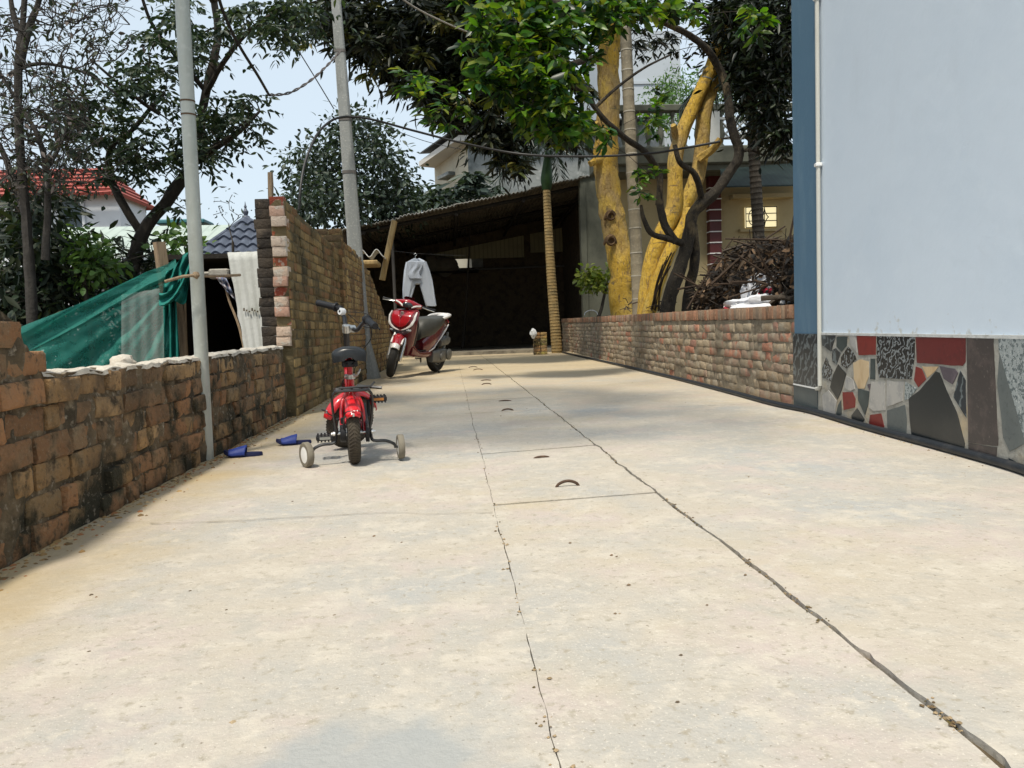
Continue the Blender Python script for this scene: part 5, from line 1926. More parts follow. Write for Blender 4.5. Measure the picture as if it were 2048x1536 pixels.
m = MB()
wa, wb = P(1491, 415, Y - .05), P(1553, 454, Y - .05)
cxw, czw = (wa.x + wb.x) / 2, (wa.z + wb.z) / 2
m.box((cxw, Y - .02, czw), (wb.x - wa.x, .06, wa.z - wb.z))
win = m.build('window', mat('sunlit_glow_pane', (.70, .62, .36), .4, emit=(1.0, .86, .50, .55)), root)  # sunlight on the pane put in as a weak glow
m = MB()
W_, H_ = wb.x - wa.x, wa.z - wb.z
def bar(x0, z0, x1, z1):
    m.tube([(cxw + x0 * W_, Y - .07, czw + z0 * H_), (cxw + x1 * W_, Y - .07, czw + z1 * H_)], .010, 5)
for z_ in (-.5, .5, .18, -.18):
    bar(-.5, z_, .5, z_)
for x_ in (-.5, .5, .1):
    bar(x_, -.5, x_, .5)
m.tube([(cxw + (-.3 + .11 * math.cos(t)) * W_, Y - .07, czw + .36 * math.sin(t) * H_) for t in np.linspace(0, 2 * PI, 20)], .010, 5)
m.tube([(cxw + (.1 + .14 * math.cos(t) ** 3) * W_, Y - .075, czw + .45 * math.sin(t) ** 3 * H_) for t in np.linspace(0, 2 * PI, 28)], .010, 5)
m.build('grille', M_darkwood, win)
m = MB()
m.box((cxw, Y - .06, wb.z - .06), (W_ + .3, .12, .06))
m.box((cxw, Y - .12, wa.z + .22), (W_ + .7, .24, .09))
m.build('window_ledge', M_villa, root)

# ================================================================ carport
M_tin = mat('rusty_tin', (0.13, 0.115, 0.09), 0.8, [(2.5, (0.05, 0.042, 0.034), .45, .65, 7), (9, (0.12, 0.085, 0.055), .58, .74)])
M_panel = mat('drab_panel', (0.34, 0.31, 0.19), 0.9, [(2, (0.24, 0.22, 0.14), .5, .7)], wave=('X', 2.2, 0, (.24, .22, .14), .8, .98))
M_darkbrick = mat('dark_back_wall', (0.11, 0.085, 0.055), 0.95, [(6, (0.06, 0.045, 0.034), .45, .65, 7), (18, (0.20, 0.14, 0.075), .6, .75)], (14, .8))
root = thing('carport', 'dark open carport with a sloping rusty tin roof at the end of the drive', 'carport', (.8, 22, 0))
YF, YB = 19.0, 26.0
pl_, pr_ = P(716, 454, YF), P(1200, 357, YF)
m = MB()
edges = []
def tin(i0, i1, dz, yo):
    a = pl_.lerp(pr_, i0) + Vector((0, yo, dz))
    b = pl_.lerp(pr_, i1) + Vector((0, yo, dz))
    n = 44
    def fn(u, v):
        p = a.lerp(b, u) + Vector((0, v * (YB - YF), 0))
        return p + Vector((0, 0, .022 * math.sin(u * (i1 - i0) * 2 * PI * 62 / 1.0) + .02 * mn.noise(Vector((u * 6, v * 5, i0 * 9)))))
    m.grid(fn, int(240 * (i1 - i0)), 6)
    edges.append([fn(k / 40, 0) + Vector((0, -.012, .004)) for k in range(41)])
tin(-.09, .175, 0, 0)
tin(.17, .395, .03, -.06)
tin(.39, .72, .06, -.03)
tin(.71, 1.03, .09, -.08)
m.build('roof', M_tin, root, True, solid=.012)
M_tinedge = mat('weathered_tin_edge', (.21, .21, .195), .6, [(3, (.10, .085, .065), .48, .62, 7)])
for e_ in edges:
    m = MB()
    m.tube(e_, .016, 5)
    m.build('roof_edge', M_tinedge, root)
m = MB()
m.tube([pl_ + Vector((0, .25, -.10)), pr_ + Vector((0, .25, -.07))], .05, 6)
m.tube([pl_ + Vector((0, 3.3, -.10)), pr_ + Vector((0, 3.3, -.07))], .05, 6)
for t in (.02, .14, .4, .68, .97):
    q = pl_.lerp(pr_, t)
    m.tube([q + Vector((0, .05, -.16)), q + Vector((0, YB - YF - .1, -.16))], .045, 6)
m.build('rafters', M_darkwood, root)
M_post = mat('dark_post', (.06, .055, .05), .8)
for px, yy in ((790, YF + .3), (727, YF + .3), (1166, YF + .25)):
    m = MB()
    q = P(px, 600, yy)
    t = (q.x - pl_.x) / (pr_.x - pl_.x)
    m.tube([Vector((q.x, yy, 0)), Vector((q.x, yy, lerp(pl_.z, pr_.z, t) - .12))], .04, 8)
    m.build('post', M_post, root)
m = MB()
zb = P(1000, 534, YB).z
zu = P(930, 517, YB).z
m.box((.8, YB, zb / 2), (9.5, .2, zb))
gx0, gx1 = P(893, 520, YB).x, P(966, 520, YB).x
XL0, XR0 = pl_.x - .4, pr_.x + .1
def roofz(x):
    return lerp(pl_.z, pr_.z, (x - pl_.x) / (pr_.x - pl_.x)) + .10
for a_, b_, z_ in ((XL0, gx0, zb), (gx0, gx1, zu), (gx1, XR0, zb)):
    m.prism([Vector((a_, YB - .1, z_)), Vector((b_, YB - .1, z_)), Vector((b_, YB - .1, roofz(b_) + .02)), Vector((a_, YB - .1, roofz(a_) + .02))], (0, .2, 0))
m.box((XL0, 22.6, roofz(XL0) / 2), (.12, 6.6, roofz(XL0)))
m.box((pr_.x + .1, 22.6, 2.15), (.12, 6.6, 4.4))
m.build('back_wall', M_darkbrick, root)
m = MB()
for (a0, a1, zz0) in ((P(850, 500, YB).x, P(1047, 500, YB).x, P(950, 518, YB).z), (P(1060, 500, YB).x, P(1185, 500, YB).x, P(1100, 505, YB).z)):
    t0, t1 = (a0 - pl_.x) / (pr_.x - pl_.x), (a1 - pl_.x) / (pr_.x - pl_.x)
    m.prism([Vector((a0, YB - .18, zz0)), Vector((a1, YB - .18, zz0)), Vector((a1, YB - .18, lerp(pl_.z, pr_.z, t1) - .3)), Vector((a0, YB - .18, lerp(pl_.z, pr_.z, t0) - .3))], (0, .05, 0))
m.build('upper_panel', M_panel, root)
m = MB()
m.tube([P(885, 541, YB - .3), P(1150, 531, YB - .3)], .03, 6)
m.tube([P(1130, 522, YB - .4), P(1165, 510, YB - .4)], .02, 6)
m.build('wall_pipe', mat('dull_pipe', (.14, .14, .135), .5), root)
m = MB()
m.box((.3, 22.6, .02), (4.9, 6.6, .12))
m.build('floor_slab', mat('dark_floor', (.22, .195, .15), .9, [(3, (.08, .07, .055), .45, .65)]), root)
m = MB()
m.box(P(890, 545, YB - .5), (2.2, .5, .05))
m.build('shelf', M_darkwood, root)
m = MB()
lump(m, P(890, 532, YB - .5), (.42, .22, .30), 4.4)
lump(m, P(862, 528, YB - .5), (.25, .2, .33), 5.4)
tag(m.build('sack', mat('grey_sack', (.17, .155, .125), .9, [(8, (.12, .11, .09), .5, .7)], (14, .6)), None, True), 'slumped grey sack on the shelf at the back of the carport', 'sack')
m = MB()
m.tube([P(764, 560, 13.5), P(770, 530, 13.52), P(789, 442, 13.6)], .055, 5, jit=.1)
tag(m.build('timber_prop', M_woodyel, None), 'leaning timber prop between the far brick wall and the carport roof', 'post')
m = MB()
m.grid(*sheet([P(716, 507, 11.9), P(768, 506, 11.9), P(772, 512, 13.6), P(722, 513, 13.6)], 1.75, .055, 60, 6))
tag(m.build('corrugated_sheet', mat('white_edged_sheet', (.52, .52, .5), .7), None, True, solid=.012), 'wavy-edged white sheet lying level on the far brick wall', 'corrugated sheet')
m = MB()
m.box(P(738, 528, 11.9), (.32, .5, .075), bev=.02)
tag(m.build('board', M_woodyel), 'short yellow board lying on the far brick wall under the wavy sheet', 'board')
m = MB()
for k in range(7):
    for j in range(2):
        q = G(1088, 711) + Vector((0, .6, 0))
        brick(m, q + Vector((-.15 + j * .155, rg.uniform(-.01, .01), .075 * k)), EX, DN, .15, .066, .2, tuple(c * rg.uniform(.8, 1.15) for c in (.50, .33, .12)), rg, .005)
tag(m.build('brick_stub', M_brick, None, True), 'stub of yellow bricks at the foot of the palm by the carport', 'bricks')
m = MB()
lump(m, G(1088, 711) + Vector((-.17, .5, .50)), (.07, .05, .10), 7.7, am=.5)
tag(m.build('rag', M_white, None, True), 'scrap of white rag hanging on the yellow brick stub', 'cloth')

# white shirt drying in the carport mouth
root = thing('hung_shirt', 'white long-sleeved shirt drying on a hanger behind the red scooter', 'clothing', P(832, 600, 17.5))
Y = 17.5
M_cloth = mat('white_cloth', (0.60, 0.64, 0.70), 0.85, [(5, (0.54, 0.58, 0.65), .5, .7)], (6, .35), trans=(.2, (1, 1, 1)))
m = MB()
def clothring(xl, xr, py, dep, ph, n=18):
    c = P((xl + xr) / 2, py, Y)
    hw = (P(xr, py, Y).x - P(xl, py, Y).x) / 2
    out = []
    for k in range(n):
        a = 2 * PI * k / n
        f = 1 + .10 * math.sin(a * 4 + ph)
        out.append(c + Vector((math.copysign(abs(math.cos(a)) ** .7, math.cos(a)) * hw * (1 + .03 * mn.noise(Vector((py * .1, a * 2, 1)))), math.sin(a) * dep * .5 * f + .02 * math.sin(math.cos(a) * 7 + py * .05), .01 * math.sin(a * 3 + ph))))
    return out
tops = [(826, 838, 517), (815, 849, 522), (812, 853, 530), (812, 854, 545), (813, 857, 558), (814, 858, 568)]
m.loft([clothring(a, b, y, .06 + .05 * min(1, i / 3), y * .1) for i, (a, b, y) in enumerate(tops)], 0)
m.build('body', M_cloth, root, True)
for rows in ([(812, 826, 524), (808, 832, 540), (806, 834, 560), (805, 829, 578), (806, 822, 601)], [(836, 853, 524), (836, 860, 542), (837, 865, 562), (844, 869, 586), (852, 873, 612)]):
    m = MB()
    m.loft([clothring(a, b, y, .13, y * .09 + a) for a, b, y in rows])
    m.build('sleeve', M_cloth, root, True)
m = MB()
def pk(u, v):
    return P(lerp(818, 842, u) + 3 * math.sin(v * 7), lerp(522, 558, v), Y - .10 - .025 * math.sin(u * PI) - .012 * math.sin(u * 11 + v * 5))
m.grid(pk, 14, 14)
m.build('tucked_flap', M_cloth, root, True, solid=.008)
m = MB()
hk = P(831, 517, Y)
m.tube(curve([hk, hk + Vector((0, 0, .05)), hk + Vector((.03, 0, .08)), hk + Vector((.0, 0, .115)), hk + Vector((-.03, 0, .09))], 5), .006, 6)
m.build('hanger', M_silver, root, True)
m = MB()
m.tube([P(770, 500, Y + .6), hk + Vector((0, 0, .112)), P(930, 512, Y + .3)], .004, 5)
tag(m.build('clothes_line', M_cable), 'thin line across the carport mouth that carries the white shirt', 'clothes line')

# ================================================================ brush heap, sacks, sticks behind the garden wall
rb = random.Random(17)
m = MB()
L = Leaves(71)
def behind(px, extra):
    """how far down the drive the planting bed starts at that photo column"""
    return 2.50 / ((px - 900) / 1539 - .0384) + extra
def heap_top(px):
    return interp([1380, 1410, 1440, 1480, 1530, 1600, 1660], [600, 560, 515, 485, 478, 475, 480], px)
for _ in range(900):
    px = rb.uniform(1395, 1650)
    Yh = behind(px, rb.uniform(.2, 2.0))
    py = lerp(heap_top(px), 632, rb.random() ** .9)
    p = P(px, py, Yh)
    d = Vector((rb.uniform(-1, 1), rb.uniform(-.8, .8), rb.uniform(-.35, .5))).normalized()
    ln = rb.uniform(.12, .5)
    r = rb.choice([.003, .004, .005, .009])
    m.tube([p - d * ln / 2, p + Vector((rb.uniform(-.03, .03), 0, rb.uniform(-.03, .03))), p + d * ln / 2], [r, r * .9, r * .5], 4, col=rb.choice([(1, 1, 1.0001), (.6, .55, .5), (1.8, 1.6, 1.3)]))
for _ in range(14):
    px = rb.uniform(1400, 1600)
    p = P(px, heap_top(px) + rb.uniform(0, 110), behind(px, rb.uniform(.3, .8)))
    d = Vector((rb.uniform(-1, 1), rb.uniform(-.3, .3), rb.uniform(-.2, .5))).normalized()
    m.tube([p - d * .5, p + Vector((0, 0, .05)), p + d * .5], [.014, .012, .008], 6, col=(1.4, 1.2, 1))
pos, dr = [], []
for _ in range(4200):
    px = rb.uniform(1390, 1650)
    pos.append(tuple(P(px, lerp(heap_top(px) + 4, 634, rb.random()), behind(px, rb.uniform(.12, 2.0)))))
    dr.append((rb.uniform(-1, 1), rb.uniform(-1, 1), rb.uniform(-1, .6)))
for _ in range(500):                            # litter along the bed
    px = rb.uniform(1240, 1420)
    q = P(px, 620, behind(px, rb.uniform(.1, 1.5)))
    pos.append((q.x, q.y, rb.uniform(.62, .70)))
    dr.append((rb.uniform(-1, 1), rb.uniform(-1, 1), rb.uniform(-.2, .4)))
L.put(pos, dr, .10, .036, [(.030, .020, .013), (.016, .012, .009), (.065, .042, .023), (.012, .010, .008), (.15, .095, .055), (.024, .018, .013)], curl=.5)
hp = L.build('brush_heap', leafmat('dead_leaf', .75, .1, (1, .8, .5)))
tag(hp, 'heap of cut branches and dead brown leaves behind the garden wall', 'brush heap', kind='stuff')
tw_ = m.build('twigs', mat('dead_twig', (.034, .026, .02), .9, attr=True), hp)
M_sack = mat('woven_white_sack', (0.66, 0.67, 0.70), 0.7, [(7, (0.56, 0.58, 0.62), .5, .7)], (16, .7))
M_sackred = mat('red_sack_print', (0.42, 0.02, 0.045), 0.65, [(10, (0.34, 0.02, 0.04), .5, .7)], (16, .6))
def pillow(m, c, r, seed, mi=0, rot=0.0):
    o = len(m.v)
    lump(m, (0, 0, 0), r, seed, mi, nu=28, nv=18, am=.30)
    for i in range(o, len(m.v)):
        v = Vector(m.v[i])
        k = mn.noise(v * 16 + Vector((seed, 1, 1))) * .016
        v = v * (1 + k / max(.02, v.length))
        m.v[i] = tuple(Matrix.Rotation(rot, 3, 'Y') @ v + Vector(c))
root = thing('plastic_sack', 'white woven sack slumped flat on the garden wall edge by the blue column', 'sack', P(1520, 618, 6.6))
m = MB()
pillow(m, P(1525, 611, 7.0), (.36, .26, .10), 3.1)
m.build('bag', M_sack, root, True)
root = thing('plastic_sack', 'peaked white sack with a red printed band behind the flat white sack', 'sack', P(1530, 610, 7.0))
m = MB()
pillow(m, P(1530, 590, 7.4), (.22, .17, .20), 6.4, rot=.2)
m.build('bag', M_sack, root, True)
m = MB()
pillow(m, P(1544, 588, 7.19), (.12, .05, .055), 8.2, rot=.12)
m.build('red_print', M_sackred, root, True)
root = thing('plastic_sack', 'scrap of white and red sack at the tip of the flat white sack', 'sack', P(1462, 620, 6.6))
m = MB()
pillow(m, P(1468, 615, 7.35), (.09, .1, .035), 9.9)
m.build('bag', M_sack, root, True)
m = MB()
pillow(m, P(1456, 617, 7.3), (.035, .05, .026), 2.9)
m.build('red_print', M_sackred, root, True)
for lb_, a, b, r in (('thick dark stick leaning across the white sacks, pointing up right', P(1540, 608, 6.6), P(1600, 576, 6.5), .020),
                     ('thick dark stick lying nearly level over the white sacks', P(1522, 597, 6.5), P(1605, 603, 6.4), .022),
                     ('long thin stick resting on top of the brush heap', P(1446, 503, 8.3), P(1556, 476, 7.8), .014),
                     ('bent pale stick propped in front of the brush heap', P(1393, 600, 9.2), P(1458, 572, 8.6), .009)):
    m = MB()
    m.tube(curve([a, a.lerp(b, .5) + Vector((0, 0, .02)), b], 4), r, 8, jit=.2)
    tag(m.build('stick', mat('stick_bark', (.07, .055, .042), .9, [(20, (.12, .10, .08), .55, .7)], (30, .6)), None, True), lb_, 'stick')
# loose roots and dead twigs at the foot of the dark tree
m = MB()
for k in range(26):
    px = rb.uniform(1255, 1345)
    a = P(px, rb.uniform(606, 624), behind(px, rb.uniform(.3, 1.2)))
    d = Vector((rb.uniform(-1, 1), rb.uniform(-.4, .4), rb.uniform(-.02, .3))).normalized() * rb.uniform(.12, .3)
    m.tube(curve([a, a + d * .5 + Vector((0, 0, .04)), a + d], 3), rb.choice([.006, .008, .012]), 5)
for k in range(9):
    a = P(rb.uniform(1295, 1320), 622, 11.3)
    b = P(rb.uniform(1325, 1350), rb.uniform(500, 540), 10.6)
    m.tube(curve([a, a.lerp(b, .5) + Vector((-.05, 0, 0)), b], 4), rb.choice([.008, .012]), 5)
o = m.build('dead_twigs', mat('dead_twig_pale', (.075, .057, .042), .9), None, True)
tag(o, 'tangle of dead twigs and vine stems at the foot of the ochre trees', 'twigs', kind='stuff')
# coil of hose at the far end of the wall
m = MB()
for px, w in ((1182, 13),):
    c0 = P(px, 628, 16.4)
    m.tube([c0 + Vector((math.cos(t) * w * .011, 0, math.sin(t) * .10 - .02)) for t in np.linspace(0, PI, 12)], .012, 6)
tag(m.build('hose', mat('grey_hose', (.33, .36, .40), .4), None, True), 'looped grey hose showing above the far end of the garden wall', 'hose')
# stake on the tall wall
m = MB()
m.tube([P(541, 402, 6.35), P(541, 372, 6.35), P(540, 345, 6.35)], [.022, .024, .022], 5)
tag(m.build('stake', M_wood), 'split wooden stake standing on top of the blackened pier', 'post')

# ================================================================ sandals
M_slide = mat('blue_foam', (0.018, 0.038, 0.20), 0.55, [(30, (0.03, 0.055, 0.26), .55, .75)])
M_sole = mat('navy_sole', (0.012, 0.016, 0.06), 0.7)
def sandal():
    root = thing('sandal', 'blue slide sandal lying nearest the steel pole', 'sandal', (0, 0, 0), 0, 'pair of blue slide sandals', local=True)
    ol = []
    for k in range(28):                          # sole outline, toe towards -x
        a = 2 * PI * k / 28
        x = .098 * math.cos(a)
        w = .036 if x < 0 else .029
        ol.append((x, w * math.sin(a) * (1 - .12 * math.exp(-((x - .01) / .03) ** 2)) * (1 if abs(x) < .08 else .96)))
    def z_at(x):
        return .022 * max(0, (-x - .05) / .05) ** 1.5 + .004
    m = MB()
    m.loft([[Vector((x, y, z_at(x) - .003)) for x, y in ol], [Vector((x * 1.01, y * 1.03, z_at(x) + .008)) for x, y in ol], [Vector((x * .97, y * .95, z_at(x) + .017)) for x, y in ol]])
    m.build('sole', M_sole, root, True)
    m = MB()
    def strap(u, v):
        x = lerp(-.068, .012, v)
        a = PI * u
        hgt = lerp(.024, .046, v) * (1 + .05 * math.sin(v * PI))
        bulge = 1 + .05 * math.sin(u * PI * 9)
        return Vector((x + .012 * math.sin(a) * (v - .3), math.cos(a) * .0395, z_at(x) + .006 + math.sin(a) ** .75 * hgt * bulge))
    m.grid(strap, 36, 12)
    m.build('strap', M_slide, root, True, solid=.005)
    return root
def copy_tree(o, parent=None):
    c = o.copy()
    C.objects.link(c)
    if parent is not None:
        c.parent = parent
    for ch in list(o.children):
        copy_tree(ch, c)
    return c
s1 = sandal()
s2 = copy_tree(s1)
q = G(487, 913)
s1.location = (q.x, q.y, 0)
s1.rotation_euler = (0, 0, R(6))
q = G(588, 889)
s2.location = (q.x, q.y, 0)
s2.rotation_euler = (0, 0, R(12))
s2['label'] = 'blue slide sandal partly behind the left training wheel of the bicycle'

# ================================================================ child's bicycle
M_redp = mat('red_bike_paint', (0.52, 0.012, 0.02), 0.28, coat=.6, spec=.5)
M_redf = mat('red_fender', (0.62, 0.015, 0.022), 0.3, [(40, (0.50, 0.012, 0.02), .6, .8)], coat=.5, spec=.5)
M_blk = mat('black_frame_paint', (0.012, 0.012, 0.013), 0.3, spec=.5, coat=.3)
M_tyre = mat('tyre_rubber', (0.055, 0.045, 0.034), 0.85, [(9, (0.085, 0.07, 0.05), .5, .7)], (80, .4))
M_plbl = mat('black_plastic', (0.018, 0.018, 0.02), 0.45, [(40, (.03, .03, .033), .6, .8)])
M_amber = mat('amber_reflector', (.45, .16, .02), .25, spec=.6)
bike = thing('bicycle', "red child's bicycle with black seat and training wheels, seen from behind", 'bicycle', local=True)
ROOT_B = bike


def tyre(m, c, Ro, w, axis='X', tread=True, rot=None, n=48):
    """chevron-treaded fat tyre"""
    prof = []
    for k in range(14):
        a = 2 * PI * k / 14
        prof.append((Ro - w / 2 + w / 2 * math.cos(a), w / 2 * math.sin(a) * .98))
    m.lathe(prof, c, axis, n, closed=True, rot=rot)
    if tread:
        c = Vector(c)
        nt = 54
        for i in range(nt):
            a = 2 * PI * i / nt
            for sg in (1, -1):
                p = []
                for t in (0, .5, 1):
                    an = a + sg * 0 + t * .13
                    off = sg * (.003 + t * w * .36)
                    rr_ = Ro - w / 2 + math.sqrt(max(0, (w / 2) ** 2 - off ** 2)) + .0008
                    v = Vector((off, rr_ * math.cos(an), rr_ * math.sin(an))) if axis == 'X' else Vector((rr_ * math.cos(an), off, rr_ * math.sin(an)))
                    p.append((rot @ v if rot is not None else v) + c)
                m.tube(p, .0024, 4)


def wheel(parent, c, Ro, w, steer=None):
    m = MB()
    tyre(m, c, Ro, w)
    if steer:
        m.xform(steer)
    ty = m.build('tyre', M_tyre, None, True)
    m = MB()
    m.lathe([(Ro - w * .95, -w * .28), (Ro - w * .80, -w * .28), (Ro - w * .80, w * .28), (Ro - w * .95, w * .28)], c, 'X', 36, closed=True)
    m.lathe([(.022, -.03), (.022, .03)], c, 'X', 16)
    for k in range(5):
        a = 2 * PI * k / 5 + .3
        d = Vector((0, math.cos(a), math.sin(a)))
        m.tube([Vector(c) + d * .018, Vector(c) + d * (Ro - w * .9)], .009, 6)
    if steer:
        m.xform(steer)
    wl_ = m.build('rim', M_blk, None, True)
    return ty, wl_


def wheel_part(name, c, Ro, w, steer=None):
    ty, rim = wheel(None, c, Ro, w, steer)
    ty.name = name
    attach(ty, bike)
    rim.parent = ty
    return ty


HP, TILT = Vector((0, .40, .45)), R(20)
axs = Vector((0, -math.sin(TILT), math.cos(TILT)))
ST = Matrix.Translation(HP) @ Matrix.Rotation(R(-56), 4, axs) @ Matrix.Translation(-HP)
RA, FA = Vector((0, 0, .15)), Vector((0, .51, .15))
wheel_part('rear_wheel', RA, .150, .060)
wheel_part('front_wheel', FA, .150, .060, ST)


def fender(c, r, a0, a1, w, name, steer=None, lip=.022):
    m = MB()
    def fn(u, v):
        a = lerp(a0, a1, v)
        s = (u - .5) * 2
        ww = w * (1 - .25 * max(0, abs(v - .5) * 2 - .85) / .15)
        rr_ = r + .006 - lip * abs(s) ** 2.6
        return Vector((s * ww / 2, c[1] + math.cos(a) * rr_, c[2] + math.sin(a) * rr_))
    m.grid(fn, 16, 28)
    if steer:
        m.xform(steer)
    return m.build(name, M_redf, bike, True, solid=.003)


rf = fender(RA, .172, R(148), R(62), .074, 'rear_fender')
ff = fender(FA, .172, R(176), R(28), .072, 'front_fender', ST)
m = MB()                                        # chrome fender stays
def stay(c, ang, r, steer=None):
    p = Vector((0, c[1] + math.cos(ang) * r, c[2] + math.sin(ang) * r))
    pts = [Vector((-.045, c[1], c[2])), p + Vector((-.038, 0, -.004)), p + Vector((0, 0, .006)) + (p - Vector(c)).normalized() * .004, p + Vector((.038, 0, -.004)), Vector((.045, c[1], c[2]))]
    k = MB()
    k.tube(curve(pts, 5), .0028, 6)
    if steer:
        k.xform(steer)
    m.add(k.v, k.f)
stay(RA, R(142), .178)
m.build('fender_stay', M_blk, rf, True)
m = MB()
k = RA + Vector((0, math.cos(R(146)) * .180, math.sin(R(146)) * .180))
m.box(k + Vector((0, -.003, 0)), (.010, .006, .018), bev=.002)
m.build('fender_bolt', M_silver, rf)
m = MB()
stay(FA, R(165), .178, ST)
m.build('fender_stay', M_blk, ff, True)
m = MB()
k = FA + Vector((0, math.cos(R(165)) * .181, math.sin(R(165)) * .181))
m.box(k, (.012, .008, .02), bev=.002)
m.xform(ST)
m.build('fender_bolt', M_silver, ff)

m = MB()                                        # frame
BB, ST0 = Vector((0, .195, .20)), Vector((0, .095, .415))
m.tube([BB, BB.lerp(ST0, .5), ST0], .019, 12)
m.tube(curve([ST0 + Vector((0, .03, -.05)), Vector((0, .22, .33)), Vector((0, .34, .40)), HP + axs * -.02], 5), .021, 12)
m.tube(curve([BB, Vector((0, .27, .27)), HP + axs * -.05], 5), .022, 12)
m.tube([HP - axs * .06, HP + axs * .06], .021, 14)
for s in (1, -1):
    m.tube(curve([BB + Vector((s * .02, 0, 0)), Vector((s * .045, .12, .175)), Vector((s * .052, 0, .15))], 4), .010, 8)
    m.tube(curve([ST0 + Vector((s * .012, -.005, -.06)), Vector((s * .047, .05, .28)), Vector((s * .052, 0, .155))], 4), .010, 8)
m.build('frame', M_redp, bike, True)
m = MB()
m.tube([ST0 + Vector((0, 0, -.01)), ST0 + Vector((0, -.002, .012))], .026, 14)
m.tube([ST0 + Vector((-.028, -.015, .003)), ST0 + Vector((.035, -.02, .005))], .005, 8)
m.tube(curve([ST0 + Vector((.03, -.02, .005)), ST0 + Vector((.042, -.03, .02)), ST0 + Vector((.048, -.02, .035))], 4), .005, 8)
m.build('seat_clamp', M_silver, bike, True)
m = MB()
m.tube([ST0, ST0 + Vector((0, -.035, .10))], .014, 12)
sp = m.build('seat_post', M_redp, bike, True)
m = MB()                                        # saddle
rings = []
sc = ST0 + Vector((0, -.035, .118))
for y, w, zt_, dp in [(-.088, .05, -.002, .018), (-.085, .12, .004, .034), (-.07, .158, .012, .05), (-.03, .168, .016, .052), (.02, .14, .012, .044), (.07, .085, .008, .036), (.12, .050, .006, .030), (.145, .036, .004, .026), (.152, .018, -.002, .016)]:
    ring = []
    for k in range(20):
        a = PI * k / 19
        x = math.cos(a) * w / 2
        z = zt_ + (math.sin(a) ** .6) * .016 - .020 * abs(math.cos(a)) ** 3
        ring.append(sc + Vector((x, y, z)))
    for k in range(12):
        a = PI - PI * k / 11
        x = math.cos(a) * w / 2 * .97
        z = zt_ - .020 - dp * abs(math.cos(a)) ** 2.2 * .75
        ring.append(sc + Vector((x, y, z)))
    rings.append(ring)
m.loft(rings)
st = m.build('saddle', mat('black_saddle', (.012, .013, .014), .32, spec=.5), bike, True)
m = MB()
for s in (1, -1):
    m.tube(curve([sc + Vector((s * .045, -.07, -.01)), sc + Vector((s * .03, -.04, -.04)), sc + Vector((s * .022, .02, -.04)), sc + Vector((s * .02, .10, -.005))], 5), .004, 6)
    for k in range(5):
        m.tube([sc + Vector((s * .05, -.062, -.022 - k * .001)) + Vector((-s * .009 * k, 0, -.008 * k)), sc + Vector((s * .046, -.05, -.018)) + Vector((-s * .008 * k, 0, -.008 * k))], .006, 6)
m.box(sc + Vector((0, 0, -.05)), (.05, .06, .03), bev=.006)
m.box(sc + Vector((0, -.045, -.052)), (.075, .018, .032), bev=.005)
m.build('saddle_spring', M_plbl, st, True)

m = MB()                                        # handlebar assembly, turned right
top = HP + axs * .215
clampp = top + Vector((0, .03, .005))
m.tube([HP + axs * .05, top], .015, 12)
fp = MB()
k0 = FA
for s in (1, -1):
    m.tube(curve([HP - axs * .07 + Vector((s * .012, 0, 0)), HP - axs * .11 + Vector((s * .046, 0, 0)), (HP - axs * .2) + Vector((s * .05, .01, 0)), FA + Vector((s * .05, 0, 0))], 5), .0115, 8)
m.xform(ST)
m.build('fork', M_blk, bike, True)
m = MB()
m.tube([top + Vector((0, -.012, 0)), clampp + Vector((0, .018, 0))], .020, 12)
m.tube([top - axs * .02, top + axs * .018], .021, 14)
m.xform(ST)
m.build('stem', M_silver, bike, True)
m = MB()
bp = [(-.235, -.055, .070), (-.15, -.035, .078), (-.115, -.015, .074), (-.075, 0, .04), (-.05, .0, .004), (-.02, 0, 0), (.02, 0, 0), (.05, .0, .004), (.075, 0, .04), (.115, -.015, .074), (.15, -.035, .078), (.235, -.055, .070)]
m.tube(curve([clampp + Vector(p) for p in bp], 6), .0105, 12)
m.xform(ST)
hb_ = m.build('handlebar', M_blk, bike, True)
for s in (1, -1):
    m = MB()
    a, b = clampp + Vector((s * .128, -.022, .078)), clampp + Vector((s * .245, -.06, .068))
    d = (b - a).normalized()
    gp_ = []
    gr = []
    for i in range(17):
        t = i / 16
        gp_.append(a.lerp(b, t))
        gr.append(.0165 + (.0015 if i % 2 else 0) + (.007 if i in (0, 1) else 0))
    gp_.append(b + d * .001)
    gr.append(.012)
    gp_.append(b - d * .012)
    gr.append(.008)
    m.tube(gp_, gr, 14)
    m.xform(ST)
    m.build('grip', M_plbl, bike, True)
    m = MB()                                    # brake lever and bracket
    e = clampp + Vector((s * .112, -.012, .076))
    m.tube([e - Vector((s * .014, 0, 0)), e + Vector((s * .012, -.004, 0))], .017, 12)
    m.box(e + Vector((0, .018, -.01)), (.03, .03, .022), bev=.005)
    m.tube(curve([e + Vector((0, .032, -.012)), e + Vector((s * .03, .044, -.018)), e + Vector((s * .085, .02, -.022)), e + Vector((s * .105, .008, -.024))], 5), .0045, 6)
    m.xform(ST)
    m.build('brake_lever', M_plbl, bike, True)
m = MB()
e = clampp + Vector((-.088, -.012, .066))
m.lathe([(.006, -.016), (.018, -.016), (.0195, -.010), (.0195, .008), (.016, .014), (.006, .015)], e, 'Y', 20)
m.xform(ST)
bl = m.build('bell', M_white, bike, True)
m = MB()
m.lathe([(.006, -.0185), (.006, -.0162)], e, 'Y', 12)
m.xform(ST)
m.build('bell_stud', M_plbl, bl, True)
m = MB()                                        # cables
def sx(p):
    return ST @ Vector(p)
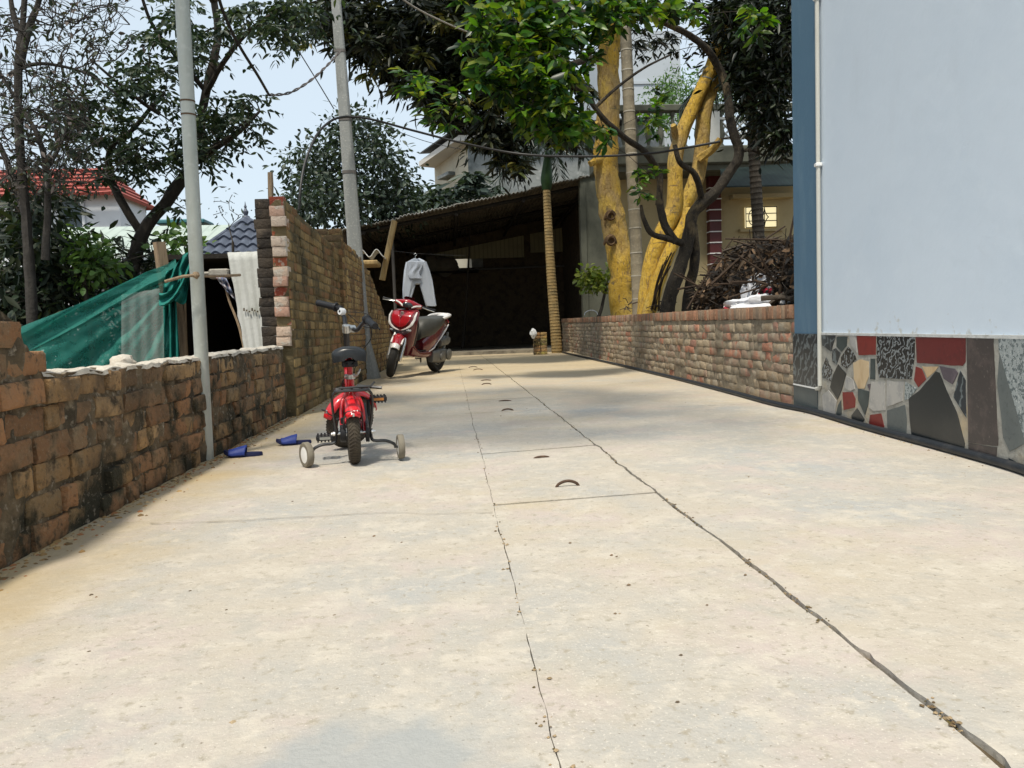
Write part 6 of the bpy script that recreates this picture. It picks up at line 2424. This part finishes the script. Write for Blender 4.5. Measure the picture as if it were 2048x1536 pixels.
m.tube(curve([sx(clampp + Vector((-.10, .02, .066))), sx(clampp + Vector((-.03, .10, .085))), sx(clampp + Vector((.03, .10, .05))), sx(clampp + Vector((.07, .02, .03)))], 8), .0024, 6)
m.tube(curve([sx(clampp + Vector((-.09, .03, .06))), sx(clampp + Vector((-.02, .08, .02))), sx(clampp + Vector((.06, .07, .03))), sx(clampp + Vector((.10, .02, .066)))], 8), .0024, 6)
m.tube(curve([sx(clampp + Vector((.11, .02, .06))), sx(clampp + Vector((.10, .06, -.02))), sx(clampp + Vector((.05, .06, -.12))), Vector((.02, .40, .38)), Vector((.03, .25, .28))], 8), .0024, 6)
m.build('brake_cable', M_cable, bike, True)

m = MB()                                        # rear rack
ry0, ry1, rzz, rw = -.135, .055, .362, .078
loop = [(-rw, ry1, rzz), (-rw, ry0 + .03, rzz), (-rw + .02, ry0, rzz), (rw - .02, ry0, rzz), (rw, ry0 + .03, rzz), (rw, ry1, rzz)]
m.tube(curve(loop, 5), .0065, 8)
for x in (-.045, 0, .045):
    m.tube([(x, ry0 + .005, rzz + .006), (x, ry1 - .005, rzz + .006)], .005, 6)
for y in (-.08, -.02, .04):
    m.tube([(-rw, y, rzz), (rw, y, rzz)], .005, 6)
for s in (1, -1):
    m.tube(curve([(s * (rw - .004), ry0 + .025, rzz - .002), (s * (rw + .012), ry0 + .032, rzz - .025), (s * (rw + .014), ry0 + .06, rzz - .08), (s * .082, -.02, .19), (s * .075, 0, .15)], 6), .0065, 8)
    m.tube([(s * .035, ry1, rzz), (s * .02, .085, .355)], .005, 6)
rk = m.build('rear_rack', M_blk, bike, True)
m = MB()
m.tube([(-.06, ry0 - .004, rzz + .014), (.085, ry0 + .006, rzz + .016), (.105, ry0 + .02, rzz + .034)], .0055, 6)
m.tube([(.03, -.02, rzz + .014), (.12, -.07, rzz + .004), (.14, -.075, rzz + .002)], .008, 6)
m.build('rack_clip', M_blk, rk, True)

m = MB()                                        # cranks and pedals
m.tube([BB + Vector((-.05, 0, 0)), BB + Vector((.055, 0, 0))], .012, 10)
m.tube([BB + Vector((-.05, 0, 0)), BB + Vector((-.085, -.006, -.005)), BB + Vector((-.085, -.012, -.088))], .008, 8)
m.tube([BB + Vector((.055, 0, 0)), BB + Vector((.088, .006, .005)), BB + Vector((.088, .012, .09))], .008, 8)
ck = m.build('crank', M_plbl, bike, True)
for s, c in ((-1, BB + Vector((-.135, -.012, -.088))), (1, BB + Vector((.137, .012, .09)))):
    m = MB()
    for y in (-.034, .034):
        m.box(c + Vector((0, y, 0)), (.084, .012, .024), bev=.004)
        for k in range(5):
            for zz in (.015, -.015):
                m.box(c + Vector((-.034 + k * .017, y, zz)), (.008, .010, .008))
    for x in (-.038, 0, .038):
        m.box(c + Vector((x, 0, 0)), (.009, .060, .018))
    m.box(c, (.088, .022, .022), bev=.004)
    pd = m.build('pedal', M_plbl, bike)
    m = MB()
    for y in (-.041, .041):
        m.box(c + Vector((0, y, 0)), (.052, .003, .013))
    m.build('pedal_reflector', M_amber if s > 0 else mat('grey_reflector', (.30, .30, .27), .25, spec=.6), pd)
m = MB()                                        # chain guard on the right
out = []
for k in range(26):
    a = 2 * PI * k / 26
    cyl = BB if math.cos(a) > 0 else RA
    rr_ = .072 if math.cos(a) > 0 else .048
    out.append(Vector((.058, cyl.y + math.cos(a) * rr_, cyl.z + math.sin(a) * rr_)))
m.prism(out, (.016, 0, 0))
m.build('chain_guard', M_plbl, bike)
m = MB()
m.tube([(-.085, 0, .15), (.085, 0, .15)], .006, 8)
for s in (1, -1):
    m.lathe([(.011, 0), (.011, .010), (.007, .012), (.007, .018)] if s > 0 else [(.011, 0), (.011, -.010), (.007, -.012), (.007, -.018)], (s * .086, 0, .15), 'X', 6)
m.build('axle_nut', M_silver, bike)
m = MB()                                        # band brake drum at left, black box at right
m.lathe([(.038, -.062), (.042, -.058), (.042, -.036), (.03, -.034)], RA, 'X', 20)
m.box(RA + Vector((-.048, .02, .05)), (.02, .03, .05), bev=.004)
m.build('brake_drum', M_plbl, bike, True)
for s, zc, yaw in ((-1, .060, R(24)), (1, .068, R(2))):
    wc = Vector((s * .222, -.005, zc))
    m = MB()
    m.tube(curve([(s * .083, 0, .165), (s * .084, -.002, .12), (s * .10, -.004, .105), (s * .15, -.006, .102), (s * .188, -.006, .085), (s * .198, -.006, zc)], 6), .0075, 8)
    m.tube([(s * .19, -.006, zc), (s * .225, -.006, zc)], .006, 8)
    ar = m.build('stabiliser_arm', M_blk, bike, True)
    rz_ = Matrix.Rotation(yaw, 3, 'Z')
    m = MB()
    prof = [(.040, -.015), (.056, -.015), (.060, -.010), (.060, .010), (.056, .015), (.040, .015)]
    m.lathe(prof, wc, 'X', 32, closed=True, rot=rz_)
    tw_ = m.build('training_wheel', mat('training_tyre', (.20, .18, .14), .75, [(10, (.15, .13, .10), .5, .7)]), bike, True)
    m = MB()
    m.lathe([(.042, -.013), (.042, .013), (.02, .016), (.004, .016)] if s > 0 else [(.042, .013), (.042, -.013), (.02, -.016), (.004, -.016)], wc, 'X', 28, rot=rz_)
    m.build('hub', M_white, tw_, True)
q = G(710, 927)
bike.location = (q.x, q.y, 0)
bike.rotation_euler = (0, 0, R(9))

# ================================================================ scooter
M_mar = mat('maroon_scooter_paint', (0.115, 0.008, 0.014), 0.22, coat=.8, spec=.5)
M_scred = mat('red_scooter_paint', (0.30, 0.007, 0.014), 0.22, coat=.8, spec=.5)
M_scw = mat('white_scooter_trim', (0.66, 0.64, 0.62), 0.3, coat=.5)
M_seat = mat('grey_seat_cover', (0.055, 0.055, 0.048), 0.5, [(6, (.038, .038, .034), .5, .7)])
M_lens = mat('dark_lens', (.03, .035, .04), .08, spec=.8)
M_eng = mat('engine_alloy', (.16, .16, .15), .5, [(12, (.10, .10, .095), .5, .7)], metal=.4)
sct = thing('scooter', 'maroon and white motor scooter parked on its stand before the carport', 'scooter', local=True)
FW, RW = Vector((0, .68, .29)), Vector((0, -.66, .285))
SP = Vector((0, .50, .75))
sax = Vector((0, -math.sin(R(25)), math.cos(R(25))))
SS = Matrix.Translation(SP) @ Matrix.Rotation(R(24), 4, sax) @ Matrix.Translation(-SP)


def rr_ring(c, w, h, axis, n=20, e=.6, up=Vector((0, 0, 1)), side=Vector((1, 0, 0))):
    out = []
    for k in range(n):
        a = 2 * PI * k / n
        cx_, sy_ = math.cos(a), math.sin(a)
        out.append(Vector(c) + side * (w / 2 * math.copysign(abs(cx_) ** e, cx_)) + up * (h / 2 * math.copysign(abs(sy_) ** e, sy_)))
    return out


def scwheel(name, c, Ro, w, steer=None):
    m = MB()
    prof = [(Ro - w * .5 + w * .5 * math.cos(2 * PI * k / 14), w * .5 * math.sin(2 * PI * k / 14)) for k in range(14)]
    m.lathe(prof, c, 'X', 40, closed=True)
    if steer:
        m.xform(steer)
    t = m.build(name, mat('scooter_tyre', (.028, .027, .025), .8, [(20, (.05, .048, .042), .55, .75)]), sct, True)
    m = MB()
    m.lathe([(Ro - w * 1.0, -w * .3), (Ro - w * .82, -w * .3), (Ro - w * .82, w * .3), (Ro - w * 1.0, w * .3)], c, 'X', 36, closed=True)
    for k in range(6):
        a = 2 * PI * k / 6
        d = Vector((0, math.cos(a), math.sin(a)))
        m.tube([Vector(c) + d * .03, Vector(c) + d * (Ro - w * .95)], .014, 6)
    m.lathe([(.045, -.05), (.045, .05)], c, 'X', 16)
    if steer:
        m.xform(steer)
    m.build('rim', M_eng, t, True)
    return t


scwheel('front_wheel', FW, .288, .105, SS)
scwheel('rear_wheel', RW, .285, .12)
m = MB()
for s in (1, -1):
    m.tube([FW + Vector((s * .085, -.01, -.02)), FW + Vector((s * .085, -.10, .22)), FW + Vector((s * .07, -.15, .33))], [.024, .026, .022], 10)
    m.box(FW + Vector((s * .085, 0, -.01)), (.03, .05, .07), bev=.01)
m.xform(SS)
m.build('fork', M_silver, sct, True)
m = MB()
def ffn(u, v):
    a = lerp(R(168), R(38), v)
    s = (u - .5) * 2
    w = .17 * (1 - .35 * max(0, v - .6) / .4)
    r_ = .312 + .016 * math.sin(v * PI) - .055 * abs(s) ** 2.4
    return FW + Vector((s * w / 2, math.cos(a) * r_, math.sin(a) * r_))
m.grid(ffn, 14, 20)
m.xform(SS)
fd = m.build('front_fender', M_scred, sct, True, solid=.006)
m = MB()
def fft(u, v):
    a = lerp(R(44), R(30), v)
    s = (u - .5) * 2
    r_ = .316 - .05 * abs(s) ** 2.4
    return FW + Vector((s * .060, math.cos(a) * r_, math.sin(a) * r_))
m.grid(fft, 10, 6)
for s in (1, -1):
    m.tube([FW + Vector((s * .07, math.cos(t) * .275, math.sin(t) * .275)) for t in np.linspace(R(50), R(95), 8)], .012, 6)
m.xform(SS)
m.build('fender_trim', M_scw, fd, True, solid=.006)

# front apron
m = MB()
secs = [(.30, .14, .36, .16), (.40, .22, .40, .15), (.52, .33, .455, .16), (.64, .41, .49, .17), (.76, .44, .50, .18), (.86, .45, .475, .18), (.92, .42, .43, .15), (.955, .32, .38, .10)]
rings = []
for z, w, y, dep in secs:
    ring = []
    for k in range(24):
        a = 2 * PI * k / 24
        c_, s_ = math.cos(a), math.sin(a)
        yy = y + (s_ * dep * .5 if s_ > 0 else s_ * dep * .35)
        ring.append(Vector((w / 2 * math.copysign(abs(c_) ** .7, c_), yy, z)))
    rings.append(ring)
m.loft(rings)
ap = m.build('front_apron', M_mar, sct, True)
def apf(x, z, off=.006):
    """front surface of the apron"""
    zs = [q[0] for q in secs]
    w, y, dep = [interp(zs, [q[i] for q in secs], z) for i in (1, 2, 3)]
    c_ = min(1, abs(x) / (w / 2)) ** (1 / .7)
    s_ = math.sqrt(max(0, 1 - c_ * c_))
    return Vector((x, y + s_ * dep * .5 + off, z))
def patch(pts, name, mat_, parent, off=.006, th=.008, n=8):
    """strip across the apron: pts = rows of (x_in, x_out, z)"""
    for s in (1, -1):
        mm = MB()
        def fn(u, v):
            k = v * (len(pts) - 1)
            i = min(int(k), len(pts) - 2)
            f = k - i
            xi, xo, z = [lerp(pts[i][j], pts[i + 1][j], f) for j in range(3)]
            return apf(s * lerp(xi, xo, u), z, off)
        mm.grid(fn, n, 18)
        mm.build(name, mat_, parent, True, solid=th)
patch([(.0, .035, .66), (.085, .13, .695), (.148, .185, .745), (.178, .205, .81), (.186, .207, .87), (.186, .198, .92)], 'white_trim', M_scw, ap, .010, .014)
patch([(.0, .02, .705), (.0, .09, .735), (.0, .14, .80), (.03, .155, .87), (.06, .16, .925)], 'red_panel', M_scred, ap, .006, .010)
patch([(.0, .06, .60), (.0, .12, .63), (.03, .14, .665), (.08, .15, .69)], 'grille', M_lens, ap, .010, .010)
m = MB()
m.box(apf(.0, .90, .016), (.035, .008, .045), bev=.003)
m.build('emblem_plate', M_silver, ap)
m = MB()
for s in (1, -1):
    lump(m, apf(s * .115, .665, .0), (.05, .018, .022), 1 + s)
m.build('indicator', mat('clear_lens', (.30, .32, .33), .1, spec=.8), ap, True)
# leg shield inner, tunnel, floor
m = MB()
m.loft([rr_ring((0, .27, .33), .28, .10, 0), rr_ring((0, .10, .31), .32, .10, 0), rr_ring((0, -.12, .31), .32, .12, 0), rr_ring((0, -.25, .34), .26, .16, 0)][::1])
m.loft([rr_ring((0, .42, .42), .26, .24, 0), rr_ring((0, .33, .36), .30, .16, 0), rr_ring((0, .24, .33), .30, .10, 0)])
fl_ = m.build('floorboard', M_mar, sct, True)
m = MB()
m.box((0, .06, .368), (.25, .34, .012), bev=.004)
m.build('floor_mat', M_plbl, fl_)
m = MB()
m.loft([rr_ring((0, .385, z), w, d_, 0, up=Vector((0, 1, 0))) for z, w, d_ in ((.36, .22, .06), (.55, .33, .08), (.75, .38, .08), (.90, .30, .08))])
m.build('inner_shield', M_plbl, ap, True)
# body, tail
m = MB()
m.loft([rr_ring((0, .02, .40), .20, .22, 0), rr_ring((0, -.08, .46), .29, .36, 0), rr_ring((0, -.22, .54), .33, .40, 0), rr_ring((0, -.42, .62), .32, .32, 0), rr_ring((0, -.62, .69), .26, .22, 0), rr_ring((0, -.82, .75), .18, .13, 0), rr_ring((0, -.90, .775), .08, .07, 0)])
bd_ = m.build('body_panel', M_mar, sct, True)
for s in (1, -1):
    m = MB()
    m.tube([(s * .155, -.30, .46), (s * .168, -.42, .55), (s * .155, -.60, .66), (s * .12, -.78, .74)], [.004, .012, .014, .008], 6)
    m.tube([(s * .13, -.06, .33), (s * .165, -.20, .40), (s * .165, -.34, .50)], [.006, .012, .006], 6)
    m.build('side_trim', M_scw, bd_, True)
m = MB()
m.loft([rr_ring((0, .10, .60), .18, .20, 0, e=.7), rr_ring((0, .04, .665), .25, .26, 0, e=.6), rr_ring((0, -.08, .69), .33, .30, 0, e=.6), rr_ring((0, -.22, .71), .37, .28, 0, e=.6), rr_ring((0, -.38, .755), .36, .20, 0, e=.6), rr_ring((0, -.55, .80), .30, .14, 0, e=.6), rr_ring((0, -.70, .83), .20, .08, 0, e=.6)])
m.build('seat', M_seat, sct, True)
m = MB()
m.tube(curve([(.12, -.52, .83), (.145, -.66, .86), (.11, -.84, .885), (0, -.90, .89), (-.11, -.84, .885), (-.145, -.66, .86), (-.12, -.52, .83)], 6), .021, 10)
m.loft([rr_ring((0, -.72, .845), .22, .03, 0), rr_ring((0, -.88, .88), .16, .03, 0)])
m.build('grab_rail', M_scw, sct, True)
m = MB()
lump(m, (0, -.90, .78), (.07, .03, .04), 2)
m.build('tail_light', mat('tail_lens', (.25, .01, .01), .15, spec=.7), sct, True)
# engine, exhaust, stand
m = MB()
m.loft([rr_ring((-.13, -.18, .27), .09, .17, 0), rr_ring((-.15, -.32, .27), .12, .20, 0), rr_ring((-.15, -.55, .28), .11, .20, 0), rr_ring((-.14, -.70, .29), .10, .15, 0), rr_ring((-.13, -.78, .29), .07, .08, 0)])
m.lathe([(.085, 0), (.085, -.02), (.05, -.035), (.01, -.036)], (-.20, -.66, .29), 'X', 20)
m.lathe([(.06, 0), (.06, -.02), (.03, -.03), (.01, -.03)], (-.205, -.40, .27), 'X', 20)
m.tube([(-.12, -.62, .36), (-.13, -.72, .52), (-.12, -.76, .62)], .022, 8)
m.loft([rr_ring((-.10, -.50, .46), .10, .10, 0), rr_ring((-.11, -.74, .50), .11, .14, 0), rr_ring((-.10, -.84, .50), .08, .09, 0)])
m.build('engine', M_eng, sct, True)
m = MB()
m.tube([(.14, -.25, .22), (.16, -.40, .24), (.17, -.60, .30), (.17, -.88, .38)], [.02, .05, .062, .055], 12)
m.build('exhaust', M_silver, sct, True)
m = MB()
def rfn(u, v):
    a = lerp(R(175), R(80), v)
    s = (u - .5) * 2
    r_ = .305 - .04 * abs(s) ** 2.4
    return RW + Vector((s * .075, math.cos(a) * r_, math.sin(a) * r_))
m.grid(rfn, 10, 14)
m.build('rear_fender', M_plbl, sct, True, solid=.005)
m = MB()
m.tube([(-.10, -.20, .24), (-.20, -.26, .10), (-.235, -.30, .028)], .012, 8)
m.box((-.24, -.30, .018), (.07, .05, .014), bev=.003)
for s in (1, -1):
    m.tube([(s * .10, -.32, .22), (s * .15, -.44, .15)], .012, 6)
m.build('side_stand', M_plbl, sct, True)
# handlebars
m = MB()
hc = SP + sax * .30
m.tube([SP, hc], .028, 10)
m.loft([rr_ring(hc + Vector((x, yo, zo)), .10 + .06 * (1 - abs(x) / .2), h_, 0, side=Vector((0, 1, 0))) for x, yo, zo, h_ in ((-.19, -.05, .0, .055), (-.14, -.01, .0, .08), (-.07, .03, .005, .115), (0, .04, .01, .13), (.07, .03, .005, .115), (.14, -.01, .0, .08), (.19, -.05, .0, .055))])
m.xform(SS)
hbm = m.build('handlebar_cover', M_scred, sct, True)
m = MB()
for s in (1, -1):
    m.tube(curve([hc + Vector((s * .06, .105, -.03)), hc + Vector((s * .12, .06, .0)), hc + Vector((s * .175, .01, .01))], 5), .014, 8)
m.xform(SS)
m.build('cover_trim', M_scw, hbm, True)
m = MB()
lump(m, hc + Vector((0, .10, -.005)), (.075, .03, .045), 5, am=.05)
m.xform(SS)
m.build('headlight', M_lens, hbm, True)
m = MB()
m.loft([rr_ring(hc + Vector((0, -.03, .07)), .17, .05, 0, up=Vector((0, .5, .4))), rr_ring(hc + Vector((0, -.0, .10)), .13, .03, 0, up=Vector((0, .5, .4)))])
m.xform(SS)
m.build('instrument_panel', M_blackgl, hbm, True)
for s in (1, -1):
    m = MB()
    m.tube([hc + Vector((s * .18, -.05, .0)), hc + Vector((s * .24, -.08, .0)), hc + Vector((s * .36, -.13, -.005))], .018, 10)
    m.tube([hc + Vector((s * .355, -.128, -.005)), hc + Vector((s * .375, -.136, -.005))], .022, 10)
    m.xform(SS)
    g_ = m.build('grip', M_plbl, sct, True)
    m = MB()
    m.tube(curve([hc + Vector((s * .20, -.02, .0)), hc + Vector((s * .27, -.03, -.01)), hc + Vector((s * .37, -.08, -.02))], 4), .007, 6)
    m.xform(SS)
    m.build('brake_lever', M_silver, g_, True)
fx, rx_ = G(787, 757), None
th = R(156)
fd_ = Vector((-math.sin(th), math.cos(th), 0))
sct.location = (fx.x - fd_.x * .68, fx.y + .1 - fd_.y * .68, 0)
sct.rotation_euler = (0, R(-6.5), th)
sct.rotation_mode = 'XYZ'
